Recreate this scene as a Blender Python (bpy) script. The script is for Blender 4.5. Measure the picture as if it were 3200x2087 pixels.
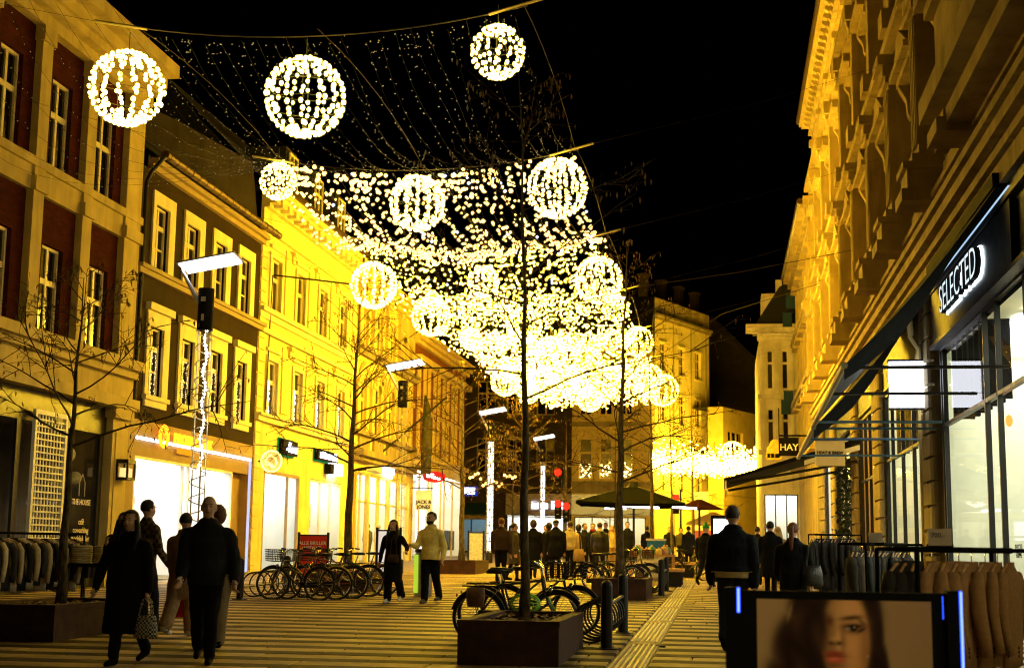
import bpy, math, random
import numpy as np
from mathutils import Vector, Matrix, kdtree, noise

random.seed(7); np.random.seed(7)
for _o in list(bpy.data.objects): bpy.data.objects.remove(_o)
SC = bpy.context.scene
COL = SC.collection
PI = math.pi
GS = 0.015                      # the street climbs gently away from the camera
def gz(y): return GS*y

# ------------------------------------------------------------------ camera
def make_camera():
    yaw, pitch, roll = math.radians(8.527), math.radians(8.732), 0.0133
    f = Vector((-math.sin(yaw)*math.cos(pitch), math.cos(yaw)*math.cos(pitch), math.sin(pitch)))
    r0 = Vector((math.cos(yaw), math.sin(yaw), 0)); u0 = r0.cross(f)
    r = r0*math.cos(roll)+u0*math.sin(roll); u = u0*math.cos(roll)-r0*math.sin(roll)
    cd = bpy.data.cameras.new('camera'); co = bpy.data.objects.new('camera', cd); COL.objects.link(co)
    co.matrix_world = Matrix(((r.x,u.x,-f.x,0),(r.y,u.y,-f.y,0),(r.z,u.z,-f.z,1.5),(0,0,0,1)))
    cd.sensor_width = 36; cd.lens = 50; cd.clip_start = .1; cd.clip_end = 2000
    cd.dof.use_dof = True; cd.dof.focus_distance = 22; cd.dof.aperture_fstop = 2.6
    SC.camera = co
make_camera()

# ------------------------------------------------------------------ night sky
W = bpy.data.worlds.new('World'); SC.world = W; W.use_nodes = True
_n = W.node_tree.nodes; _bg = _n['Background']
_sky = _n.new('ShaderNodeTexSky'); _sky.sky_type = 'NISHITA'; _sky.sun_disc = False
_sky.sun_elevation = math.radians(-8); _sky.sun_rotation = math.radians(150)
W.node_tree.links.new(_sky.outputs[0], _bg.inputs[0]); _bg.inputs[1].default_value = 0.003

SC.view_settings.view_transform = 'Standard'; SC.view_settings.look = 'None'
SC.view_settings.exposure = 0.0; SC.view_settings.gamma = 1.0; SC.view_settings.use_curve_mapping = False
SC.render.engine = 'CYCLES'
SC.cycles.use_denoising = True
SC.cycles.max_bounces = 6; SC.cycles.diffuse_bounces = 3; SC.cycles.glossy_bounces = 3
SC.cycles.transparent_max_bounces = 12; SC.cycles.transmission_bounces = 4
SC.cycles.sample_clamp_direct = 0; SC.cycles.sample_clamp_indirect = 4
SC.cycles.caustics_reflective = False; SC.cycles.caustics_refractive = False
SC.cycles.use_light_tree = True
SC.cycles.filter_width = 1.05
# ------------------------------------------------------------------ mesh helpers
class MB:
    """collects verts and faces, then links them as one mesh object"""
    def __init__(s): s.v = []; s.f = []; s.m = []; s.cm = 0
    def add(s, vs, fs):
        b = len(s.v); s.v += [tuple(p) for p in vs]
        for f in fs: s.f.append(tuple(i+b for i in f)); s.m.append(s.cm)
    def box(s, x0, x1, y0, y1, z0, z1):
        s.add([(x0,y0,z0),(x1,y0,z0),(x1,y1,z0),(x0,y1,z0),(x0,y0,z1),(x1,y0,z1),(x1,y1,z1),(x0,y1,z1)],
              [(0,3,2,1),(4,5,6,7),(0,1,5,4),(1,2,6,5),(2,3,7,6),(3,0,4,7)])
    def obox(s, p, ex, ey, ez):
        p, ex, ey, ez = map(Vector, (p, ex, ey, ez))
        c = [p+ex*a+ey*b+ez*d for d in (-1,1) for a, b in ((-1,-1),(1,-1),(1,1),(-1,1))]
        s.add(c, [(0,3,2,1),(4,5,6,7),(0,1,5,4),(1,2,6,5),(2,3,7,6),(3,0,4,7)])
    def tube(s, pts, rad, n=8, caps=True, closed=False):
        pts = [Vector(p) for p in pts]
        if not hasattr(rad, '__len__'): rad = [rad]*len(pts)
        b = len(s.v); k = len(pts); up = None
        for i, p in enumerate(pts):
            if closed: t = pts[(i+1) % k]-pts[i-1]
            else: t = pts[min(i+1, k-1)]-pts[max(i-1, 0)]
            t.normalize()
            if up is None: up = Vector((0,0,1)) if abs(t.z) < .9 else Vector((1,0,0))
            a = t.cross(up); a.normalize(); c = a.cross(t); up = c
            for j in range(n):
                g = 2*PI*j/n; s.v.append(tuple(p+a*(math.cos(g)*rad[i])+c*(math.sin(g)*rad[i])))
        for i in range(k if closed else k-1):
            i2 = (i+1) % k
            for j in range(n):
                j2 = (j+1) % n
                s.f.append((b+i*n+j, b+i*n+j2, b+i2*n+j2, b+i2*n+j)); s.m.append(s.cm)
        if caps and not closed:
            s.f.append(tuple(b+j for j in range(n))[::-1]); s.m.append(s.cm)
            s.f.append(tuple(b+(k-1)*n+j for j in range(n))); s.m.append(s.cm)
    def cyl(s, p0, p1, r0, r1=None, n=10, caps=True): s.tube([p0, p1], [r0, r0 if r1 is None else r1], n, caps)
    def loft(s, rings, n=16, caps=True):
        """rings: (x,y,z,rx,ry[,rot]) horizontal ellipses"""
        b = len(s.v)
        for r in rings:
            x, y, z, rx, ry = r[:5]; ro = r[5] if len(r) > 5 else 0
            for j in range(n):
                g = 2*PI*j/n; ex, ey = math.cos(g)*rx, math.sin(g)*ry
                s.v.append((x+ex*math.cos(ro)-ey*math.sin(ro), y+ex*math.sin(ro)+ey*math.cos(ro), z))
        for i in range(len(rings)-1):
            for j in range(n):
                j2 = (j+1) % n
                s.f.append((b+i*n+j, b+i*n+j2, b+(i+1)*n+j2, b+(i+1)*n+j)); s.m.append(s.cm)
        if caps:
            s.f.append(tuple(b+j for j in range(n))[::-1]); s.m.append(s.cm)
            s.f.append(tuple(b+(len(rings)-1)*n+j for j in range(n))); s.m.append(s.cm)
    def ball(s, c, rx, ry=None, rz=None, nu=12, nv=8):
        ry = rx if ry is None else ry; rz = rx if rz is None else rz
        c = Vector(c); b = len(s.v); s.v.append((c.x, c.y, c.z-rz))
        for i in range(1, nv):
            p = -PI/2+PI*i/nv
            for j in range(nu):
                g = 2*PI*j/nu
                s.v.append((c.x+rx*math.cos(p)*math.cos(g), c.y+ry*math.cos(p)*math.sin(g), c.z+rz*math.sin(p)))
        s.v.append((c.x, c.y, c.z+rz)); t = len(s.v)-1
        for j in range(nu):
            j2 = (j+1) % nu
            s.f.append((b, b+1+j2, b+1+j)); s.m.append(s.cm)
            for i in range(nv-2):
                a = b+1+i*nu; s.f.append((a+j, a+j2, a+nu+j2, a+nu+j)); s.m.append(s.cm)
            a = b+1+(nv-2)*nu; s.f.append((a+j, a+j2, t)); s.m.append(s.cm)
    def prism(s, poly, f0, f1):
        """poly: list of 2D points; f0/f1 map (a,b)->3D for the two ends"""
        n = len(poly); b = len(s.v)
        s.v += [tuple(f0(*p)) for p in poly]+[tuple(f1(*p)) for p in poly]
        s.f.append(tuple(range(b, b+n))[::-1]); s.m.append(s.cm)
        s.f.append(tuple(range(b+n, b+2*n))); s.m.append(s.cm)
        for i in range(n):
            j = (i+1) % n; s.f.append((b+i, b+j, b+n+j, b+n+i)); s.m.append(s.cm)
    def octas(s, pts, r0):
        for i_, p in enumerate(pts):
            x, y, z = p; r = r0*(.62+.62*((i_*7919) % 101)/101)
            s.add([(x+r,y,z),(x-r,y,z),(x,y+r,z),(x,y-r,z),(x,y,z+r),(x,y,z-r)],
                  [(0,2,4),(2,1,4),(1,3,4),(3,0,4),(2,0,5),(1,2,5),(3,1,5),(0,3,5)])
    def mesh(s, name, mats, smooth=False):
        me = bpy.data.meshes.new(name); me.from_pydata(s.v, [], s.f)
        if not isinstance(mats, (list, tuple)): mats = [mats]
        for m in mats: me.materials.append(m)
        if len(mats) > 1: me.polygons.foreach_set('material_index', s.m)
        if smooth: me.polygons.foreach_set('use_smooth', [True]*len(s.f))
        me.update(); return me
    def build(s, name, mats, parent=None, smooth=False, kind=None, label=None):
        o = bpy.data.objects.new(name, s.mesh(name, mats, smooth)); COL.objects.link(o)
        put(o, parent, kind); 
        if label: o['label'] = label
        return o

def put(o, parent=None, kind=None):
    if kind: o['kind'] = kind
    if parent is not None:
        o.parent = parent
        if parent.get('_w'): o.matrix_parent_inverse = Matrix.Translation(-Vector(parent.location))

def thing(name, label, cat, loc=(0,0,0), group=None, rz=0, world=True, kind=None):
    """an Empty at the thing's base; children of a 'world' thing carry world coordinates"""
    o = bpy.data.objects.new(name, None); COL.objects.link(o); o.location = loc; o.rotation_euler = (0,0,rz)
    o.empty_display_size = .2
    o['label'] = label; o['category'] = cat
    if group: o['group'] = group
    if kind: o['kind'] = kind
    if world: o['_w'] = 1
    return o
def tag(o, label, cat, group=None):
    o['label'] = label; o['category'] = cat
    if group: o['group'] = group
    return o
def link_copy(src, parent, name=None, loc=None, mat=None):
    c = src.copy(); COL.objects.link(c); c.parent = parent
    if loc is not None: c.location = loc
    return c
def inst(name, me, parent, loc=(0,0,0), rot=(0,0,0), scale=(1,1,1), kind=None):
    o = bpy.data.objects.new(name, me); COL.objects.link(o); put(o, parent, kind)
    o.location = loc; o.rotation_euler = rot; o.scale = scale; return o

class Fac:
    """a facade plane: u along it, v up, w out towards the street"""
    def __init__(s, o, U, N): s.o = Vector(o); s.U = Vector(U); s.N = Vector(N)
    def p(s, u, v, w=0): q = s.o+s.U*u+s.N*w; return (q.x, q.y, q.z+v)
    def box(s, mb, u0, u1, v0, v1, w0, w1):
        mb.add([s.p(u0,v0,w0),s.p(u1,v0,w0),s.p(u1,v0,w1),s.p(u0,v0,w1),s.p(u0,v1,w0),s.p(u1,v1,w0),s.p(u1,v1,w1),s.p(u0,v1,w1)],
               [(0,3,2,1),(4,5,6,7),(0,1,5,4),(1,2,6,5),(2,3,7,6),(3,0,4,7)])
    def prof(s, mb, u0, u1, prof):
        """extrude a (v,w) profile along u"""
        mb.prism(prof, lambda v, w: s.p(u0, v, w), lambda v, w: s.p(u1, v, w))
    def vprof(s, mb, v0, v1, prof):
        mb.prism(prof, lambda u, w: s.p(u, v0, w), lambda u, w: s.p(u, v1, w))
    def uv(s, mb, w0, w1, poly):
        mb.prism(poly, lambda u, v: s.p(u, v, w0), lambda u, v: s.p(u, v, w1))
    def wall(s, mb, u0, u1, v0, v1, holes, d=.25):
        us = sorted({u0, u1}|{h[0] for h in holes}|{h[1] for h in holes}); us = [u for u in us if u0 <= u <= u1]
        vs = sorted({v0, v1}|{h[2] for h in holes}|{h[3] for h in holes}); vs = [v for v in vs if v0 <= v <= v1]
        for i in range(len(us)-1):
            for j in range(len(vs)-1):
                a, b = (us[i]+us[i+1])/2, (vs[j]+vs[j+1])/2
                if any(h[0] < a < h[1] and h[2] < b < h[3] for h in holes): continue
                mb.add([s.p(us[i],vs[j]),s.p(us[i+1],vs[j]),s.p(us[i+1],vs[j+1]),s.p(us[i],vs[j+1])], [(0,1,2,3)])
        for a, b, c, e in [h[:4] for h in holes]:
            for q in (((a,c),(b,c)),((b,c),(b,e)),((b,e),(a,e)),((a,e),(a,c))):
                (ua,va),(ub,vb) = q
                mb.add([s.p(ua,va,0),s.p(ub,vb,0),s.p(ub,vb,-d),s.p(ua,va,-d)], [(0,1,2,3)])

# ------------------------------------------------------------------ materials
MATS = {}
def mat(name, col, rough=.7, var=.15, scale=6, bump=.1, bscale=40, metal=0, spec=.4, coord='Object', stretch=(1,1,1), streak=0, spots=0):
    if name in MATS: return MATS[name]
    m = bpy.data.materials.new(name); m.use_nodes = True; nt = m.node_tree; N = nt.nodes; L = nt.links
    b = N['Principled BSDF']; b.inputs['Roughness'].default_value = rough; b.inputs['Metallic'].default_value = metal
    b.inputs['Specular IOR Level'].default_value = spec
    tc = N.new('ShaderNodeTexCoord'); mp = N.new('ShaderNodeMapping'); mp.inputs['Scale'].default_value = stretch
    geo = N.new('ShaderNodeNewGeometry')
    L.new(geo.outputs['Position'] if coord == 'World' else tc.outputs[coord], mp.inputs[0])
    nz = N.new('ShaderNodeTexNoise'); nz.inputs['Scale'].default_value = scale; nz.inputs['Detail'].default_value = 6
    L.new(mp.outputs[0], nz.inputs['Vector'])
    oi = N.new('ShaderNodeObjectInfo')
    r = N.new('ShaderNodeValToRGB'); c = Vector(col)
    r.color_ramp.elements[0].color = (*[max(0, x*(1-var)) for x in c], 1); r.color_ramp.elements[1].color = (*[min(1, x*(1+var)) for x in c], 1)
    r.color_ramp.elements[0].position = .3; r.color_ramp.elements[1].position = .7
    L.new(nz.outputs[0], r.inputs[0]); cur = r.outputs[0]
    if streak:                                   # rain streaks and grime on old render
        m3 = N.new('ShaderNodeMapping'); m3.inputs['Scale'].default_value = (1.1,1.1,.16); L.new(geo.outputs['Position'], m3.inputs[0])
        n3 = N.new('ShaderNodeTexNoise'); n3.inputs['Scale'].default_value = 1.6; n3.inputs['Detail'].default_value = 7; n3.inputs['Roughness'].default_value = .65; L.new(m3.outputs[0], n3.inputs['Vector'])
        r3 = N.new('ShaderNodeValToRGB'); r3.color_ramp.elements[0].position = .28; r3.color_ramp.elements[0].color = (1-streak,1-streak,1-streak,1); r3.color_ramp.elements[1].position = .55; r3.color_ramp.elements[1].color = (1,1,1,1); L.new(n3.outputs[0], r3.inputs[0])
        x3 = N.new('ShaderNodeMixRGB'); x3.blend_type = 'MULTIPLY'; x3.inputs[0].default_value = 1; L.new(cur, x3.inputs[1]); L.new(r3.outputs[0], x3.inputs[2]); cur = x3.outputs[0]
    if spots:                                    # trodden gum and stains
        v4 = N.new('ShaderNodeTexVoronoi'); v4.inputs['Scale'].default_value = 3.2; L.new(geo.outputs['Position'], v4.inputs['Vector'])
        r4 = N.new('ShaderNodeValToRGB'); r4.color_ramp.elements[0].position = .06; r4.color_ramp.elements[0].color = (1-spots,1-spots,1-spots,1); r4.color_ramp.elements[1].position = .10; r4.color_ramp.elements[1].color = (1,1,1,1); L.new(v4.outputs[0], r4.inputs[0])
        n4 = N.new('ShaderNodeTexNoise'); n4.inputs['Scale'].default_value = .9; n4.inputs['Detail'].default_value = 8; L.new(geo.outputs['Position'], n4.inputs['Vector'])
        r5 = N.new('ShaderNodeValToRGB'); r5.color_ramp.elements[0].position = .35; r5.color_ramp.elements[0].color = (.5,.47,.42,1); r5.color_ramp.elements[1].position = .6; r5.color_ramp.elements[1].color = (1,1,1,1); L.new(n4.outputs[0], r5.inputs[0])
        for q4 in (r4, r5):
            x4 = N.new('ShaderNodeMixRGB'); x4.blend_type = 'MULTIPLY'; x4.inputs[0].default_value = 1; L.new(cur, x4.inputs[1]); L.new(q4.outputs[0], x4.inputs[2]); cur = x4.outputs[0]
    L.new(cur, b.inputs['Base Color'])
    if bump:
        n2 = N.new('ShaderNodeTexNoise'); n2.inputs['Scale'].default_value = bscale; n2.inputs['Detail'].default_value = 4
        L.new(mp.outputs[0], n2.inputs['Vector'])
        bp = N.new('ShaderNodeBump'); bp.inputs['Strength'].default_value = bump; bp.inputs['Distance'].default_value = .02
        L.new(n2.outputs[0], bp.inputs['Height']); L.new(bp.outputs[0], b.inputs['Normal'])
        mr = N.new('ShaderNodeMapRange'); mr.inputs['To Min'].default_value = max(0, rough-.12); mr.inputs['To Max'].default_value = min(1, rough+.12)
        L.new(nz.outputs[0], mr.inputs[0]); L.new(mr.outputs[0], b.inputs['Roughness'])
    MATS[name] = m; return m
def emat(name, col, s, sample=True):
    if name in MATS: return MATS[name]
    m = bpy.data.materials.new(name); m.use_nodes = True; nt = m.node_tree; N = nt.nodes
    N.remove(N['Principled BSDF']); e = N.new('ShaderNodeEmission'); e.inputs[0].default_value = (*col, 1); e.inputs[1].default_value = s
    nt.links.new(e.outputs[0], N['Material Output'].inputs[0])
    m.cycles.emission_sampling = 'AUTO' if sample else 'NONE'
    MATS[name] = m; return m
def glassmat(name, tint=(.9,.95,.93), refl=.12, rough=.03):
    m = bpy.data.materials.new(name); m.use_nodes = True; nt = m.node_tree; N = nt.nodes; L = nt.links
    N.remove(N['Principled BSDF']); t = N.new('ShaderNodeBsdfTransparent'); t.inputs[0].default_value = (*tint, 1)
    g = N.new('ShaderNodeBsdfGlossy'); g.inputs['Roughness'].default_value = rough
    fr = N.new('ShaderNodeFresnel'); fr.inputs[0].default_value = 1.45
    mx = N.new('ShaderNodeMixShader'); ma = N.new('ShaderNodeMath'); ma.operation = 'MULTIPLY_ADD'
    ma.inputs[1].default_value = .14; ma.inputs[2].default_value = refl*.3
    L.new(fr.outputs[0], ma.inputs[0]); L.new(ma.outputs[0], mx.inputs[0])
    L.new(t.outputs[0], mx.inputs[1]); L.new(g.outputs[0], mx.inputs[2]); L.new(mx.outputs[0], N['Material Output'].inputs[0])
    MATS[name] = m; return m
def brickmat(name, c1, c2, mortar, U, scale=1.0):
    """running bond in metres on a vertical wall; U = 'X' or 'Y' horizontal axis"""
    m = bpy.data.materials.new(name); m.use_nodes = True; nt = m.node_tree; N = nt.nodes; L = nt.links
    b = N['Principled BSDF']; b.inputs['Roughness'].default_value = 1.0; b.inputs['Specular IOR Level'].default_value = .04
    g = N.new('ShaderNodeNewGeometry'); sx = N.new('ShaderNodeSeparateXYZ'); cx = N.new('ShaderNodeCombineXYZ')
    L.new(g.outputs['Position'], sx.inputs[0]); L.new(sx.outputs[U], cx.inputs[0]); L.new(sx.outputs['Z'], cx.inputs[1])
    br = N.new('ShaderNodeTexBrick'); br.inputs['Scale'].default_value = 1; br.inputs['Brick Width'].default_value = .24*scale
    br.inputs['Row Height'].default_value = .075*scale; br.inputs['Mortar Size'].default_value = .006*scale
    br.inputs['Color1'].default_value = (*c1,1); br.inputs['Color2'].default_value = (*c2,1); br.inputs['Mortar'].default_value = (*mortar,1)
    L.new(cx.outputs[0], br.inputs['Vector'])
    nz = N.new('ShaderNodeTexNoise'); nz.inputs['Scale'].default_value = 3; L.new(g.outputs['Position'], nz.inputs['Vector'])
    mx = N.new('ShaderNodeMixRGB'); mx.blend_type = 'MULTIPLY'; mx.inputs[0].default_value = .6
    L.new(br.outputs[0], mx.inputs[1]); L.new(nz.outputs[0], mx.inputs[2]); L.new(mx.outputs[0], b.inputs['Base Color'])
    bp = N.new('ShaderNodeBump'); bp.inputs['Strength'].default_value = .6; bp.inputs['Distance'].default_value = .01; bp.invert = True
    L.new(br.outputs['Fac'], bp.inputs['Height']); L.new(bp.outputs[0], b.inputs['Normal'])
    MATS[name] = m; return m

m_cream   = mat('cream_plaster', (.80,.67,.28), .75, .10, 1.5, .15, 30, spec=.08, streak=0.28, coord='World')
m_yellow  = mat('yellow_plaster', (.78,.60,.2), .8, .10, 1.2, .15, 30, spec=.08, streak=0.25, coord='World')
m_trim    = mat('pale_trim', (.84,.75,.42), .65, .08, 3, .08, 40, spec=.08, streak=0.15, coord='World')
m_brown   = mat('brown_plaster', (.030,.0165,.008), .85, .18, 2, .2, 30, spec=.08, streak=0.3, coord='World')
m_portal  = mat('tan_portal', (.36,.25,.12), .6, .12, 3, .08, 40, spec=.08, coord='World')
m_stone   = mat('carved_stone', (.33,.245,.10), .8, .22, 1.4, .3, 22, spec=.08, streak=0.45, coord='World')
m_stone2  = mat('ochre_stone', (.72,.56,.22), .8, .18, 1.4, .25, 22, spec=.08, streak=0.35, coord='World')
m_pink    = mat('pink_stone', (.86,.76,.62), .75, .15, 1.2, .2, 22, spec=.08, streak=0.3, coord='World')
m_greyst  = mat('grey_brown_stone', (.34,.27,.14), .8, .2, 1.3, .25, 24, spec=.08, streak=0.35, coord='World')
m_darkst  = mat('dark_brick_render', (.05,.036,.022), .85, .2, 1.3, .25, 24, spec=.08, coord='World')
m_redbr   = brickmat('red_brick', (.10,.016,.008), (.065,.011,.006), (.05,.032,.018), 'Y')
m_redbr2  = brickmat('orange_brick', (.42,.13,.04), (.34,.09,.03), (.35,.25,.14), 'Y', 1.6)
m_roof    = mat('dark_roof', (.012,.011,.012), .8, .3, 4, .3, 12, coord='World')
m_gutter  = mat('copper_gutter', (.10,.06,.028), .45, .3, 5, .1, 20, metal=.6, coord='World')
m_pane    = mat('dark_pane', (.006,.006,.008), .06, .2, 2, 0, spec=.6, coord='World')
m_winpnt  = mat('window_paint', (.82,.73,.42), .5, .06, 4, .03, 40, coord='World')
m_black   = mat('black_metal', (.006,.006,.007), .45, .2, 8, .05, 60)
m_blackm  = mat('matte_black', (.004,.004,.004), .85, .2, 8, .05, 60, spec=.12)
m_steel   = mat('brushed_steel', (.45,.45,.47), .32, .1, 10, .05, 80, metal=.9)
m_corten  = mat('corten_steel', (.055,.021,.010), .85, .5, 5, .25, 30, coord='World')
m_white   = mat('white_paint', (.8,.79,.76), .5, .04, 4, .02, 40)
m_shopwall= mat('shop_white', (.85,.86,.86), .6, .03, 2, 0, coord='World')
m_glass   = glassmat('shop_glass')
m_frame   = mat('dark_frame', (.005,.005,.006), .4, .1, 8, .03, 60)
m_soil    = mat('soil', (.03,.02,.012), .95, .4, 15, .6, 30)
m_shoplit = emat('shop_ceiling_light', (1,.94,.80), 6.5)
m_shopwarm= emat('shop_warm_light', (1,.80,.45), 4.0)
m_neonw   = emat('white_neon', (.95,.93,1.0), 9.0)
m_cove    = emat('cove_light', (.80,.82,1.0), 4.0)
m_violet  = emat('violet_tube', (.86,.78,1.0), 7.0)
m_orange  = emat('orange_letters', (1,.32,.01), 3.2)
m_yelneon = emat('yellow_neon', (1,.72,.12), 6.0)
m_rednl   = emat('red_signal', (1,.012,.004), 5.0)
m_redsign = emat('red_sign', (1,.02,.01), 1.2)
m_blue    = emat('blue_led', (.02,.08,1.0), 3.0)
m_bluew   = emat('blue_led_core', (.16,.26,1.0), 3.0)

def text_mesh(txt, size, depth, mats, bold=0.0, align='CENTER'):
    """lettering in the XZ plane, facing -Y, as a mesh"""
    cu = bpy.data.curves.new('lettering', 'FONT'); cu.body = txt; cu.size = size; cu.extrude = depth; cu.align_x = align; cu.align_y = 'CENTER'
    cu.offset = bold; cu.resolution_u = 3
    o = bpy.data.objects.new('lettering', cu); COL.objects.link(o)
    dg = bpy.context.evaluated_depsgraph_get(); me = bpy.data.meshes.new_from_object(o.evaluated_get(dg))
    bpy.data.objects.remove(o); me.materials.clear(); me.materials.append(mats)
    me.transform(Matrix.Rotation(PI/2, 4, 'X')); return me
def lettering(txt, size, m, parent, loc, rz=0, depth=.01, bold=0.0, sx=1.0, name='lettering'):
    me = text_mesh(txt, size, depth, m, bold)
    o = bpy.data.objects.new(name, me); COL.objects.link(o); put(o, parent)
    o.location = loc; o.rotation_euler = (0,0,rz); o.scale = (sx,1,1); return o
# ------------------------------------------------------------------ ground and paving
def stripe_mat():
    m = bpy.data.materials.new('far_paving'); m.use_nodes = True; nt = m.node_tree; N = nt.nodes; L = nt.links
    b = N['Principled BSDF']; b.inputs['Roughness'].default_value = .75
    g = N.new('ShaderNodeNewGeometry'); s = N.new('ShaderNodeSeparateXYZ'); L.new(g.outputs['Position'], s.inputs[0])
    d = N.new('ShaderNodeMath'); d.operation = 'FRACT'; q = N.new('ShaderNodeMath'); q.operation = 'DIVIDE'; q.inputs[1].default_value = .84
    L.new(s.outputs['Y'], q.inputs[0]); L.new(q.outputs[0], d.inputs[0])
    c = N.new('ShaderNodeMath'); c.operation = 'GREATER_THAN'; c.inputs[1].default_value = .45; L.new(d.outputs[0], c.inputs[0])
    nz = N.new('ShaderNodeTexNoise'); nz.inputs['Scale'].default_value = .7; nz.inputs['Detail'].default_value = 8; L.new(g.outputs['Position'], nz.inputs['Vector'])
    mx = N.new('ShaderNodeMixRGB'); mx.inputs[1].default_value = (.12,.085,.04,1); mx.inputs[2].default_value = (.43,.33,.15,1); L.new(c.outputs[0], mx.inputs[0])
    m2 = N.new('ShaderNodeMixRGB'); m2.blend_type = 'MULTIPLY'; m2.inputs[0].default_value = .7; L.new(mx.outputs[0], m2.inputs[1]); L.new(nz.outputs[0], m2.inputs[2])
    L.new(m2.outputs[0], b.inputs['Base Color']); return m
m_far = stripe_mat()
mb = MB()
for y0, y1 in ((-60,0),(0,150),(150,900)):
    z0, z1 = (GS*y0 if y0 >= 0 else 0), (GS*min(y1,150) if y1 >= 0 else 0)
    if y0 >= 150: z0 = GS*150
    mb.add([(-400,y0,z0),(400,y0,z0),(400,y1,z1),(-400,y1,z1)], [(0,1,2,3)])
ground = mb.build('ground', m_far, kind='structure')

m_slab = [mat('slab_light_%s' % 'abc'[i], c, .66, .24, 2.2, .2, 45, coord='World', spec=.3, spots=.4) for i, c in enumerate(((.47,.335,.125),(.39,.28,.105),(.53,.385,.15)))]
m_dark = [mat('slab_dark_%s' % 'ab'[i], c, .8, .25, 2.2, .25, 45, coord='World', spec=.12, spots=.3) for i, c in enumerate(((.05,.034,.015),(.075,.052,.024)))]
paving = bpy.data.objects.new('pavement', None); COL.objects.link(paving); paving['kind'] = 'structure'
rr = random.Random(3)
def slab_box(mb, x0, x1, y0, y1, h):
    g = .006
    x0 += g; x1 -= g; y0 += g; y1 -= g; c = .012
    za, zb = gz(y0)+h, gz(y1)+h
    mb.add([(x0,y0,za-.05),(x1,y0,za-.05),(x1,y1,zb-.05),(x0,y1,zb-.05),(x0,y0,za-c),(x1,y0,za-c),(x1,y1,zb-c),(x0,y1,zb-c),
            (x0+c,y0+c,za),(x1-c,y0+c,za),(x1-c,y1-c,zb),(x0+c,y1-c,zb)],
           [(0,1,5,4),(1,2,6,5),(2,3,7,6),(3,0,4,7),(4,5,9,8),(5,6,10,9),(6,7,11,10),(7,4,8,11),(8,9,10,11)])
slabs = []
y = 5.88
while y < 50:
    for kind, yy, d in (('d', y, .378), ('l', y+.378, .462)):
        x = -15.4+rr.uniform(-.9, 0)
        while x < 4.3:
            ln = rr.choice((1.0,1.25,1.25,1.5,1.8) if kind == 'l' else (.8,1.0,1.2,1.5))
            x1 = min(x+ln, 4.34)
            if x1-x > .1:
                for a, b in ((x, min(x1, -1.33)), (max(x, -.87), x1)) if (x1 > -1.33 and x < -.87) else ((x, x1),):
                    if b-a > .08: slabs.append((kind, a, b, yy, yy+d))
            x = x1
    y += .84
def seen(s):
    x, yy = (s[1]+s[2])/2, s[3]
    return yy > 14.2 and abs(x/yy+.15) < .375
order = sorted([s for s in slabs if seen(s)], key=lambda s: s[3])
near = set(id(s) for s in order[:300])
far = {}
for s in slabs:
    h = .02+rr.uniform(-.002, .003)
    mm = rr.choice(m_slab) if s[0] == 'l' else rr.choice(m_dark)
    if id(s) in near:
        mb = MB(); slab_box(mb, *s[1:], h); mb.build('paving_slab', mm, paving)
    else:
        slab_box(far.setdefault(mm.name, (MB(), mm))[0], *s[1:], h)
for mb, mm in far.values(): mb.build('paving_slabs', mm, paving, kind='stuff')

# tactile guide strip: ribbed plates, ribs running along the street
m_tact = mat('tactile_plate', (.17,.11,.05), .6, .2, 5, .2, 50, coord='World'); m_rib = mat('tactile_rib', (.5,.40,.2), .55, .15, 5, .15, 50, coord='World')
strip = bpy.data.objects.new('guide_strip', None); COL.objects.link(strip); strip['kind'] = 'structure'
y = 6.0
while y < 46:
    if abs((y-16.0) % 6.0) > .01 or True:
        long = 0.84*5
        y1 = y+long
        mb = MB(); slab_box(mb, -1.33, -.87, y, y1, .012); pl = mb.build('tactile_plate', m_tact, strip)
        for k in range(6):
            x = -1.29+k*.0665
            mb = MB(); za, zb = gz(y+.05), gz(y1-.05)
            mb.add([(x,y+.05,za+.010),(x+.04,y+.05,za+.010),(x+.04,y1-.05,zb+.010),(x,y1-.05,zb+.010),
                    (x+.007,y+.06,za+.03),(x+.033,y+.06,za+.03),(x+.033,y1-.06,zb+.03),(x+.007,y1-.06,zb+.03)],
                   [(4,5,6,7),(0,1,5,4),(1,2,6,5),(2,3,7,6),(3,0,4,7)])
            mb.build('rib', m_rib, pl)
        mb = MB(); slab_box(mb, -1.33, -.87, y1, y1+.42, .021); mb.build('cross_slab', m_slab[0], strip)
        y = y1+.42
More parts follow.
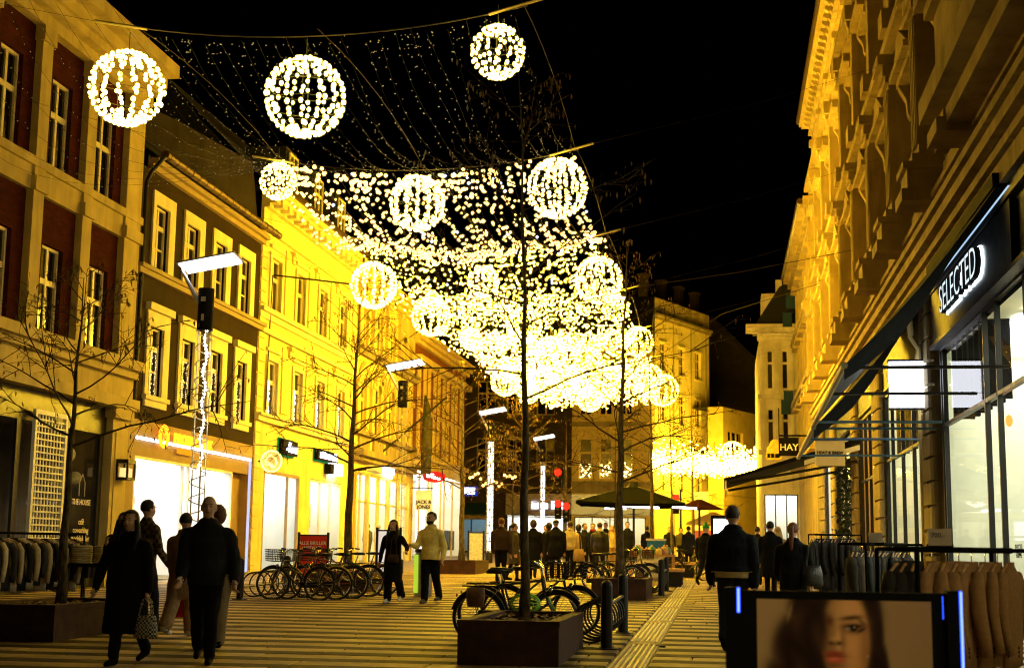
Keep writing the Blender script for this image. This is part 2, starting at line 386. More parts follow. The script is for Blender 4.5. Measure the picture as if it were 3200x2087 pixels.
# ------------------------------------------------------------------ left side of the street
XL = -15.5
FL = Fac((XL,0,0), (0,1,0), (1,0,0))
wr = random.Random(11)
def window(F, parent, u0, u1, v0, v1, rows, cols=2, d=.12, fm=None, fr=.07, bar=.055, pane=None, name='window', wsub=None):
    """sash window filling an opening: frame bars (part) with every pane as a sub-part. rows: list of fractions of the height, bottom up"""
    fm = fm or m_winpnt; pane = pane or m_pane
    mb = MB(); w0, w1 = -d, -d+.07
    F.box(mb, u0, u0+fr, v0, v1, w0, w1); F.box(mb, u1-fr, u1, v0, v1, w0, w1)
    F.box(mb, u0+fr, u1-fr, v0, v0+fr, w0, w1); F.box(mb, u0+fr, u1-fr, v1-fr, v1, w0, w1)
    ui = [u0+fr+(u1-u0-2*fr)*k/cols for k in range(cols+1)]; H = v1-v0-2*fr; acc = [0]
    for r in rows: acc.append(acc[-1]+r)
    vi = [v0+fr+H*a/acc[-1] for a in acc]
    for k in range(1, cols): F.box(mb, ui[k]-bar, ui[k]+bar, v0+fr, v1-fr, w0, w1-.01)
    for k in range(1, len(rows)):
        b2 = bar*(1.35 if k == len(rows)-1 and len(rows) > 1 else .55)
        for c in range(cols):
            F.box(mb, ui[c]+(bar if c else 0), ui[c+1]-(bar if c < cols-1 else 0), vi[k]-b2, vi[k]+b2, w0, w1-.015)
    o = mb.build(name, fm, parent)
    for r in range(len(rows)):
        for c in range(cols):
            t = wr.uniform(-.006, .006); t2 = wr.uniform(-.006, .006)
            mb = MB(); a, b, e, f = ui[c]+.01, ui[c+1]-.01, vi[r]+.01, vi[r+1]-.01
            mb.add([F.p(a,e,w0+.02+t),F.p(b,e,w0+.02-t),F.p(b,f,w0+.02-t+t2),F.p(a,f,w0+.02+t+t2)], [(0,1,2,3)])
            mb.build('pane', pane, o)
    return o
def shop(F, parent, u0, u1, v0, v1, depth=3.0, light=None, wall=None, bars=(), glass=True, fm=None, transom=None, ceil=True, lamp_h=None):
    """lit shop window: recess with walls and a lit ceiling panel, frame bars, glass panes"""
    light = light or m_shoplit; wall = wall or m_shopwall; fm = fm or m_frame
    vt = lamp_h or v1+.25
    mb = MB(); q = [F.p(u0,v0,-.1),F.p(u1,v0,-.1),F.p(u1,v0,-depth),F.p(u0,v0,-depth),F.p(u0,vt,-.1),F.p(u1,vt,-.1),F.p(u1,vt,-depth),F.p(u0,vt,-depth)]
    mb.add(q, [(0,1,2,3),(4,5,6,7),(2,3,7,6),(0,3,7,4),(1,2,6,5)]); it = mb.build('interior', wall, parent)
    if ceil:
        mb = MB(); du = (u1-u0)
        n = max(1, int(du/1.6))
        for k in range(n):
            a = u0+du*(k+.12)/n; b = u0+du*(k+.88)/n
            F.box(mb, a, b, vt-.06, vt-.03, -depth*.9, -depth*.12)
        mb.build('ceiling_light', light, it)
    mb = MB(); f = .07
    F.box(mb, u0, u0+f, v0, v1, -.1, 0); F.box(mb, u1-f, u1, v0, v1, -.1, 0); F.box(mb, u0+f, u1-f, v1-f, v1, -.1, 0); F.box(mb, u0+f, u1-f, v0, v0+.1, -.1, 0)
    us = [u0]+[u0+(u1-u0)*b for b in bars]+[u1]
    for b in us[1:-1]: F.box(mb, b-f/2, b+f/2, v0+.1, v1-f, -.1, -.01)
    if transom: 
        for k in range(len(us)-1): F.box(mb, us[k]+f, us[k+1]-f, transom-f/2, transom+f/2, -.1, -.01)
    fo = mb.build('shop_frame', fm, parent)
    if glass:
        for k in range(len(us)-1):
            mb = MB(); mb.add([F.p(us[k]+.03,v0+.05,-.06),F.p(us[k+1]-.03,v0+.05,-.06),F.p(us[k+1]-.03,v1-.03,-.06),F.p(us[k]+.03,v1-.03,-.06)], [(0,1,2,3)])
            mb.build('glass_pane', m_glass, fo)
    return it
def cornice(F, mb, u0, u1, v, h, w, steps=3):
    for k in range(steps):
        F.box(mb, u0-.0, u1+.0, v+h*k/steps, v+h*(k+1)/steps, -.05, w*(k+1)/steps)
def roof(F, parent, u0, u1, v, rise, run, mm=None):
    mb = MB(); mb.add([F.p(u0,v,.1),F.p(u1,v,.1),F.p(u1,v+rise,-run),F.p(u0,v+rise,-run)], [(0,1,2,3)])
    mb.add([F.p(u0,v-.3,-.02),F.p(u0,v+rise,-run),F.p(u0,v-.3,-run)], [(0,1,2)]); mb.add([F.p(u1,v-.3,-.02),F.p(u1,v+rise,-run),F.p(u1,v-.3,-run)], [(0,1,2)])
    return mb.build('roof', mm or m_roof, parent)
def garment(mb, F, u, v, w, wd, ln, th, sl=True, ang=0.0):
    """hanging garment seen side-on: shoulders, body, one sleeve; u = across the rail"""
    prof = [(-.02,0),(-.10,-.03),(-.17,-.08),(-.20,-.20),(-.18,-ln*.6),(-.2,-ln),(.2,-ln),(.18,-ln*.6),(.20,-.20),(.17,-.08),(.10,-.03),(.02,0)]

def stock(F, it, u0, u1, v0, v1, w, seed, shelves=4, cols=((.5,.1,.08),(.1,.2,.4),(.6,.5,.2),(.05,.05,.05),(.45,.4,.4))):
    """shelves against the back of a shop with goods on them"""
    rg = random.Random(seed)
    for k in range(shelves):
        v = v0+(v1-v0)*k/shelves; mb = MB(); F.box(mb, u0, u1, v, v+.04, w, w+.35); mb.build('shelf', m_white, it)
        gm = {}
        u = u0+.05
        while u < u1-.15:
            wd, hh = rg.uniform(.08,.22), rg.uniform(.12,.8)*(v1-v0)/shelves*.8; c = rg.randrange(len(cols))
            F.box(gm.setdefault(c, MB()), u, u+wd*.85, v+.041, v+.041+hh, w+.05, w+.3); u += wd+rg.choice((0,.02,.15))
        for c, q in gm.items(): q.build('goods', mat('goods%d_%d' % (seed % 3, c), cols[c], .6, .4, 12, 0), it, kind='stuff')
m_cream1 = mat('aged_cream', (.55,.44,.17), .8, .14, 1.5, .2, 30, spec=.06, coord='World', streak=.35)
# ---- building 1: brick with cream pilasters, fashion shop below
b1 = thing('brick_townhouse', 'dark red brick townhouse with cream pilasters and a dark fashion shop below', 'building', (XL,29,0.4))
mb = MB(); B1 = (20.5, 35.3)
cols1 = [(22.85,24.0),(25.3,26.4),(27.72,28.72),(30.17,31.2),(32.62,33.72)]
holes = [(a,b,10.3,12.42) for a, b in cols1]+[(a-.02,b+.0,6.38,8.42) for a, b in cols1]
FL.wall(mb, B1[0], B1[1], 6.3, 13.3, holes, .3)
mb.add([FL.p(B1[1],0,0),FL.p(B1[1],0,-6),FL.p(B1[1],14.3,-6),FL.p(B1[1],14.3,0)], [(0,1,2,3)])
mb.build('wall', m_redbr, b1)
for u in (21.6, 24.35, 26.75, 29.25, 31.75, 34.2):
    mb = MB(); wd = .95 if u > 34 else .5
    FL.box(mb, u, u+wd, 9.75, 13.3, 0, .18); FL.box(mb, u, u+wd, 6.35, 9.44, 0, .18)
    FL.box(mb, u-.06, u+wd+.06, 9.44, 9.75, -.02, .26); FL.box(mb, u-.05, u+wd+.05, 12.95, 13.3, 0, .24)
    mb.build('pilaster', m_cream1, b1)
for a, b in cols1:
    for v0, v1, rows in ((10.3,12.42,(1.25,.8)),(6.38,8.42,(1.2,.8))):
        window(FL, b1, a, b, v0, v1, rows, 2, .18, bar=.05)
mb = MB()
FL.box(mb, B1[0], B1[1], 9.45, 10.0, 0, .12); FL.box(mb, B1[0], B1[1], 10.0, 10.2, 0, .2)
mb.build('floor_band', m_cream1, b1)
mb = MB(); FL.box(mb, B1[0], B1[1]+.1, 6.05, 6.3, -.05, .42); FL.box(mb, B1[0], B1[1], 5.85, 6.05, -.05, .3); FL.box(mb, B1[0], B1[1], 5.3, 5.85, -.05, .16); FL.box(mb, B1[0], B1[1]+.08, 5.02, 5.3, -.05, .34)
mb.build('shop_cornice', m_cream1, b1)
mb = MB()
for k, (v, h, w) in enumerate(((13.3,.28,.25),(13.58,.22,.5),(13.8,.3,.62),(14.1,.34,.95))): FL.box(mb, B1[0], B1[1]+.12, v, v+h, -.05, w)
mb.build('eaves_cornice', m_cream1, b1)
roof(FL, b1, B1[0], B1[1], 14.4, 4.5, 5)
mb = MB(); FL.box(mb, 26.4,27.6,14.6,16.5,-1.6,-.2); FL.prof(mb, 26.3,27.7,[(16.5,-.1),(17.0,-.9),(16.5,-1.7)]); mb.build('dormer', m_roof, b1)
# shop of building 1
mb = MB(); FL.box(mb, 34.1, 35.05, .5, 4.75, -.05, .2); FL.box(mb, 34.0, 35.15, 4.75, 5.02, -.05, .3); FL.box(mb, 34.0, 35.15, .5, 1.2, -.05, .24)
FL.box(mb, 34.28, 34.87, 1.5, 4.4, .2, .225)
mb.build('shop_pilaster', m_cream1, b1)
mb = MB(); FL.box(mb, B1[0], 34.1, 4.3, 5.02, -.05, .02); FL.box(mb, B1[0], 34.1, .3, .75, -.05, .02)
for u in (22.5, 25.5, 28.6, 29.6, 31.9, 33.9): FL.box(mb, u-.1, u+.1, .75, 4.3, -.05, .02)
mb.build('shop_frame', m_frame, b1)
mb = MB(); q = [FL.p(B1[0],.4,-.1),FL.p(34.1,.4,-.1),FL.p(34.1,.4,-4),FL.p(B1[0],.4,-4),FL.p(B1[0],4.6,-.1),FL.p(34.1,4.6,-.1),FL.p(34.1,4.6,-4),FL.p(B1[0],4.6,-4)]
mb.add(q, [(0,1,2,3),(4,5,6,7),(2,3,7,6),(0,3,7,4),(1,2,6,5)])
it1 = mb.build('interior', mat('dim_interior', (.10,.08,.06), .8, .3, 2, .1), b1)
for (u, v, w, su, sv, mm) in ((33.4,1.9,-2.6,.5,1.1,m_shopwarm),(32.8,2.0,-3.2,.35,.25,m_shopwarm),(28.0,2.6,-2.0,.5,.5,m_shopwarm),(27.4,3.0,-2.6,.9,.12,m_shoplit),(28.2,2.0,-2.0,.22,.4,m_shopwarm),(27.2,2.4,-2.4,.5,.1,m_cove),(29.0,1.3,-2.5,.3,.3,m_shopwarm)):
    mb = MB(); FL.box(mb, u-su/2, u+su/2, v-sv/2, v+sv/2, w-.03, w); mb.build('display_light', mm, it1)
for u0, u1 in ((29.7,31.8),(32.0,33.8),(25.6,28.5),(22.6,25.4)):
    mb = MB(); mb.add([FL.p(u0,.75,-.04),FL.p(u1,.75,-.04),FL.p(u1,4.3,-.04),FL.p(u0,4.3,-.04)], [(0,1,2,3)]); mb.build('glass_pane', m_glass, b1)
for k in range(3):
    mb = MB(); mb.ball((XL-.5, 32.6+.5*k, 3.2+.55*(k%2)), .24-.04*k); mb.build('paper_lantern', mat('paper', (.7,.62,.4), .8, .1, 5, .05), it1, smooth=True)
lettering('THE HOUSE', .19, mat('gold_letters', (.8,.7,.5), .5, .1, 5, 0), b1, (XL+.03,32.9,2.57), PI/2, .004, .002)
lettering('café\ncoworking\nmodelokaler', .2, MATS['gold_letters'], b1, (XL+.03,32.95,1.9), PI/2, .004, .002)
mb = MB(); hp = [(32.75,2.72),(32.75,3.05),(32.9,3.25),(33.05,3.05),(33.05,2.72)]
for k in range(4):
    (a, c), (e, f) = hp[k], hp[k+1]; mb.cyl(FL.p(a,c,.03), FL.p(e,f,.03), .012, n=4)
mb.build('house_outline', MATS['gold_letters'], b1)
# lantern on the pilaster
lan = thing('wall_lantern', 'black box wall lantern with mesh front on the cream shop pilaster', 'lantern', FL.p(34.6,3.26,.25))
mb = MB(); FL.box(mb, 34.35, 34.85, 3.62, 3.72, .23, .55); FL.box(mb, 34.35, 34.85, 3.2, 3.26, .23, .55)
for a in (34.35, 34.8):
    for w in (.23, .5): FL.box(mb, a, a+.05, 3.26, 3.62, w, w+.05)
mb.build('lantern_frame', m_black, lan)
mb = MB(); FL.box(mb, 34.42, 34.78, 3.28, 3.5, .3, .48); mb.build('lamp_shade', emat('lantern_glow', (1,.62,.2), 1.4), lan)
# white lattice panel before the shop
lat = thing('lattice_panel', 'tall narrow white lattice panel standing before the dark shop window', 'lattice', FL.p(30.8,.45,.2))
mb = MB(); FL.box(mb, 30.0,30.1,.5,4.56,.12,.2); FL.box(mb, 31.5,31.6,.5,4.56,.12,.2); FL.box(mb, 30.1,31.5,4.46,4.56,.12,.2); mb.build('lattice_frame', m_white, lat)
for k in range(1, 9): mb = MB(); FL.box(mb, 30.1+1.4*k/9-.018, 30.1+1.4*k/9+.018, .5, 4.46, .14, .165); mb.build('slat', m_white, lat)
for k in range(1, 27): mb = MB(); FL.box(mb, 30.1, 31.5, .5+.148*k-.018, .5+.148*k+.018, .168, .19); mb.build('slat', m_white, lat)

# ---- building 2: brown plaster, white windows, optician
b2 = thing('brown_townhouse', 'dark brown plastered house with pale window surrounds and brightly lit optician shop', 'building', (XL,40.5,.6))
wc = [(36.42,37.74),(38.74,40.1),(41.1,42.46),(43.46,44.78)]
holes = [(a,b,9.05,11.12) for a, b in wc]+[(a,b,5.6,7.72) for a, b in wc]
mb = MB(); FL.wall(mb, 35.3, 45.6, 4.9, 11.75, holes, .3); mb.add([FL.p(35.3,4.9,0),FL.p(35.3,4.9,-.4),FL.p(35.3,11.75,-.4),FL.p(35.3,11.75,0)], [(0,1,2,3)])
mb.build('wall', m_brown, b2)
for a, b in wc:
    for v0, v1, low in ((9.05,11.12,0),(5.6,7.72,1)):
        mb = MB(); s = .14
        FL.box(mb, a-s, a+.07, v0, v1+.14, -.02, .06); FL.box(mb, b-.28, b+s, v0, v1+.14, -.02, .06)
        FL.box(mb, a+.07, b-.28, v1-.22, v1+.14, -.02, .06); FL.box(mb, a-s-.05, b+s+.05, v0-.12, v0, -.02, .13)
        if low:
            FL.box(mb, a-s, b+s, v1+.14, 7.92, -.02, .055); FL.box(mb, a-s-.08, b+s+.08, 7.92, 8.12, -.02, .16); FL.box(mb, a-.1, b+.1, v0-.3, v0-.12, -.02, .07)
        sur = mb.build('window_surround', m_trim, b2)
        window(FL, b2, a+.07, b-.28, v0, v1-.22, (1,1,.8), 2, .16, bar=.05, fr=.06)
mb = MB(); FL.box(mb, 35.3, 45.75, 8.92, 9.03, -.02, .26); FL.box(mb, 35.3, 45.72, 8.78, 8.92, -.02, .18); mb.build('floor_band', mat('band_tan', (.34,.25,.12), .7, .1, 3, .1, coord='World'), b2)
mb = MB(); FL.box(mb, 35.9, 45.7, 11.75, 11.9, -.02, .14); FL.box(mb, 35.9, 45.7, 11.9, 12.05, -.02, .28); mb.build('eaves_board', MATS['band_tan'], b2)
mb = MB(); mb.tube([FL.p(36.0,12.16,.42),FL.p(46.2,12.16,.42)], .12, 10)
for k in range(18): mb.tube([FL.p(36.2+k*.56,12.16,.42),FL.p(36.24+k*.56,12.16,.42)], .135, 10)
mb.build('gutter', m_gutter, b2)
mb = MB(); mb.tube([FL.p(36.0,12.1,.42),FL.p(35.75,11.6,.15),FL.p(35.6,11.3,.1),FL.p(35.55,5,.1)], .06, 8); mb.build('downpipe', m_black, b2)
roof(FL, b2, 35.3, 45.6, 12.2, 4.6, 6)
mb = MB(); mb.add([FL.p(45.55,12.1,-.1),FL.p(45.55,12.1,-7),FL.p(45.55,18,-7),FL.p(45.55,16.2,-3.2),FL.p(45.55,14.6,-.4)], [(0,1,2,3,4)]); mb.build('gable_wall', m_greyst, b2)
# portal of the optician
mb = MB(); hs = [(35.97,45.2,.4,3.93)]
FL.wall(mb, 35.35, 45.55, .3, 4.9, hs, .35); mb.build('portal', m_portal, b2)
mb = MB(); FL.box(mb, 43.72, 45.2, .4, 3.9, -.34, -.28); mb.build('door_panel', m_portal, b2)
mb = MB(); FL.box(mb, 36.0, 45.3, 4.37, 4.45, .0, .05); mb.build('cove_strip', m_cove, b2)
mb = MB(); FL.box(mb, 45.24, 45.34, .75, 4.37, .0, .05); mb.build('cove_strip', emat('cove_dim', (.55,.6,1.0), 1.2), b2)
it = shop(FL, b2, 36.0, 43.7, .5, 3.93, 3.4, light=emat('optician_light', (1,.93,.82), 10), bars=(.46,.52), fm=m_white)
mb = MB()
for u in (36.8, 38.4): FL.box(mb, u, u+1.2, 2.95, 3.0, -3.3, -3.0)
FL.box(mb, 38.1, 38.2, 1.9, 2.95, -3.25, -3.1)
mb.build('shelf', mat('pale_blue_shelf', (.35,.5,.6), .5, .1, 4, 0), it)
stock(FL, it, 36.4, 39.6, 1.0, 2.8, -3.3, 1, 4, ((.3,.3,.32),(.5,.45,.4),(.2,.25,.3))); stock(FL, it, 40.4, 43.3, .9, 3.3, -3.3, 2, 5, ((.4,.38,.36),(.15,.15,.17),(.5,.3,.2)))
mb = MB(); FL.uv(mb, -.5, -.46, [(42.1,.7),(42.05,1.7),(42.2,2.15),(42.4,2.3),(42.6,2.1),(42.7,1.6),(42.65,.7)]); mb.build('red_banner', emat('red_banner', (1,.03,.01), .9), it)
mb = MB(); c = FL.p(37.6,4.56,.2)
ring = lambda r, w, k=28: [FL.p(37.6+r*math.cos(2*PI*i/k), 4.56+r*math.sin(2*PI*i/k), w) for i in range(k)]
mb.tube(ring(.29,.14), .045, 6, closed=True); mb.tube([FL.p(37.5,4.4,.15),FL.p(37.72,4.66,.15),FL.p(37.6,4.76,.15),FL.p(37.5,4.62,.15),FL.p(37.64,4.44,.15)], .03, 6)
mb.build('round_logo', m_orange, b2)
lettering('PROFIL OPTIK', .4, m_orange, b2, (XL+.13,39.9,4.56), PI/2, .03, .012, 1.22)
mb = MB(); FL.box(mb, 38.8, 39.95, 4.17, 4.33, .05, .1); mb.build('sign_plate', emat('orange_plate', (1,.36,.01), 1.2), b2)

# ---- building 3: yellow plaster
b3 = thing('yellow_townhouse', 'bright yellow plastered three-storey house with white cornices and lit ground floor', 'building', (XL,52,.75))
wc3 = [(46.7,47.85),(49.7,50.8),(52.65,53.75),(55.7,56.8)]
holes = [(a,b,9.7,11.55) for a, b in wc3]+[(a,b,6.05,7.95) for a, b in wc3]+[(46.85,51.0,.5,4.18),(52.3,56.8,.6,4.18)]
mb = MB(); FL.wall(mb, 45.6, 58.4, .3, 12.3, holes, .3); mb.build('wall', m_cream, b3)
for u in (45.62, 57.75):
    v = .6
    while v < 12.0:
        mb = MB(); FL.box(mb, u, u+.62, v, v+.36, -.02, .05); v += .4; mb.build('quoin', m_cream, b3)
for a, b in wc3:
    for v0, v1 in ((9.7,11.55),(6.05,7.95)):
        mb = MB(); FL.box(mb, a-.16, a, v0, v1+.16, -.02, .06); FL.box(mb, b, b+.16, v0, v1+.16, -.02, .06); FL.box(mb, a, b, v1, v1+.16, -.02, .06); FL.box(mb, a-.2, b+.2, v1+.3, v1+.42, -.02, .1)
        FL.box(mb, a-.2, b+.2, v0-.14, v0, -.02, .14); mb.build('window_surround', m_trim, b3)
        window(FL, b3, a, b, v0, v1, (1.5,.85), 2, .16, bar=.05, fr=.06)
for u in (48.75, 51.7, 54.7):
    for va, vb, v in ((6.25,8.6,8.55),(9.75,12.1,12.0)):
        mb = MB(); FL.box(mb, u-.45, u+.35, va, vb, -.01, .05); FL.box(mb, u+.1, u+.5, v, v+.16, 0, .2); FL.box(mb, u+.15, u+.45, v-.25, v, 0, .12); mb.build('pilaster', m_cream, b3)
mb = MB(); FL.box(mb, 45.6, 58.4, 9.5, 9.66, -.02, .2); FL.box(mb, 45.6, 58.4, 9.3, 9.5, -.02, .08); FL.box(mb, 45.6, 58.4, 8.78, 8.95, -.02, .16)
FL.box(mb, 45.6, 58.4, 5.95, 6.04, -.02, .24); FL.box(mb, 45.6, 58.4, 5.78, 5.95, -.02, .15); mb.build('floor_band', m_trim, b3)
mb = MB()
for v, h, w in ((12.3,.16,.12),(12.46,.6,.06),(13.06,.14,.25),(13.2,.3,.5),(13.5,.2,.65)): FL.box(mb, 45.6, 58.4, v, v+h, -.05, w)
mb.build('eaves_cornice', m_cream, b3)
for k in range(16):
    u = 46.0+k*.78; mb = MB(); FL.box(mb, u, u+.3, 13.1, 13.34, .2, .58); mb.build('bracket', m_trim, b3)
mb = MB(); FL.box(mb, 45.6, 58.4, 13.7, 13.9, .1, .75); mb.build('gutter', m_gutter, b3)
ro = roof(FL, b3, 45.6, 58.4, 13.9, 4.2, 4.0)
for u in (49.0, 52.4, 55.8):
    mb = MB(); FL.box(mb, u, u+1.3, 14.2, 16.2, -1.9, -.35); dm = mb.build('dormer', m_roof, b3)
    FD = Fac(FL.p(0,0,-.34), (0,1,0), (1,0,0)); window(FD, b3, u+.15, u+1.15, 14.5, 16.0, (1,.8), 2, -.05, bar=.04, fr=.05, name='dormer_window')
it = shop(FL, b3, 46.9, 50.95, .6, 4.15, 3, light=emat('mint_light', (.96,1,.96), 8), bars=(.68,), fm=m_portal)
stock(FL, it, 48.6, 50.8, .8, 3.6, -2.8, 3, 5)
mb = MB(); FL.box(mb, 46.95, 47.35, .62, 1.7, -.3, -.2); mb.build('green_panel', emat('green_panel', (.1,.9,.35), .7), it)
mb = MB(); FL.box(mb, 47.5, 48.4, .6, 2.2, -1.8, -1.2); FL.box(mb, 47.6, 48.3, 2.2, 2.6, -1.7, -1.3); mb.build('counter', m_blackm, it)
it = shop(FL, b3, 52.35, 56.75, .7, 4.15, 2.6, light=emat('white_light_b', (1,.93,.76), 8), bars=(.33,.66), fm=m_white)
stock(FL, it, 52.5, 56.6, .8, 3.4, -2.5, 4, 4)
for k, (u, v, c) in enumerate(((52.9,1.6,(.1,.35,.6)),(53.2,2.6,(.7,.3,.5)),(54.2,2.2,(.5,.4,.7)),(55.0,1.5,(.2,.6,.5)),(55.9,2.4,(.9,.5,.2)),(54.7,3.0,(.8,.7,.8)))):
    mb = MB(); FL.box(mb, u, u+.4, v, v+.9, -1.3, -1.1); mb.build('product_display', mat('disp%d' % k, c, .6, .4, 9, 0), it)
for (bb, cs, v0, v1, em) in ((b2, wc, 5.66, 7.0, 'gold'), (b3, wc3, 6.12, 7.3, 'white')):  # added glowing dots imitate the light net's reflections in the lower panes
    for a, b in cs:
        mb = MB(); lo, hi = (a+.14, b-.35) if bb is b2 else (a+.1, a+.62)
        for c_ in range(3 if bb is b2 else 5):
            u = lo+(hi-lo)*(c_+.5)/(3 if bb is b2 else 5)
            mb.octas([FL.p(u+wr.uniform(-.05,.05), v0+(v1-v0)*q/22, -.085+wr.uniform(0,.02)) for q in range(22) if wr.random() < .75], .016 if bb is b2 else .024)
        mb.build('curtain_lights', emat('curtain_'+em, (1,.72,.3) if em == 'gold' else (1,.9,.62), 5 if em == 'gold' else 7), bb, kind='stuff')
# wire bracket across the street and signs on building 3
mb = MB(); mb.tube([FL.p(46.7,10.9,.1),FL.p(47.5,10.7,2.6)], .03, 6); mb.tube([FL.p(46.75,10.9,.06),FL.p(46.6,9,.08),FL.p(46.5,6.2,.08)], .022, 6); mb.build('cable', m_black, b3)
ns = thing('round_neon_sign', 'round yellow-white neon sign with a looping line on the yellow house', 'sign', (-15.0,46.0,4.42))
mb = MB(); cc = (-14.98,46.0,4.42); rg = lambda r, y: [(cc[0]+r*math.cos(2*PI*i/32), y, cc[2]+r*math.sin(2*PI*i/32)) for i in range(32)]
mb.tube([(-14.98,46.05,4.42),(-14.98,46.1,4.42)], .36, 32); mb.build('disc', mat('pink_disc', (.75,.55,.4), .5, .05, 4, 0), ns)
mb = MB(); mb.tube(rg(.35,46.0), .028, 6, closed=True)
mb.tube([(cc[0]+a,46.0,cc[2]+b) for a, b in ((.0,.22),(-.06,.2),(-.22,.02),(.12,-.2),(.19,-.08),(.12,.12),(.03,.14))], .022, 6)
mb.tube([(cc[0]+a,46.0,cc[2]+b) for a, b in ((-.22,.02),(-.2,-.12),(-.1,-.1),(.02,-.22),(.12,-.2))], .02, 6); mb.build('neon_tube', m_yelneon, ns)
mb = MB(); mb.cyl((-15.5,46.05,4.42),(-15.3,46.05,4.42), .03); mb.build('bracket', m_black, ns)
def glow_sign(label, u0, u1, v0, v1, bl):
    t = thing('lit_box_sign', label, 'sign', FL.p((u0+u1)/2,v0,.2))
    mb = MB(); FL.box(mb, u0, u1, v0, v1, .05, .22); mb.build('sign_box', m_blackm, t)
    mb = MB(); FL.box(mb, u0-.08, u1+.08, v0-.05, v1+.06, .02, .05); mb.build('green_rim', emat('green_rim', (.02,.45,.10), .5), t)
    mb = MB()
    for a, b, c, d in bl: FL.box(mb, u0+(u1-u0)*a, u0+(u1-u0)*b, v0+(v1-v0)*c, v0+(v1-v0)*d, .22, .25)
    mb.build('glowing_letters', emat('bluewhite', (.85,.88,1), 7), t); return t
glow_sign('dark lit sign with glowing white letters and green rim on the yellow house', 48.2, 49.9, 4.82, 5.34, ((.35,.5,.2,.85),(.5,.95,.2,.62),(.2,.35,.25,.5)))
glow_sign('wide dark sign with two glowing white words and green rim beside the tree', 52.6, 55.4, 4.92, 5.3, ((.08,.42,.2,.75),(.2,.3,.75,.95),(.48,.92,.2,.75),(.82,.9,.75,.95)))
t = thing('small_box_sign', 'small square sign box half white below the wide glowing sign', 'sign', FL.p(55,4.5,.2))
mb = MB(); FL.box(mb, 54.1, 54.6, 4.45, 4.85, .05, .3); mb.build('sign_box', m_blackm, t)
mb = MB(); FL.box(mb, 54.6, 55.9, 4.45, 4.9, .05, .3); mb.build('lit_face', m_neonw, t)

# ---- building 4: ochre stone with arched first floor
b4 = thing('arched_stone_house', 'ochre stone house with arched first-floor windows above lit shop windows', 'building', (XL,64,.95))
wc4 = [(59.45,60.6),(62.15,63.3),(64.75,65.9),(67.35,68.5)]
holes = [(a,b,10.2,12.2) for a, b in wc4]+[(a,b,6.6,8.95) for a, b in wc4]+[(58.9,69.5,.7,4.85)]
mb = MB(); FL.wall(mb, 58.4, 70.0, .5, 13.0, holes, .35); mb.build('wall', m_yellow, b4)
for a, b in wc4:
    window(FL, b4, a, b, 10.2, 12.2, (1.5,.8), 1, .2, fr=.09, fm=m_cream); window(FL, b4, a, b, 6.6, 8.95, (1.5,.9), 1, .2, fr=.09, fm=m_cream)
    mb = MB(); ac = (a+b)/2; R = .95
    pts = [FL.p(ac+R*math.cos(PI*k/14), 8.6+R*math.sin(PI*k/14), .05) for k in range(15)]; mb.tube(pts, .13, 6); mb.tube([FL.p(ac+.6*math.cos(PI*k/14), 8.6+.6*math.sin(PI*k/14), .03) for k in range(15)], .09, 6); mb.build('arch', m_stone2, b4)
for u in (58.85, 61.35, 64.0, 66.6, 69.2):
    mb = MB(); FL.box(mb, u-.28, u+.28, 10.2, 12.6, -.02, .16); FL.box(mb, u-.34, u+.34, 12.6, 12.8, -.02, .24); mb.build('pilaster', m_stone2, b4)
    mb = MB(); FL.box(mb, u-.26, u+.26, 6.6, 8.6, -.02, .14); FL.box(mb, u-.34, u+.34, 8.6, 8.8, -.02, .22); mb.build('pilaster', m_stone2, b4)
mb = MB(); FL.box(mb, 58.4, 70, 10.05, 10.2, -.02, .4); FL.box(mb, 58.4, 70, 9.85, 10.05, -.02, .22); FL.box(mb, 58.4, 70, 6.42, 6.6, -.02, .25); FL.box(mb, 58.4, 70, 5.5, 5.75, -.02, .5); FL.box(mb, 58.4, 70, 5.3, 5.5, -.02, .3)
for u in (60.1, 62.7, 65.3, 67.9): FL.box(mb, u-.9, u+.9, 5.85, 6.35, -.02, .1)
mb.build('stone_band', m_greyst, b4)
mb = MB(); cornice(FL, mb, 58.4, 70, 12.9, .7, .6); mb.build('eaves_cornice', m_stone2, b4); roof(FL, b4, 58.4, 70, 13.6, 4.5, 4)
mb = MB()
for u in (58.95, 61.1, 62.9, 65.0, 67.0, 69.3): FL.box(mb, u-.12, u+.12, .7, 4.85, -.02, .1)
mb.build('shop_pillars', m_yellow, b4)
it = shop(FL, b4, 59.0, 69.3, .9, 4.8, 3, light=emat('warm_white', (1,.90,.62), 6), bars=(.1,.2,.4,.58,.78), transom=3.6, fm=m_yellow)
stock(FL, it, 59.3, 69, 1.0, 3.4, -2.9, 5, 4)
mb = MB(); mb.octas([FL.p(random.uniform(59.2,69.2), random.uniform(3.7,4.7), random.uniform(-.9,-.2)) for _ in range(220)], .04); mb.build('fairy_lights', emat('warm_bulb', (1,.72,.25), 9), it, kind='stuff')
for u, c in ((64.2,(.05,.06,.03)),(66.3,(.5,.45,.4)),(60.4,(.3,.1,.1))):
    mb = MB(); mb.loft([FL.p(u,1.0,-.7)+(.12,.12), FL.p(u,1.5,-.7)+(.16,.14), FL.p(u,2.0,-.7)+(.24,.17), FL.p(u,2.35,-.7)+(.22,.15), FL.p(u,2.45,-.7)+(.07,.07)], 12); mb.ball(FL.p(u,2.62,-.7), .1, .11, .13); mb.build('mannequin', mat('mann%d' % int(u), c, .8, .2, 8, .1), it, smooth=True)
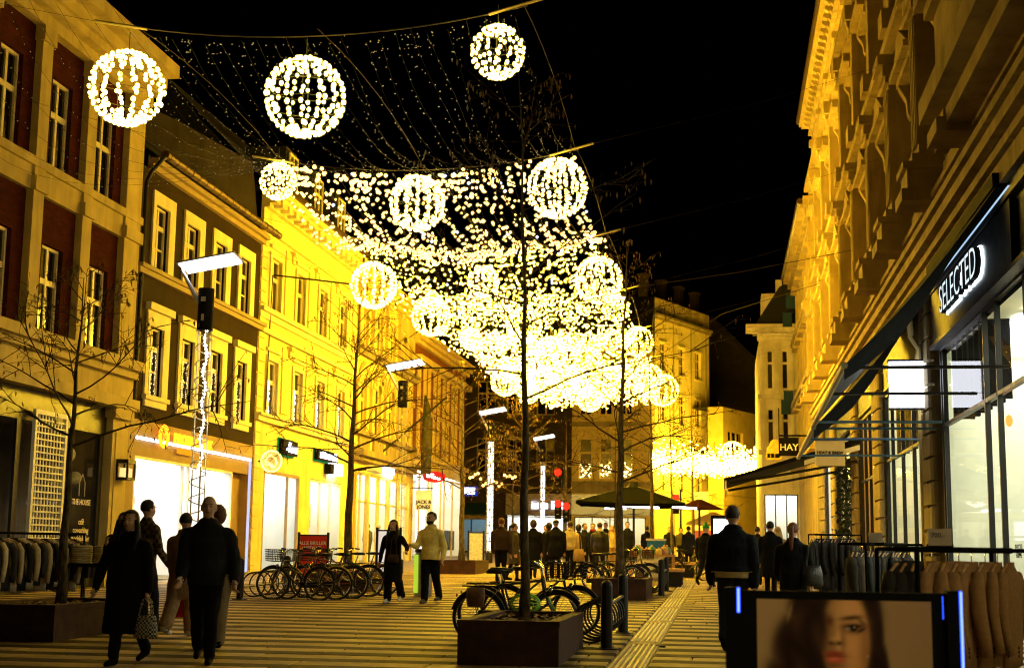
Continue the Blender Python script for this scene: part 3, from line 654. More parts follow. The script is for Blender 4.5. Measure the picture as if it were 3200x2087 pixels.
t = thing('blurred_white_sign', 'glowing white wall sign above the shop windows of the arched house', 'sign', FL.p(64.4,4.95,.1)); mb = MB(); FL.box(mb, 63.5, 65.4, 5.0, 5.3, .1, .2); FL.box(mb, 64.0, 65.0, 4.82, 5.0, .1, .2); mb.build('lit_face', m_neonw, t)
t = thing('wall_spotlight', 'flat pale wall lamp at the corner of the arched house', 'lamp', FL.p(59.3,4.95,.4)); mb = MB(); FL.uv(mb, .5, .9, [(58.9,4.86),(60.3,4.8),(60.1,5.05),(59.2,5.1)]); mb.build('lamp_shade', m_white, t); mb = MB(); mb.cyl(FL.p(59.5,4.9,.0), FL.p(59.5,4.95,.5), .03); mb.build('bracket', m_black, t)

# ---- building 5: orange brick
b5 = thing('orange_brick_house', 'orange brick house with tall narrow pale windows behind the bare trees', 'building', (XL,77,1.15))
wc5 = [(71.2+k*2.6, 72.4+k*2.6) for k in range(5)]
holes = [(a,b,9.0,11.0) for a, b in wc5]+[(a,b,6.6,8.6) for a, b in wc5]
mb = MB(); FL.wall(mb, 70, 84.5, 5.6, 12.2, holes, .3); mb.add([FL.p(84.5,0,0),FL.p(84.5,0,-12),FL.p(84.5,12.2,-12),FL.p(84.5,12.2,0)], [(0,1,2,3)]); mb.build('wall', m_redbr2, b5)
for a, b in wc5:
    for v0, v1 in ((9.0,11.0),(6.6,8.6)):
        mb = MB(); FL.box(mb, a-.3, a, v0-.1, v1+.2, -.02, .12); FL.box(mb, b, b+.3, v0-.1, v1+.2, -.02, .12); FL.box(mb, a, b, v1, v1+.2, -.02, .12); mb.build('window_surround', m_yellow, b5)
        window(FL, b5, a, b, v0, v1, (1.4,.8), 2, .2)
mb = MB(); FL.box(mb, 70, 84.7, 11.1, 11.4, -.02, .4); cornice(FL, mb, 70, 84.7, 12.0, .6, .6); FL.box(mb, 70, 84.6, 6.2, 6.45, -.02, .3); FL.box(mb, 70, 84.6, 5.6, 6.2, -.02, .1); mb.build('stone_band', m_yellow, b5)
roof(FL, b5, 70, 84.5, 12.6, 4, 4)
it = shop(FL, b5, 70.4, 84.0, .95, 5.5, 3, light=emat('warm_white2', (1,.88,.66), 6), bars=(.13,.3,.36,.55,.62,.8), fm=m_yellow)
mb = MB(); FL.box(mb, 72.6, 74.6, 1.4, 5.3, -.3, -.25); mb.build('lit_poster', emat('violet_white', (1,.92,1), 2.5), it)
for u0, u1 in ((79.5,82.5),):
    for k in range(10):
        mb = MB(); FL.box(mb, u0+k*.3, u0+k*.3+.2, 1.6, 2.7, -.4, -.1); mb.build('hanging_garment', mat('dkcl%d' % (k % 3), ((.02,.02,.02),(.06,.05,.04),(.01,.015,.03))[k % 3], .9, .3, 9, .2), it)
t = thing('red_oval_sign', 'red oval projecting sign with glowing white lettering', 'sign', (-14.6,71.0,5.2))
mb = MB(); mb.add([(-14.55+.58*math.cos(2*PI*i/28),71.0,5.25+.28*math.sin(2*PI*i/28)) for i in range(28)]+[(-14.55+.58*math.cos(2*PI*i/28),71.2,5.25+.28*math.sin(2*PI*i/28)) for i in range(28)], [tuple(range(28)), tuple(range(28,56))]+[(i,(i+1)%28,28+(i+1)%28,28+i) for i in range(28)]); mb.build('sign_face', m_redsign, t)
mb = MB()
for x, z, w, h in ((-14.85,5.29,.15,.16),(-14.67,5.25,.12,.16),(-14.5,5.21,.12,.16),(-14.3,5.16,.15,.13),(-14.7,5.37,.3,.05)): mb.box(x-w/2, x+w/2, 70.93, 70.98, z-h/2, z+h/2)
mb.build('glowing_letters', m_neonw, t)
mb = MB(); mb.cyl((-15.5,71.1,5.25),(-15.2,71.1,5.25), .04); mb.build('bracket', m_black, t)
t = thing('hanging_shop_sign', 'pale hanging sign with two lines of dark capitals under the cornice', 'sign', (-14.9,69.6,3.9))
mb = MB(); mb.box(-15.15,-14.35,69.6,69.68,3.55,4.5); mb.build('sign_board', m_white, t)
lettering('JACK &\nJONES', .24, m_blackm, t, (-14.75,69.58,3.8), 0, .004, .006)
mb = MB(); mb.cyl((-15.5,69.64,4.62),(-14.3,69.64,4.62), .025); mb.cyl((-15.1,69.64,4.5),(-15.1,69.64,4.62), .015); mb.cyl((-14.4,69.64,4.5),(-14.4,69.64,4.62), .015); mb.build('bracket', m_black, t)
t = thing('blue_white_sign', 'small blue-rimmed glowing projecting sign near the street corner', 'sign', (-14.8,82.5,5)); mb = MB(); mb.box(-15.3,-14.3,82.5,82.7,4.75,5.3); mb.build('sign_box', emat('bluebox', (.02,.05,.5), .6), t); mb = MB(); mb.box(-15.15,-14.45,82.44,82.5,4.85,5.22); mb.build('lit_face', m_neonw, t)
# flag pole and leaning rod on building 4/5
t = thing('furled_flag', 'dark furled flag hanging from a slanted pole on the brick house', 'flag', (-15.3,66,6)); mb = MB(); mb.tube([FL.p(63.5,6.0,.1),FL.p(67.5,8.9,2.2)], .05, 8); mb.build('pole', m_black, t)
mb = MB(); mb.loft([FL.p(69.2,5.3,.9)+(.25,.3), FL.p(69.2,6.5,.9)+(.28,.3), FL.p(69.2,8.5,.9)+(.2,.2), FL.p(69.2,9.2,.8)+(.05,.05)], 10); mb.build('cloth', mat('flag_cloth', (.07,.06,.03), .9, .4, 6, .2), t, smooth=True)
# ------------------------------------------------------------------ right side of the street
XR = 4.4
FR = Fac((XR,0,0), (0,1,0), (-1,0,0))
r1 = thing('ornate_stone_block', 'tall ornate stone block with pilasters, scroll brackets and shops along the pavement', 'building', (XR,40,.6))
r1b = thing('yellow_stone_block', 'bright yellow carved stone house joined to the darker ornate block', 'building', (XR,58,.9))
YS = 49.6
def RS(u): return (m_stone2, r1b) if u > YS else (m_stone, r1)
pil = [19.4+4.72*k for k in range(11)]           # 19.4 ... 66.6
bays = [(pil[k]+pil[k+1])/2 for k in range(10)]
R1 = (-12.0, 66.6)
holes = []
for c in bays: holes += [(c-.72,c+.72,9.5,11.9),(c-.66,c+.66,14.35,16.5),(c-.5,c+.5,18.9,20.5)]
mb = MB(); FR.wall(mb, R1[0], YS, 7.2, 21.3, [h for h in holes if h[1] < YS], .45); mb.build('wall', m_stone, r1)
mb = MB(); FR.wall(mb, YS, R1[1], 7.2, 21.3, [h for h in holes if h[0] > YS], .45); mb.add([FR.p(R1[1],0,0),FR.p(R1[1],0,-8),FR.p(R1[1],21.8,-8),FR.p(R1[1],21.8,0)], [(0,1,2,3)])
mb.build('wall', m_stone2, r1b)
def console(mb, u, v, h, w, t=.12):
    """scrolled bracket, (v,w) profile extruded along u"""
    P = []
    for k in range(13):
        a = k/12; P.append((v-h*a, .10+w*((1-a)**.8*.75+.18*math.cos(a*PI*2.2)*.6)))
    P += [(v-h, .0), (v, .0)]
    FR.prof(mb, u-t, u+t, P)
    mb.tube([FR.p(u-t-.015, v-h*.16, w*.72), FR.p(u+t+.015, v-h*.16, w*.72)], w*.26, 12); mb.tube([FR.p(u-t-.015, v-h*.86, w*.28), FR.p(u+t+.015, v-h*.86, w*.28)], w*.2, 12)
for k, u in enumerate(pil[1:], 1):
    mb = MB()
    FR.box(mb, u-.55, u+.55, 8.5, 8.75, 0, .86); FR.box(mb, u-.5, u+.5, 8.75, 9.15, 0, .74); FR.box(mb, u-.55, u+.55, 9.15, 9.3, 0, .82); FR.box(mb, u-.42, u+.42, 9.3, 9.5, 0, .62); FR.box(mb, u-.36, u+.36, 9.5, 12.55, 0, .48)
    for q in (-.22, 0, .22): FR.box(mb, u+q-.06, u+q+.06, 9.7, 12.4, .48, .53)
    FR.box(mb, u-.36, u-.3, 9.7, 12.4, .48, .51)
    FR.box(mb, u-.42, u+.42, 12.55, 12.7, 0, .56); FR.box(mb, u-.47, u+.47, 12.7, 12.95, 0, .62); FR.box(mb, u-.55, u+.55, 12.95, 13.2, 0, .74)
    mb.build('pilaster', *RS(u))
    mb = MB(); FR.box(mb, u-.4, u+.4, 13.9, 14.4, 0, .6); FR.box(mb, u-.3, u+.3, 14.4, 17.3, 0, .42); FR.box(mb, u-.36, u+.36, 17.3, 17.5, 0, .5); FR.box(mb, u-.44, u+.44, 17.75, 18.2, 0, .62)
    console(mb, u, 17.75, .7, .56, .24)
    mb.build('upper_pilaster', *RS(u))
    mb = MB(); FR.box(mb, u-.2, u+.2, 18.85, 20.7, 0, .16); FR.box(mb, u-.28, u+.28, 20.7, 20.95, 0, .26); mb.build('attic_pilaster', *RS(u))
for c in bays:
    rr_ = RS(c)[1]; window(FR, rr_, c-.72, c+.72, 9.5, 11.9, (1.5,.8), 2, .3, bar=.05); window(FR, rr_, c-.66, c+.66, 14.35, 16.5, (1.4,.8), 2, .3, bar=.05); window(FR, rr_, c-.5, c+.5, 18.9, 20.5, (1,), 2, .3)
    mb = MB(); FR.box(mb, c-1.0, c-.72, 9.4, 12.2, 0, .1); FR.box(mb, c+.72, c+1.0, 9.4, 12.2, 0, .1); FR.box(mb, c-.72, c+.72, 11.9, 12.2, 0, .1)
    FR.box(mb, c-1.3, c+1.3, 12.28, 12.42, 0, .55); FR.box(mb, c-1.22, c+1.22, 12.12, 12.28, 0, .4); FR.uv(mb, 0, .48, [(c-1.3,12.42),(c+1.3,12.42),(c,13.1)])
    FR.box(mb, c-1.2, c+1.2, 9.25, 9.42, 0, .3); mb.build('window_surround', *RS(c))
    for s in (-1.08, 1.08): mb = MB(); console(mb, c+s, 12.12, .75, .32, .13); mb.build('console', *RS(c))
    mb = MB(); FR.box(mb, c-.9, c-.66, 14.3, 16.75, 0, .1); FR.box(mb, c+.66, c+.9, 14.3, 16.75, 0, .1); FR.box(mb, c-.66, c+.66, 16.5, 16.75, 0, .1); FR.box(mb, c-1.15, c+1.15, 17.0, 17.25, 0, .55); FR.box(mb, c-1.05, c+1.05, 16.8, 17.0, 0, .36)
    FR.box(mb, c-1.1, c+1.1, 14.1, 14.3, 0, .28)
    mb.build('window_surround', *RS(c))
    for s in (-.98, .98): mb = MB(); console(mb, c+s, 16.8, .55, .28, .12); mb.build('console', *RS(c))
    mb = MB(); FR.box(mb, c-1.3, c+1.3, 8.7, 9.15, 0, .1); FR.box(mb, c-1.1, c+1.1, 8.8, 9.05, .1, .16); mb.build('parapet_panel', *RS(c))
for ua, ub in ((R1[0],YS),(YS+.01,R1[1])):
    mb = MB()
    for v, h, w in ((7.25,.34,.14),(7.59,.16,.24),(7.75,.2,.4),(7.95,.14,.5),(8.09,.45,.12),(8.54,.12,.3)): FR.box(mb, ua, ub, v, v+h, -.05, w)
    mb.build('main_cornice', *RS(ub))
k = 0; u = 19.0
me_d = None
while u < 44:
    if me_d is None:
        q = MB(); 
        for i in range(7):
            a = i/6; q.ball((0, (a-.5)*.26, .09*math.sin(PI*a)-.02), .05, .05, .05, 8, 5)
        me_d = q.mesh('leaf_moulding', m_stone, True)
    inst('leaf_moulding', me_d, r1, (XR-.15,u,8.3)); u += .34
for ua, ub in ((R1[0],YS),(YS+.01,R1[1])):
    mb = MB()
    for v, h, w in ((13.2,.2,.35),(13.4,.25,.55),(13.65,.2,.35)): FR.box(mb, ua, ub, v, v+h, -.05, w)
    for v, h, w in ((18.25,.2,.35),(18.45,.2,.55),(18.65,.15,.3)): FR.box(mb, ua, ub, v, v+h, -.05, w)
    mb.build('string_course', *RS(ub))
for ua, ub in ((R1[0],YS),(YS+.01,R1[1])):
    mb = MB()
    for v, h, w in ((20.95,.25,.15),(21.2,.15,.3),(21.55,.1,.62),(21.65,.18,.72)): FR.box(mb, ua, ub, v, v+h, -.05, w)
    mb.build('eaves_cornice', *RS(ub))
q = MB(); q.prism([(0,0),(.42,0),(.42,-.1),(.3,-.2),(.22,-.18),(.12,-.32),(0,-.34)], lambda a, b: (-a,-.14,b), lambda a, b: (-a,.14,b)); me_m = q.mesh('modillion', m_stone2)
u = 33.0
while u < 66.4: inst('modillion', me_m, RS(u)[1], (XR-.15,u,21.55)); u += .76
mb = MB(); mb.tube([FR.p(30,21.95,.72),FR.p(66.8,21.95,.72)], .14, 10); mb.build('gutter', m_gutter, r1)
roof(FR, r1, R1[0], R1[1], 22.0, 5, 5)
# oriel bay over the nearest shop
mb = MB()
for u0, u1, v0, v1, w in ((16,24.2,9.3,16,.75),(16,24.5,8.62,8.9,.7),(16,24.6,8.9,9.3,1.0),(16,24.5,10.9,11.15,1.05),(16,24.35,10.7,10.9,.9)): FR.box(mb, u0, u1, v0, v1, 0, w)
mb.build('oriel', m_stone, r1)

# ---- shops of the ornate block
m_awn = mat('navy_awning', (.005,.008,.014), .7, .2, 6, .2, 30); m_navy = mat('navy_panel', (.006,.010,.020), .5, .15, 5, .05)
mb = MB(); FR.box(mb, -12, 29.9, 5.8, 7.25, -.1, .02); FR.box(mb, -12, 29.9, 5.72, 5.8, -.1, .2); FR.box(mb, -12, 29.9, 6.88, 6.98, -.1, .16); mb.build('fascia', m_navy, r1)
mb = MB(); FR.box(mb, 21.6, 29.8, 5.84, 6.84, .03, .14); mb.build('sign_panel', m_navy, r1)
lettering('SELECTED', .74, emat('halo_white', (.82,.95,1.0), 5), r1, (XR-.16,25.75,6.34), -PI/2, .008, .035, 1.22, name='halo_letters')
lettering('SELECTED', .74, m_blackm, r1, (XR-.24,25.75,6.34), -PI/2, .045, .006, 1.22, name='raised_letters')
lettering('SELECTED', .74, emat('letter_face', (.85,.97,1.0), 1.0), r1, (XR-.288,25.75,6.34), -PI/2, .002, -.006, 1.22, name='letter_faces')
mb = MB(); FR.box(mb, 21.5, 31, 7.0, 7.014, .14, .17); mb.build('light_line', emat('cold_line', (.5,.75,1), .9), r1)
def pillar(u0, u1, v1=7.25):
    mb = MB(); FR.box(mb, u0, u1, .3, v1, -.4, .05); mb.build('pier', m_greyst, r1)
    v = .6
    while v < min(v1, 6.8):
        mb = MB(); FR.vprof(mb, v, v+.44, [(u0-.06,.05),(u0-.06,.13),(u0+.02,.18),(u1-.02,.18),(u1+.06,.13),(u1+.06,.05)]); mb.build('stone_block', m_greyst, r1); v += .5
pillar(30.4, 31.6); pillar(40.3, 42.0); pillar(47.8, 49.2); pillar(57.2,58.6); pillar(63.8,66.6)
mb = MB(); FR.box(mb, 31.7, 66.6, 6.0, 7.25, -.1, .02); mb.build('fascia', m_navy, r1)
m_inn = mat('shop_pale', (.78,.80,.66), .6, .05, 2, 0, coord='World')
it = shop(FR, r1, 17.2, 29.9, .35, 5.75, 4.5, light=emat('store_light', (1,.96,.74), 7.5), wall=m_inn, bars=(.35,.53,.62,.98), transom=4.16, lamp_h=5.6)
mb = MB()
for k in range(7): FR.box(mb, 25.2+k*.62, 25.2+k*.62+(.16 if k % 2 else .1), 4.22, 5.7, -.5, -.1)
mb.build('upper_mullion', m_blackm, it)
mb = MB(); FR.box(mb, 19.5, 19.9, .4, 5.5, -2.6, -2.3); FR.box(mb, 23.2,23.3,.4,5.5,-1.6,-1.5); mb.build('column', m_blackm, it)
stock(FR, it, 17.5, 23, .6, 3.2, -4.4, 6, 4, ((.1,.1,.1),(.3,.22,.12),(.4,.38,.34),(.05,.06,.1))); stock(FR, it, 24.5, 29.5, .6, 3.4, -4.4, 7, 4, ((.1,.1,.1),(.3,.22,.12),(.4,.38,.34)))
for u, v in ((20.5,2.4),(22,1.7),(27.5,3.6),(28.5,3.3)): mb = MB(); FR.box(mb, u, u+1.1, v, v+.1, -3.5, -2.6); mb.build('ceiling_light', m_shoplit, it)
mb = MB(); mb.ball(FR.p(24.3,3.75,-.25), .06, .06, .1); mb.build('red_pendant', emat('red_pend', (1,.12,.02), 6), it)
mb = MB(); mb.octas([FR.p(23.9+random.uniform(-.3,.3), 4.9+random.uniform(-.5,.6), -.8+random.uniform(-.3,.3)) for _ in range(160)], .022); mb.build('fairy_lights', MATS['warm_bulb'], it, kind='stuff')
mb = MB(); FR.box(mb, 21.2, 21.35, 2.6, 2.8, -.3, -.26); mb.build('socket_box', m_white, it)
lettering('SELECTED\nHOMME', .12, m_blackm, r1, (XR-.01,22.6,1.62), -PI/2, .002)
it = shop(FR, r1, 31.7, 40.2, .55, 5.9, 4, light=emat('store_light2', (1,.92,.66), 6.5), wall=m_inn, bars=(.1,.35,.6,.85), transom=4.1)
for k in range(9):
    mb = MB(); FR.box(mb, 32.3+k*.85, 32.5+k*.85, 4.2, 5.8, -.4, -.2); mb.build('upper_mullion', m_blackm, it)
it = shop(FR, r1, 42.1, 47.7, .7, 5.9, 3, light=emat('store_amber', (1,.70,.25), 4), wall=mat('amber_wall', (.6,.4,.15), .7, .1, 2, 0), bars=(.25,.5,.75), transom=3.9)
mb = MB(); mb.octas([FR.p(random.uniform(42.3,47.5), random.uniform(1.5,4.8), random.uniform(-1.8,-.3)) for _ in range(90)], .045); mb.build('fairy_lights', MATS['warm_bulb'], it, kind='stuff')
it = shop(FR, r1, 49.3, 57.1, .8, 5.6, 3, light=emat('store_amber2', (1,.78,.4), 4), bars=(.3,.6), transom=4.2)
it = shop(FR, r1, 58.7, 63.7, .95, 5.6, 3, light=m_shoplit, bars=(.5,))
# unseen frontage near the camera; lit windows added to brighten poster, blazers and faces
for a, b in ((-11.5,-3.0),(-2.4,6.2),(7.0,16.4)):
    shop(FR, r1, a, b, .2, 5.7, 3.5, light=emat('store_warm', (1,.76,.40), 9.5) if a == -2.4 else emat('store_warm2', (1,.76,.40), 1.6), wall=m_inn, bars=(.33,.66), transom=4.1)
    mb = MB(); FR.box(mb, b+.05, b+.55, .0, 7.2, -.3, .12); mb.build('pier', m_greyst, r1)
# ivy column beside the cafe
t = thing('ivy_pillar', 'dark column of ivy beside the cafe awning', 'plant', FR.p(50,.75,.2)); mb = MB()
for _ in range(1400):
    u, v, w = random.uniform(49.4,51.4), random.uniform(.9,4.9), random.uniform(.05,.55); a = random.uniform(0, 6.28); s = random.uniform(.04,.08)
    d1 = Vector((math.cos(a), math.sin(a), random.uniform(-.5,.5)))*s; d2 = Vector((-math.sin(a), math.cos(a)*.4, random.uniform(.5,1)))*s; c = Vector(FR.p(u,v,w))
    mb.add([c-d1, c+d2, c+d1, c-d2], [(0,1,2,3)])
mb.build('foliage', mat('ivy_leaf', (.025,.04,.012), .6, .4, 8, 0), t, kind='stuff')
# drain pipe
mb = MB(); mb.tube([FR.p(31.9,7.0,.35),FR.p(31.9,6.3,.3),FR.p(31.75,6.0,.15),FR.p(31.75,5.2,.3),FR.p(31.75,4.9,.15),FR.p(31.75,.6,.15)], .07, 8); mb.build('downpipe', m_stone2, r1)

# ---- awnings
def awning(label, y0, y1, w1, vtop, vb0, vb1, arms):
    t = thing('awning', label, 'awning', FR.p((y0+y1)/2, vb0, w1/2))
    mb = MB(); n, k = 10, 6; g = []
    for i in range(n+1):
        yy = y0+(y1-y0)*i/n; vb = vb0+(vb1-vb0)*i/n
        for j in range(k+1):
            a = j/k; g.append(FR.p(yy, vtop+(vb-vtop)*a-.18*math.sin(PI*a)*(.6+.4*math.cos(i*2.1)), .12+(w1-.12)*a))
    m0 = len(g); g += [(x, y, z-.03) for x, y, z in g]
    fs = [(i*(k+1)+j, (i+1)*(k+1)+j, (i+1)*(k+1)+j+1, i*(k+1)+j+1) for i in range(n) for j in range(k)]
    mb.add(g, fs+[tuple(q+m0 for q in f) for f in fs]); mb.build('canopy', m_awn, t, smooth=True)
    for i in (0,):
        mb = MB(); e = [g[i*(k+1)+j] for j in range(k+1)]; lo = [(x, y, z-(.05+.34*math.sin(PI*(j/k)**1.6*.85))-.03*math.sin(j*2.2)) for j, (x, y, z) in enumerate(e)]; off = .02
        mb.add(e+lo+[(x, y+off, z) for x, y, z in e+lo], [(j,j+1,k+2+j,k+1+j) for j in range(k)]+[(2*(k+1)+j,2*(k+1)+j+1,3*(k+1)+j+1,3*(k+1)+j) for j in range(k)]); mb.build('side_flap', m_awn, t)
    mb = MB(); mb.tube([FR.p(y0-.05,vb0,w1),FR.p(y1+.05,vb1,w1)], .055, 8); mb.build('front_bar', mat('bar_olive', (.32,.3,.2), .45, .1, 6, .05, metal=.5), t)
    mb = MB(); FR.box(mb, y0, y1, vtop-.1, vtop+.12, .02, .24); mb.build('roller_box', m_blackm, t)
    for q in arms:
        a = (q-y0)/(y1-y0); vb = vb0+(vb1-vb0)*a
        mb = MB(); mb.tube([FR.p(q,vb,w1),FR.p(q+.15,vb+.02,w1*.5),FR.p(q,vb,.05)], .03, 6); mb.build('arm', m_frame if q < 29 else mat('arm_blue', (.10,.2,.3), .4, .1, 5, .02, metal=.4), t)
    return t
awning('long navy awning over the lit menswear shop window', 22.3, 29.7, 2.55, 7.3, 4.42, 4.2, (22.5,25.4,29.5))
awning('navy awning beyond the lit box sign, next to the menswear shop', 30.1, 36.4, 2.55, 7.08, 4.15, 3.95, (30.3,32.3,35.9))
t = thing('cafe_awning', 'dark cafe awning with white valance above the pavement', 'awning', (2,50,4))
mb = MB(); P = lambda x, y, z: (x, y, z)
mb.prism([(4.38,5.35),(.0,4.0),(.0,3.9),(4.38,5.2)], lambda a, b: (a,47.5,b), lambda a, b: (a,53,b)); mb.build('canopy', m_blackm, t)
mb = MB(); mb.prism([(4.38,5.12),(2.6,4.6),(2.6,4.45),(4.38,4.95)], lambda a, b: (a,47.45,b), lambda a, b: (a,47.5,b)); mb.box(.03,.08,47.5,53,3.6,3.95); mb.build('valance', m_white, t)
for yy in (47.6,52.8): mb = MB(); mb.tube([(4.3,yy,4.6),(2.2,yy+.1,4.2),(.15,yy,3.85)], .05, 6); mb.build('arm', m_black, t)
# projecting signs
t = thing('lit_box_sign', 'blank glowing white box sign between the two navy awnings', 'sign', (3.95,31,4.7))
mb = MB(); mb.box(3.52,4.36,31.0,31.2,4.98,5.64); mb.box(3.52,4.36,31.0,31.2,4.66,4.96); mb.build('lit_face', emat('box_white', (.9,.92,1.0), 6), t)
mb = MB(); mb.box(3.49,4.4,31.02,31.24,4.62,4.655); mb.box(3.49,4.4,31.02,31.24,5.65,5.69); mb.box(3.49,4.4,31.05,31.18,4.962,4.978); mb.build('sign_frame', m_frame, t)
t = thing('cafe_sign', 'cream square hanging sign with small dark capitals above the pavement', 'sign', (3.25,45,4.4))
mb = MB(); mb.box(2.8,3.7,45,45.1,4.28,5.06); mb.build('sign_board', m_white, t); mb = MB(); mb.box(2.78,4.4,44.98,45.12,5.06,5.14); mb.build('bracket', m_blackm, t)
lettering('HEAT & BREW', .125, m_blackm, t, (3.25,44.985,4.68), 0, .004, .003)
t = thing('black_shop_sign', 'black square hanging sign with three pale capitals', 'sign', (2.95,66,6.2))
mb = MB(); mb.box(2.5,3.38,66,66.1,6.02,6.85); mb.build('sign_board', m_blackm, t); mb = MB(); mb.box(2.5,4.4,66,66.08,6.9,6.98); mb.box(2.48,2.52,66,66.08,6.0,8.2); mb.build('bracket', m_blackm, t)
lettering('HAY', .42, mat('pale_letters', (.85,.8,.7), .5, .05, 4, 0), t, (2.94,65.98,6.4), 0, .004, .006)
t = thing('yellow_dragon_sign', 'small yellow plate sign with dark lettering left of the black square sign', 'sign', (2.2,70,6.3))
mb = MB(); mb.box(2.0,2.75,70,70.08,6.1,6.5); mb.ball((2.45,70.04,6.75), .28, .06, .35); mb.ball((2.25,70.04,6.6), .2, .05, .2); mb.build('sign_board', mat('yellow_plate', (.7,.5,.1), .6, .2, 6, .1), t)
mb = MB(); mb.box(2.08,2.2,69.97,70,6.2,6.4); mb.box(2.26,2.4,69.97,70,6.2,6.4); mb.box(2.46,2.66,69.97,70,6.2,6.4); mb.build('lettering', m_blackm, t)

# ---- second right house and the pink corner
r2 = thing('ochre_corner_house', 'pale ochre house with bracketed eaves beyond the ornate stone block', 'building', (XR,76,1.1))
b2c = [68.6+3.0*k for k in range(6)]
holes = [(c-.6,c+.6,v,v+2.1) for c in b2c for v in (7.4,11.0,14.4)]
mb = MB(); FR.wall(mb, 66.6, 86, .5, 17.6, holes, .35); mb.build('wall', m_stone2, r2)
for c in b2c:
    for v in (7.4,11.0,14.4):
        window(FR, r2, c-.6, c+.6, v, v+2.1, (1.4,.8), 2, .25); mb = MB(); FR.box(mb, c-.85, c-.6, v-.1, v+2.3, 0, .14); FR.box(mb, c+.6, c+.85, v-.1, v+2.3, 0, .14); FR.box(mb, c-1, c+1, v+2.35, v+2.6, 0, .4); mb.build('window_surround', m_stone2, r2)
for v, h, w in ((6.4,.3,.5),(10.2,.3,.4),(13.8,.3,.4),(17.4,.3,.5),(17.72,.2,.75),(16.9,.3,.12)): mb = MB(); FR.box(mb, 66.6, 86, v, v+h, -.05, w); mb.build('string_course', m_stone2, r2)
u = 67
while u < 85.8: inst('modillion', me_m, r2, (XR-.12,u,17.7)); u += .9
mb = MB(); mb.tube([FR.p(66.6,18.05,.75),FR.p(86,18.05,.75)], .15, 8); mb.build('gutter', m_gutter, r2); roof(FR, r2, 66.6, 86, 18.1, 4, 4)
mb = MB(); FR.box(mb, 66.9, 69.0, 18.0, 20.4, -1.5, .1); mb.build('dormer', m_stone2, r2)
shop(FR, r2, 68, 77, 1.1, 5.5, 3, light=m_shopwarm, bars=(.3,.6)); shop(FR, r2, 78, 85.5, 1.2, 5.5, 3, light=m_shoplit, bars=(.5,))
FP = Fac((2.3,88,0), (1,0,0), (0,-1,0))
r3 = thing('pink_corner_house', 'pink stone corner house with deep bracketed cornice and narrow windows', 'building', (3.4,88,1.3))
mb = MB(); hp = [(.35,.75,11.6,14.0),(.35,.75,8.2,10.4),(1.25,1.65,11.6,14.0),(1.25,1.65,8.2,10.4)]
FP.wall(mb, 0, 2.4, 1.2, 15.2, hp+[(.1,2.1,1.5,5.2)], .3); mb.add([(2.3,88,1),(2.3,104,1),(2.3,104,15.2),(2.3,88,15.2)], [(0,1,2,3)]); mb.build('wall', m_pink, r3)
shop(FP, r3, .1, 2.1, 1.5, 5.2, 3, light=m_shoplit, bars=(.33,.66))
for h in hp: window(FP, r3, *h, (1.5,.7), 1, .2, fm=m_pink)
mb = MB()
for v, h, w in ((14.6,.25,.15),(14.85,.2,.35),(15.05,.25,.7),(15.3,.2,.95),(11.0,.25,.3),(7.6,.3,.35)): FP.box(mb, -.9 if w > .6 else -.2, 2.4, v, v+h, -.1, w)
for u in (.05, .95, 1.85): FP.box(mb, u-.12, u+.12, 11.3, 14.5, 0, .12); FP.box(mb, u-.12, u+.12, 8.0, 10.9, 0, .12)
mb.build('cornice', m_pink, r3)
for k in range(8): mb = MB(); FP.box(mb, -.5+k*.36, -.34+k*.36, 15.0, 15.3, .3, .8); mb.build('bracket', m_pink, r3)
mb = MB(); FP.box(mb, .1, 2.4, 15.5, 17.6, -3, -.3); FP.box(mb, 1.0, 1.4, 17.6, 18.6, -1.5, -1.0); mb.build('attic', m_pink, r3)
mb = MB(); FP.uv(mb, -4, -.2, [(-.4,15.5),(2.4,15.5),(2.4,18.6),(1.2,18.0)]); mb.build('roof', m_roof, r3)
for k, (x, y, z) in enumerate(((4.0,84.5,16.0),(3.9,87,15.3),(3.85,86,10.4),(3.75,87.5,10.0))):
    t = thing('blue_banner', 'small dark blue square banner on the pale corner house, %s' % ('uppermost of four','second from the top','third from the top','lowest of four')[k], 'banner', (x,y,z), 'blue banners on the corner house')
    mb = MB(); mb.box(x-.28,x+.28,y,y+.03,z,z+.85); mb.build('cloth', mat('blue_cloth', (.01,.05,.12), .7, .2, 5, .05), t); mb = MB(); mb.box(x-.3,4.4,y,y+.04,z+.86,z+.9); mb.build('bracket', m_black, t)
# ------------------------------------------------------------------ houses closing the street
FC = Fac((0,98,0), (1,0,0), (0,-1,0))
c1 = thing('dark_corner_building', 'dark stone corner building with arched windows behind the bare trees', 'building', (-18,98,1.45))
cw = [(-25.5+2.1*k, -24.2+2.1*k) for k in range(7)]
holes = [(a,b,7.0,9.4) for a, b in cw]+[(a,b,11,13.4) for a, b in cw]+[(-20.6,-16.0,1.5,3.9),(-14.9,-10.6,1.5,4.05)]
mb = MB(); FC.wall(mb, -27, -10.4, 1.2, 15.5, holes, .4); mb.build('wall', m_darkst, c1)
for a, b in cw:
    for v in (7.0, 11.0):
        window(FC, c1, a, b, v, v+2.4, (1.5,.8), 2, .3, fm=m_greyst); mb = MB(); ac = (a+b)/2
        mb.tube([FC.p(ac+.8*math.cos(PI*k/10), v+2.3+.8*math.sin(PI*k/10), .05) for k in range(11)], .12, 6); mb.build('arch', m_darkst, c1)
for v, h, w in ((5.6,.7,.5),(10.2,.3,.3),(15.2,.6,.5)): mb = MB(); FC.box(mb, -27, -10.4, v, v+h, -.05, w); mb.build('string_course', m_darkst, c1)
roof(FC, c1, -27, -10.4, 15.8, 4, 5)
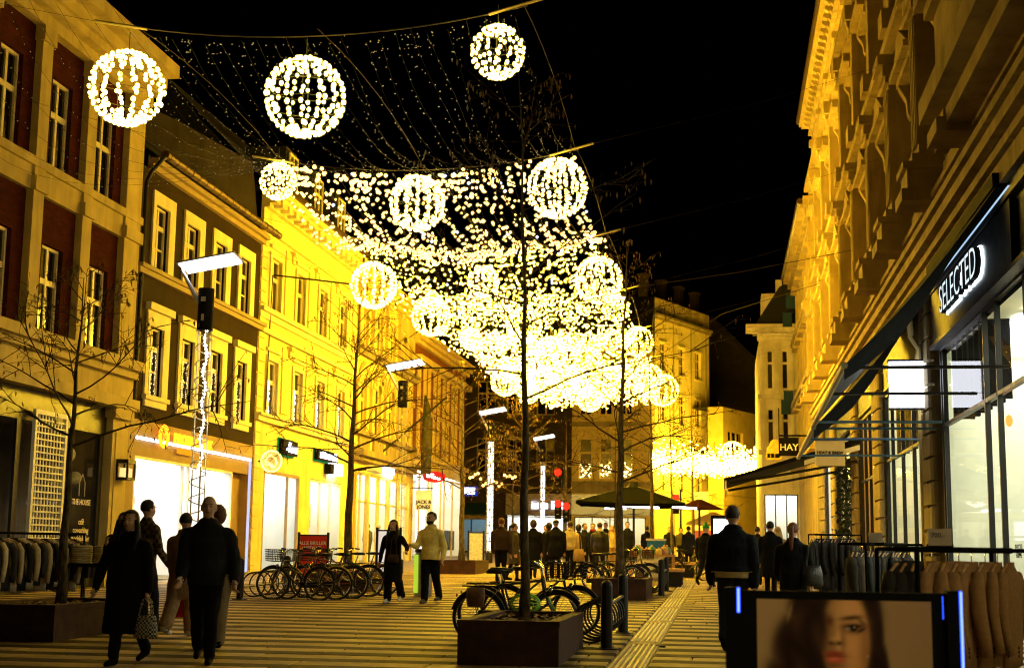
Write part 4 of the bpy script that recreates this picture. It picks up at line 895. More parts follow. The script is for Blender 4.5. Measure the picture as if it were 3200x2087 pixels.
mb = MB(); FC.box(mb, -14.95, -10.45, 4.1, 5.55, -.05, .2); mb.build('fascia', mat('pink_fascia', (.42,.34,.3), .7, .1, 4, .1), c1)
mb = MB()
for x, w, h in ((-12.9,.5,.5),(-12.2,.4,.4),(-11.6,.35,.55),(-11.0,.5,.45)): FC.box(mb, x-w/2, x+w/2, 4.5, 4.5+h, .22, .28)
mb.build('glowing_letters', emat('ltgl', (.8,.85,1), 2.2), c1)
shop(FC, c1, -14.9, -10.6, 1.5, 4.0, 3, light=m_shoplit, bars=(.3,.6)); shop(FC, c1, -20.6, -16.0, 1.5, 3.9, 3, light=emat('cold_shop', (.7,.85,1), 2.0), wall=mat('cold_wall', (.3,.4,.42), .6, .1, 3, 0), bars=(.4,.7))
t = thing('blue_shop_awning', 'dark teal awning on the far corner building', 'awning', (-18.2,96.6,4)); mb = MB(); mb.prism([(98,4.9),(96,4.1),(96,3.95),(98,4.7)], lambda a, b: (-20.6,a,b), lambda a, b: (-16,a,b)); mb.build('canopy', mat('teal', (.01,.05,.08), .7, .1, 4, .1), t); mb = MB(); mb.box(-20.6,-16,95.95,96.0,3.7,3.98); mb.build('valance', m_portal, t)

c2 = thing('yellow_arched_building', 'yellow building with tall arched windows and glowing shop fascia', 'building', (-8,98,1.45))
aw = [(-9.9,-9.0),(-8.5,-7.6),(-7.1,-6.2)]
holes = [(a,b,6.6,9.4) for a, b in aw]+[(a,b,11,13.6) for a, b in aw]+[(-10.2,-5.3,1.5,4.0)]
mb = MB(); FC.wall(mb, -10.4, -4.9, 1.2, 16, holes, .4); mb.build('wall', m_yellow, c2)
for a, b in aw:
    window(FC, c2, a, b, 6.6, 9.4, (1.3,.7), 1, .3, fm=m_yellow, pane=mat('amber_pane', (.12,.09,.02), .2, .2, 3, 0)); window(FC, c2, a, b, 11, 13.6, (1.3,.7), 2, .3, fm=m_yellow)
    mb = MB(); ac = (a+b)/2; mb.tube([FC.p(ac+.6*math.cos(PI*k/10), 9.35+.6*math.sin(PI*k/10), .05) for k in range(11)], .12, 6); FC.box(mb, a-.25, a, 6.5, 9.4, -.02, .1); FC.box(mb, b, b+.25, 6.5, 9.4, -.02, .1); mb.build('arch', m_yellow, c2)
    mb = MB(); mb.octas([FC.p(random.uniform(a+.1,b-.1), random.uniform(6.7,7.7), -.2) for _ in range(26)], .06); mb.build('window_lights', MATS['warm_bulb'], c2, kind='stuff')
for v, h, w in ((5.6,.8,.35),(10.2,.3,.3),(15.6,.6,.5)): mb = MB(); FC.box(mb, -10.4, -4.9, v, v+h, -.05, w); mb.build('string_course', m_greyst, c2)
mb = MB(); FC.box(mb, -10.38, -4.9, 4.1, 5.5, -.05, .22); mb.build('fascia', emat('yellow_fascia', (1,.66,.14), .5), c2)
mb = MB(); FC.box(mb, -8.1, -6.6, 4.5, 5.05, .24, .3); FC.box(mb, -7.9, -7.6, 5.05, 5.25, .24, .3); FC.box(mb, -7.1, -6.9, 5.05, 5.25, .24, .3); mb.build('glowing_letters', emat('ltgl2', (1,.95,.8), 4), c2)
roof(FC, c2, -10.4, -4.9, 16.2, 4, 5)
shop(FC, c2, -10.2, -5.3, 1.5, 4.0, 3, light=m_shopwarm, bars=(.25,.5,.75))

UT = Vector((4.28,9.6,0)).normalized(); FT = Fac((-5.48,115,0), UT, (UT.y,-UT.x,0))
m_pale3 = mat('pale_yellow_render', (.88,.72,.30), .8, .1, 1.2, .15, 30, spec=.06, coord='World', streak=.2)
c3 = thing('tall_yellow_building', 'tall plain yellow building with three columns of windows at the street end', 'building', (-4,118,1.75))
tw = [1.5, 5.0, 8.2]
holes = [(u-.55,u+.55,v,v+2.3) for u in tw for v in (6.6,12.3,16.4)]
mb = MB(); FT.wall(mb, 0, 10.5, 1.5, 20.9, holes, .3); mb.add([FT.p(0,1.5,0),(-13,119,1.5),(-13,119,21.9),FT.p(0,21.9,0)], [(0,1,2,3)]); mb.build('wall', m_pale3, c3)
for u in tw:
    for v in (6.6,12.3,16.4):
        window(FT, c3, u-.55, u+.55, v, v+2.3, (1,1,.8), 2, .2, fr=.06, bar=.05, fm=m_pale3); mb = MB(); FT.box(mb, u-.75, u+.75, v-.15, v, -.02, .12); FT.box(mb, u-.75, u+.75, v+2.3, v+2.45, -.02, .12); mb.build('sill', m_pale3, c3)
mb = MB(); FT.box(mb, 0, 10.5, 20.9, 22.3, -.3, .02); mb.build('parapet', mat('worn_yellow', (.5,.38,.16), .85, .55, .9, .3, 12, coord='World'), c3)
mb = MB(); FT.box(mb, -.2, 10.6, 20.75, 20.95, -.05, .35); FT.box(mb, -.1, 10.6, 20.5, 20.75, -.05, .2); mb.build('cornice', m_greyst, c3)
for u in (.0, 3.3, 6.6, 9.8): mb = MB(); FT.box(mb, u, u+.7, 22.3, 24.2, -1.5, -.9); FT.box(mb, u-.08, u+.78, 24.2, 24.4, -1.6, -.8); mb.build('chimney', m_darkst, c3)
for u in (3.3, 6.7, 9.7): mb = MB(); mb.cyl(FT.p(u,2,.08), FT.p(u,20.6,.08), .06, n=6); mb.build('downpipe', m_greyst, c3)
shop(FT, c3, .5, 10.2, 1.8, 5.2, 3, light=m_shopwarm, bars=(.3,.6))

UL = Vector((3.8,8.8,0)).normalized(); FLo = Fac((-.05,120,0), UL, (UL.y,-UL.x,0))
m_ochre4 = mat('dull_ochre', (.42,.31,.10), .8, .12, 1.2, .15, 30, spec=.06, coord='World')
c4 = thing('low_modern_building', 'low plain yellow modern building with wide ribbon windows', 'building', (2,124,1.8))
mb = MB(); hs = [(1.0,4.3,10.3,11.9),(6.8,9.4,10.3,11.9)]
FLo.wall(mb, 0, 10.5, 1.5, 13.8, hs, .35); mb.add([FLo.p(0,1.5,0),(-1.3,120.2,1.5),(-1.3,120.2,13.8),FLo.p(0,13.8,0)], [(0,1,2,3)]); mb.build('wall', m_ochre4, c4)
for h in hs: window(FLo, c4, *h, (1,), 3, .25, fm=m_ochre4, bar=.12)
mb = MB(); mb.add([FLo.p(0,13.8,0),FLo.p(10.5,13.8,0),FLo.p(10.5,13.8,-8),FLo.p(0,13.8,-8)], [(0,1,2,3)]); mb.build('roof', m_roof, c4)
shop(FLo, c4, .3, 10, 1.8, 6.5, 3, light=emat('end_shop', (.95,1,.95), 6), bars=(.25,.5,.75))
c5 = thing('dark_gabled_house', 'dark gabled roof rising behind the low modern building', 'building', (2,140,2)); mb = MB()
mb.prism([(-4.5,2),(-4.5,21.5),(-1.0,24.5),(8.5,15.0),(8.5,2)], lambda a, b: (a,140,b), lambda a, b: (a,150,b)); mb.build('wall', m_darkst, c5)
mb = MB(); mb.prism([(-4.9,21.3),(-1.0,24.8),(9,14.7),(9,14.4),(-1.0,24.5),(-4.9,21.0)], lambda a, b: (a,139.6,b), lambda a, b: (a,150,b)); mb.build('roof', m_roof, c5)
# ------------------------------------------------------------------ festive lights above the street
m_bay = [None, emat('net_bulb_a', (1,.58,.13), 5.5), emat('net_bulb_b', (1,.59,.03), 74.0), emat('net_bulb_c', (1,.59,.02), 200.0), emat('net_bulb_d', (1,.59,.02), 270.0), emat('net_bulb_e', (1,.59,.02), 270.0)]
m_bulb  = m_bay[3]
m_ball  = emat('ball_bulb', (1,.66,.11), 18.0); m_ball2 = emat('ball_bulb_far', (1,.60,.04), 60.0)
m_blub  = emat('cold_bulb', (.45,.55,1.0), 9.0)
m_off   = emat('faint_bulb', (1,.72,.25), .55, False)  # weak emission stands in for light reflected by the unlit bulbs
m_wire  = mat('green_wire', (.05,.06,.02), .5, .2, 8, 0)
m_cable = mat('steel_cable', (.05,.04,.025), .5, .2, 8, 0, metal=.5)
q = MB(); q.ball((0,0,0), 1, nu=7, nv=4); me_bulb = q.mesh('bulb', m_ball, True); me_nbulb = q.mesh('bulb', m_bay[1], True); me_cbulb = q.mesh('bulb', m_blub, True)
def light_ball(x, y, z, d, label, single, seed):
    rg = random.Random(seed); R = d/2
    t = thing('light_ball', label, 'light ball', (x,y,z-R), 'glowing light balls over the street')
    mb = MB(); M = 14
    for k in range(M):
        a = 2*PI*k/M; mb.tube([(x+R*.97*math.sin(PI*i/14)*math.cos(a), y+R*.97*math.sin(PI*i/14)*math.sin(a), z+R*.97*math.cos(PI*i/14)) for i in range(15)], .006, 4, caps=False)
    for i in (3,6,8,11): mb.tube([(x+R*.98*math.sin(PI*i/14)*math.cos(2*PI*k/20), y+R*.98*math.sin(PI*i/14)*math.sin(2*PI*k/20), z+R*.98*math.cos(PI*i/14)) for k in range(20)], .005, 4, closed=True)
    mb.cyl((x,y,z+R), (x,y,z+R+.35), .008, n=4); mb.build('wire_frame', m_wire, t)
    P = []
    for k in range(M):
        a = 2*PI*k/M; n = max(11, int(16*d/1.15))
        for i in range(n):
            th = PI*(.10+.87*(i+rg.uniform(-.2,.2))/(n-1)); th = min(th, PI*.985); aa = a+rg.uniform(-.05,.05)
            if rg.random() < .06: continue
            P.append((x+R*math.sin(th)*math.cos(aa), y+R*math.sin(th)*math.sin(aa), z+R*math.cos(th)))
    r = .034*min(1, d/1.0)
    if single:
        for p in P: s = r*rg.uniform(.8,1.15); inst('bulb', me_bulb, t, p, (0,0,0), (s,s,s*1.25))
    else:
        mb = MB(); mb.octas(P, r*1.1); mb.build('bulbs', m_ball2, t, kind='stuff')
ROWS = [20.5+7.8*k for k in range(7)]
side = ('left','middle','right')
BALLS = [[(-9.28,8.67,1.15),(-6.36,8.42,1.21),(-3.35,9.03,.80)],[(-9.31,9.22,.76),(-6.28,8.67,1.12),(-3.34,8.92,1.2)],[(-9.13,8.45,1.2),(-6.19,8.5,.8),(-3.17,8.5,1.18)],
         [(-9.2,8.9,1.2),(-6.2,8.6,1.1),(-3.3,9.1,.8)],[(-9.3,9.35,.8),(-6.3,8.8,1.2),(-3.06,9.2,1.07)],[(-9.2,8.7,1.2),(-6.2,9.0,.8),(-3.1,8.8,1.2)],[(-9.2,9.0,.8),(-6.3,8.8,1.2),(-2.85,9.2,1.5)]]
ordn = ('nearest','second','third','fourth','fifth','sixth','farthest')
for k, (y, row) in enumerate(zip(ROWS, BALLS)):
    for j, (x, z, d) in enumerate(row):
        light_ball(x, y, z, d, '%s glowing bulb ball, the %s one in the %s row hung over the street' % ('large' if d > 1 else 'small', side[j], ordn[k]), k < 3, 100+k*3+j)
def bar_z(k, x):
    e = 9.75-.02*k; c = (x+6.25)/3.35; return e-.35*(1-c*c)
for k, y in enumerate(ROWS):
    t = thing('catenary_cable', 'thin sagging cross cable with end rods, %s row of lights' % ordn[k], 'cable', (-6.2,y,9.3), 'cross cables carrying the lights')
    mb = MB(); mb.tube([(x, y, bar_z(k, x)) for x in np.linspace(-15.4, 4.3, 30)] if False else [(x, y, bar_z(k, x)) for x in np.linspace(-9.6,-2.9,16)], .012, 5); mb.build('cable', m_cable, t)
    for pq in ([(-9.9,y,bar_z(k,-9.6)+.06),(-9.0,y,bar_z(k,-9.0))],[(-3.5,y,bar_z(k,-3.5)),(-2.6,y,bar_z(k,-2.9)+.12)]): mb = MB(); mb.tube(pq, .025, 6); mb.build('end_rod', mat('rod_yellow', (.6,.5,.15), .4, .1, 5, 0, metal=.3), t)
    for pq in ([(-9.9,y,bar_z(k,-9.6)+.06),(-12.5,y,10.4),(-15.4,y,11.3)],[(-2.6,y,bar_z(k,-2.9)+.12),(.8,y,10.6),(4.3,y,11.6)]): mb = MB(); mb.tube(pq, .0032, 4); mb.build('span_wire', m_cable, t)
rn = random.Random(5)
for k in range(6):
    y0, y1 = ROWS[k], ROWS[k+1]; lit = k > 0
    t = thing('fairy_light_net', ('net of small unlit bulbs strung across the street above the nearest light balls' if k == 0 else 'glowing fairy light net strung along the street, %s lit bay from the front' % ('first','second','third','fourth','fifth')[k-1]), 'light net', (-6.2,(y0+y1)/2,8.8), 'fairy light nets over the street')
    ns = (24,30,35,37,40,40)[k]; P = []; mb = MB()
    for i in range(ns):
        x = -9.45+6.4*i/(ns-1)+rn.uniform(-.05,.05); sg = rn.uniform(.4,.85); pts = []
        nb = (34,40,40,42,45,45)[k]
        ph = rn.uniform(0, 1)
        for j in range(nb):
            a = (j+ph)/nb; 
            if a > 1: continue
            z = bar_z(k,x)*(1-a)+bar_z(k+1,x)*a-sg*4*a*(1-a)
            pts.append((x+.04*math.sin(a*9+i), y0+(y1-y0)*a, z))
        mb.tube(pts[::3]+[pts[-1]], .003 if lit else .0012, 3, caps=False)
        for p in pts:
            if rn.random() < .05: continue
            P.append((p[0]+rn.uniform(-.07,.07), p[1]+rn.uniform(-.06,.06), p[2]-rn.uniform(0,(.1,.22,.75,.85,.85,.85)[k])+(0,0,.2,.25,.25,.25)[k]))
    # short drops hanging off the cross cable
    for i in range(60):
        x = rn.uniform(-9.4,-3.1)
        for j in range(rn.randint(2,4)): P.append((x+rn.uniform(-.05,.05), y0+rn.uniform(-.05,.15), bar_z(k,x)-.12-.16*j))
    mb.build('strings', m_wire, t, kind='stuff')
    if not lit:
        mb = MB(); mb.octas(P, .010); mb.build('bulbs', m_off, t, kind='stuff'); continue
    P.sort(key=lambda p: p[1]); cold = [p for i, p in enumerate(P) if i % 37 == 5]; warm = [p for i, p in enumerate(P) if i % 37 != 5]
    if k == 1:
        for p in warm[:300]: s = .042*rn.uniform(.7,1.2); inst('bulb', me_nbulb, t, p, (0,0,0), (s,s,s))
        warm = warm[300:]
    mb = MB(); mb.octas(warm, .041 if k == 1 else .028); mb.build('bulbs', m_bay[k], t, kind='stuff')
    mb = MB(); mb.octas(cold, .036); mb.build('cold_bulbs', m_blub, t, kind='stuff')
# unlit side curtain of strings slung past the brown house roof
t = thing('dark_light_strings', 'slack unlit light strings sagging beside the brown house roof', 'light strings', (-11,26,10))
mb = MB(); P = []
for i in range(9):
    xa = -9.6-.12*i; a0, a1 = Vector((xa-.5*i*.3,18.0,10.6)), Vector((-9.5,28.3,9.5))
    pts = [a0.lerp(a1, s/16)+Vector((-.25*i*math.sin(PI*s/16),0,-(.5+.16*i)*math.sin(PI*s/16))) for s in range(17)]
    mb.tube(pts, .003, 3, caps=False)
    for s in range(60): 
        f = s/60*16; j = int(f); p = pts[j].lerp(pts[min(j+1,16)], f-j); P.append(p+Vector((rn.uniform(-.03,.03),0,-rn.uniform(0,.06))))
mb.build('strings', m_blackm, t, kind='stuff'); mb = MB(); mb.octas(P, .009); mb.build('bulbs', m_off, t, kind='stuff')
# far net beyond the crossing
for k in range(3):
    y0 = 101+6*k
    t = thing('fairy_light_net', 'dense glowing light net beyond the traffic lights, %s bay' % ('front','middle','rear')[k], 'light net', (-1.3,y0,7.5), 'light nets beyond the crossing')
    P = []
    for i in range(26):
        x = -5.7+9.0*i/25
        for j in range(24):
            a = j/24; P.append((x+rn.uniform(-.15,.15), y0+6*a, 9.3-.25*(x+5.7)*.2-2.2*4*a*(1-a)*.5+rn.uniform(-.35,.35)))
    mb = MB(); mb.octas(P, .065); mb.build('bulbs', emat('net_bulb_far', (1,.60,.03), 120.0), t, kind='stuff')
    mb = MB(); mb.tube([(x, y0, 9.5-.05*(x+5.7)-.5*math.sin(PI*(x+5.7)/9)) for x in np.linspace(-5.8,3.4,14)], .02, 4); mb.build('cable', m_cable, t)
light_ball(-5.95, 101, 8.3, 1.5, 'glowing bulb ball beyond the crossing, left end of the far net', False, 777)
light_ball(.6, 101, 8.6, 1.6, 'glowing bulb ball beyond the crossing above the cafe awning', False, 778)
# service wires
t = thing('overhead_wire', 'thin overhead wire spanning from the lights to the ornate stone block', 'wire', (-1,47,10)); mb = MB()
mb.tube([(-2.6,44,9.8),(.5,45,10.4),(4.35,46.5,11.4)], .012, 4); mb.tube([(4.35,58,12.6),(0,60,11.6),(-2.6,59.5,9.8)], .012, 4); mb.build('cable', m_cable, t)
for j, x in enumerate((-9.4,-6.2,-3.0)):
    t = thing('carrier_wire', 'thin carrier wire running along the street above the %s light balls' % side[j], 'wire', (x,40,9.8), 'carrier wires along the street')
    mb = MB(); pts = []
    for k in range(6):
        for s in range(6): a = s/6; pts.append((x, ROWS[k]+7.8*a, bar_z(k,x)+.12+.9*4*a*(1-a)*.25))
    mb.tube(pts, .0032, 4, caps=False); mb.build('cable', m_cable, t)

# ------------------------------------------------------------------ lamp posts
m_ledw = emat('lamp_led', (.96,.93,1.0), 7.0); m_rope = emat('rope_light', (1,.90,.72), 12.0); m_ropec = emat('rope_cold', (.90,.90,1.0), 10.0)
m_rodw = mat('pale_rod', (.55,.5,.36), .4, .1, 6, 0, metal=.4)
def lamp(x, y, glow0, glow1, rope, label, zt=7.05, dense=False):
    b = gz(y); t = thing('street_lamp', label, 'street lamp', (x,y,b), 'column street lamps with tilted heads')
    zt += b-.43
    mb = MB(); mb.cyl((x,y,b), (x,y,b+.5), .17, n=16); mb.build('base', m_black, t)
    mb = MB(); mb.cyl((x,y,zt-.92), (x,y,zt), .17, n=20); mb.build('control_box', m_blackm, t, smooth=False)
    mb = MB(); mb.box(x-.05,x+.05,y-.175,y-.168,zt-.3,zt-.2); mb.box(x-.03,x+.03,y-.175,y-.168,zt-.72,zt-.58); mb.build('sticker', mat('pale_sticker', (.4,.38,.25), .6, .4, 30, 0), t)
    for k in range(5): 
        a = 2*PI*k/5+.3; mb = MB(); mb.cyl((x+.15*math.cos(a),y+.15*math.sin(a),b+.4), (x+.15*math.cos(a),y+.15*math.sin(a),zt-.92), .011, n=5); mb.build('rod', m_rodw, t)
    mb = MB(); n = int((zt-.92-b-.4)/.36*16); mb.tube([(x+.17*math.cos(i*2*PI/16), y+.17*math.sin(i*2*PI/16), b+.45+i*.36/16) for i in range(n)], .013, 5); mb.build('spiral', m_rodw, t)
    P = []
    s = 0.; z = b+.5+(zt-1.5-b)*glow0
    while z < b+.5+(zt-1.4-b)*glow1:
        P.append((x+.06+.03*math.cos(z*9), y-.05, z)); z += .075 if dense else .08
    mb = MB(); mb.octas(P, .045); 
    if dense:
        for a in (0, 2.1, 4.2): mb.octas([(x+.12*math.cos(a), y+.12*math.sin(a), p[2]) for p in P], .02)
    mb.build('rope_lights', rope, t, kind='stuff')
    mb = MB(); mb.tube([(x-.12,y-.05,zt-.35),(x-.55,y-.1,zt+.42)], [.06,.03], 8); mb.build('arm', m_steel, t)
    ex = Vector((.63,.05,.12)); ey = Vector((.03,.27,-.06)); c = Vector((x+.08,y-.05,zt+.55)); nrm = ex.cross(ey).normalized()
    mb = MB(); mb.obox(c+nrm*.025, ex, ey, nrm*.02); mb.build('lamp_head', m_steel, t)
    mb = MB(); mb.obox(c-nrm*.012, ex*.93, ey*.86, nrm*.012); mb.build('led_panel', m_ledw, t)
lamp(-11.05, 29.0, .42, 1.0, m_rope, 'street lamp with spiral lattice column before the brown house')
lamp(-11.0, 48.0, 0, .0, m_rope, 'street lamp with unlit lattice column before the arched stone house')
lamp(-11.0, 67.0, .02, 1.0, m_rope, 'street lamp with fully glowing white lattice column beside the near tree trunk', dense=True)
lamp(-10.9, 86.0, .02, .95, m_ropec, 'street lamp with bluish glowing column beside the red traffic lights', dense=True)
# ------------------------------------------------------------------ bare trees and steel planters
m_bark = mat('bark', (.13,.10,.05), .95, .65, 22, 1.0, 55, stretch=(1,1,.3), spec=.1); m_twig = mat('twig', (.06,.034,.013), .85, .3, 8, .1)
m_catk = mat('dry_catkin', (.35,.22,.06), .8, .3, 8, 0)
def bare_tree(x, y, z, H, hc, spread, r0, seed, label, full=True, cone=.75, dens=1.0):
    rg = random.Random(seed); t = thing('bare_tree', label, 'tree', (x,y,z), 'bare street trees in planters')
    mb = MB(); n = 14; lx, ly = rg.uniform(-.1,.1), rg.uniform(-.1,.1)
    tp = [(x+lx*(i/n)**2*2+.015*math.sin(i*1.7), y+ly*(i/n)**2, z+H*i/n) for i in range(n+1)]
    mb.tube(tp, [r0*(1-.93*i/n)*(1.25 if i == 0 else 1) for i in range(n+1)], 12); mb.build('trunk', m_bark, t, smooth=True)
    br = MB(); ck = MB(); nl = int((24 if full else 14)*dens)
    def branch(p, d, L, r, lev):
        pts = [Vector(p)]; d = Vector(d).normalized(); k = max(3, int(L/.28)); k = min(k, 9)
        for i in range(k):
            d = (d+Vector((rg.uniform(-.16,.16), rg.uniform(-.16,.16), rg.uniform(-.10,.10)+(-.03 if lev == 0 else -.05)))).normalized()
            pts.append(pts[-1]+d*(L/k))
        br.tube(pts, [r*(1-.85*i/k)+.0018 for i in range(k+1)], 5 if lev == 0 else 3, caps=False)
        if lev < 2:
            m = (8 if lev == 0 else 4) if full else (6 if lev == 0 else 3)
            for i in range(m):
                f = rg.uniform(.22,1); j = f*k; q = pts[int(j)].lerp(pts[min(int(j)+1,k)], j-int(j))
                dd = (pts[min(int(j)+1,k)]-pts[int(min(j,k-1))]).normalized()
                sd = Vector((rg.uniform(-1,1), rg.uniform(-1,1), rg.uniform(-.55,.75)))
                branch(q, dd*.7+sd*.8, L*rg.uniform(.28,.5)*(1.15-f*.5), r*.45, lev+1)
        else:
            for _ in range(rg.randint(0,2)):
                q = pts[-1]; s = rg.uniform(.012,.03); w = rg.uniform(-.02,.02)
                ck.add([q, q+Vector((s*.5,w,-s*1.5)), q+Vector((0,w*2,-s*3.2)), q+Vector((-s*.5,0,-s*1.5))], [(0,1,2,3)])
    for i in range(nl):
        h = hc+(H-hc)*.97*(i+.3)/nl; a = i*2.39996+rg.uniform(-.4,.4)
        f = (h-hc)/(H-hc); L = spread*(1-f)**cone*rg.uniform(.75,1.1)+.25
        j = h/H*n; q = Vector(tp[int(j)]).lerp(Vector(tp[min(int(j)+1,n)]), j-int(j))
        el = .35+.5*f+rg.uniform(-.15,.2)
        branch(q, (math.cos(a), math.sin(a), el), L, max(.005, r0*.26*(1-f*.75)), 0)
    br.build('crown', m_twig, t)
    if ck.v: ck.build('catkins', m_catk, t, kind='stuff')
def planter(x0, x1, y0, y1, h, label):
    t = thing('steel_planter', label, 'planter', ((x0+x1)/2,(y0+y1)/2,gz(y0)), 'rusty steel tree planters'); b0, tp = gz(y0)-.03, gz((y0+y1)/2)+h; th = .04
    mb = MB(); mb.box(x0,x1,y0,y0+th,b0,tp-.06); mb.box(x0,x1,y1-th,y1,b0,tp-.06); mb.box(x0,x0+th,y0+th,y1-th,b0,tp-.06); mb.box(x1-th,x1,y0+th,y1-th,b0,tp-.06); mb.build('box', m_corten, t)
    mb = MB(); r = .13
    mb.box(x0-.01,x1+.01,y0-.01,y0+r,tp-.06,tp); mb.box(x0-.01,x1+.01,y1-r,y1+.01,tp-.06,tp); mb.box(x0-.01,x0+r,y0+r,y1-r,tp-.06,tp); mb.box(x1-r,x1+.01,y0+r,y1-r,tp-.06,tp); mb.build('rim', m_corten, t)
    mb = MB(); mb.add([(x0+.03,y0+.03,tp-.09),(x1-.03,y0+.03,tp-.09),(x1-.03,y1-.03,tp-.09),(x0+.03,y1-.03,tp-.09)], [(0,1,2,3)]); mb.build('soil', m_soil, t)
    mb = MB(); rg = random.Random(int(y0*10))
    for _ in range(420):
        px, py = rg.uniform(x0+.05,x1-.05), rg.uniform(y0+.05,y1-.05); a = rg.uniform(0,6.28); s = rg.uniform(.02,.05); c = Vector((px,py,tp-.075+rg.uniform(0,.06)))
        d1 = Vector((math.cos(a),math.sin(a),rg.uniform(-.4,.4)))*s; d2 = Vector((-math.sin(a),math.cos(a),rg.uniform(-.2,.6)))*s*.6
        mb.add([c-d1,c+d2,c+d1,c-d2], [(0,1,2,3)])
    mb.build('leaf_litter', mat('dry_leaf', (.32,.2,.07), .8, .5, 12, 0), t, kind='stuff'); return tp-.09
tz = planter(-2.97,-1.83,16.0,18.8,.49, 'rusty steel tree planter in front, before the parked bicycles')
bare_tree(-2.43,17.5,tz,7.0,2.65,2.5,.062,1,'tall bare tree in the front planter, in front of the light net', cone=.7, dens=.6)
tz = planter(-2.92,-1.72,31.8,34.6,.47, 'rusty steel planter behind the parked bicycles')
bare_tree(-2.42,33.4,tz,8.0,2.2,2.6,.105,2,'bare tree with wide low limbs in the second planter before the parasol')
tz = planter(-2.9,-1.7,47,49.6,.47, 'rusty steel planter beside the market parasol'); bare_tree(-2.4,48.2,tz,7.6,2.4,2.3,.08,3,'slender bare tree just right of the black parasol', cone=.7)
tz = planter(-2.9,-1.7,62.5,65,.47, 'distant steel planter behind the market stall'); bare_tree(-2.3,63.8,tz,7.6,2.4,2.0,.08,4,'slim bare tree before the far light net', False)
bare_tree(-1.6,76,gz(76),8.0,2.6,2.0,.08,14,'thin bare tree farthest down the right row', False)
tz = planter(-9.9,-8.55,17.6,20.4,.47, 'dark steel planter at the left edge beside the walking woman'); bare_tree(-9.25,19.2,tz,4.7,2.2,2.3,.07,5,'dark bare tree at the left edge before the brick townhouse', dens=.7)
tz = planter(-9.75,-8.4,33.2,36.0,.47, 'steel planter behind the row of bicycles'); bare_tree(-9.2,34.5,tz,6.9,2.5,2.6,.115,6,'bare tree before the bright yellow house', cone=.65)
tz = planter(-9.95,-8.45,48.6,51.4,.47, 'reddish steel planter beside the couple'); bare_tree(-9.2,50.0,tz,7.2,2.3,2.6,.11,7,'bare tree before the orange brick house')
tz = planter(-9.9,-8.5,64,66.8,.47, 'distant steel planter beyond the crowd'); bare_tree(-9.2,65.5,tz,7.4,2.3,2.6,.1,8,'bare tree beside the glowing lamp column')
bare_tree(-8.8,80,gz(80),8.0,2.3,2.8,.1,9,'bare tree before the dark corner building', False); bare_tree(-6.8,90,gz(90),8.0,2.3,2.6,.1,10,'bare tree before the yellow arched building', False); bare_tree(-13,88,gz(88),8,2.4,3,.1,12,'bare tree left of the red traffic lights', False)
# ------------------------------------------------------------------ bicycles, racks, bollards
m_rubber = mat('rubber', (.008,.008,.008), .75, .2, 10, .05); m_chrome = mat('chrome', (.6,.58,.52), .2, .05, 10, 0, metal=1)
m_saddle = mat('saddle_black', (.012,.01,.008), .6, .2, 10, .05); m_wicker = mat('basket_black', (.012,.011,.01), .6, .3, 20, .2)
q = MB(); R = .335
q.tube([(R*math.cos(2*PI*i/36),0,R*math.sin(2*PI*i/36)) for i in range(36)], .021, 6, closed=True); ME_TYRE = q.mesh('tyre', m_rubber, True)
q = MB(); q.tube([(.308*math.cos(2*PI*i/36),0,.308*math.sin(2*PI*i/36)) for i in range(36)], .010, 5, closed=True); ME_RIM = q.mesh('rim', m_chrome, True)
q = MB()
for i in range(20):
    a = 2*PI*i/20; q.tube([(.02*math.cos(a+.9),.02*(1 if i % 2 else -1),.02*math.sin(a+.9)),(.305*math.cos(a),0,.305*math.sin(a))], .0018, 3, caps=False)
q.cyl((0,-.05,0),(0,.05,0), .022, n=8); ME_SPOKE = q.mesh('spokes', m_chrome)
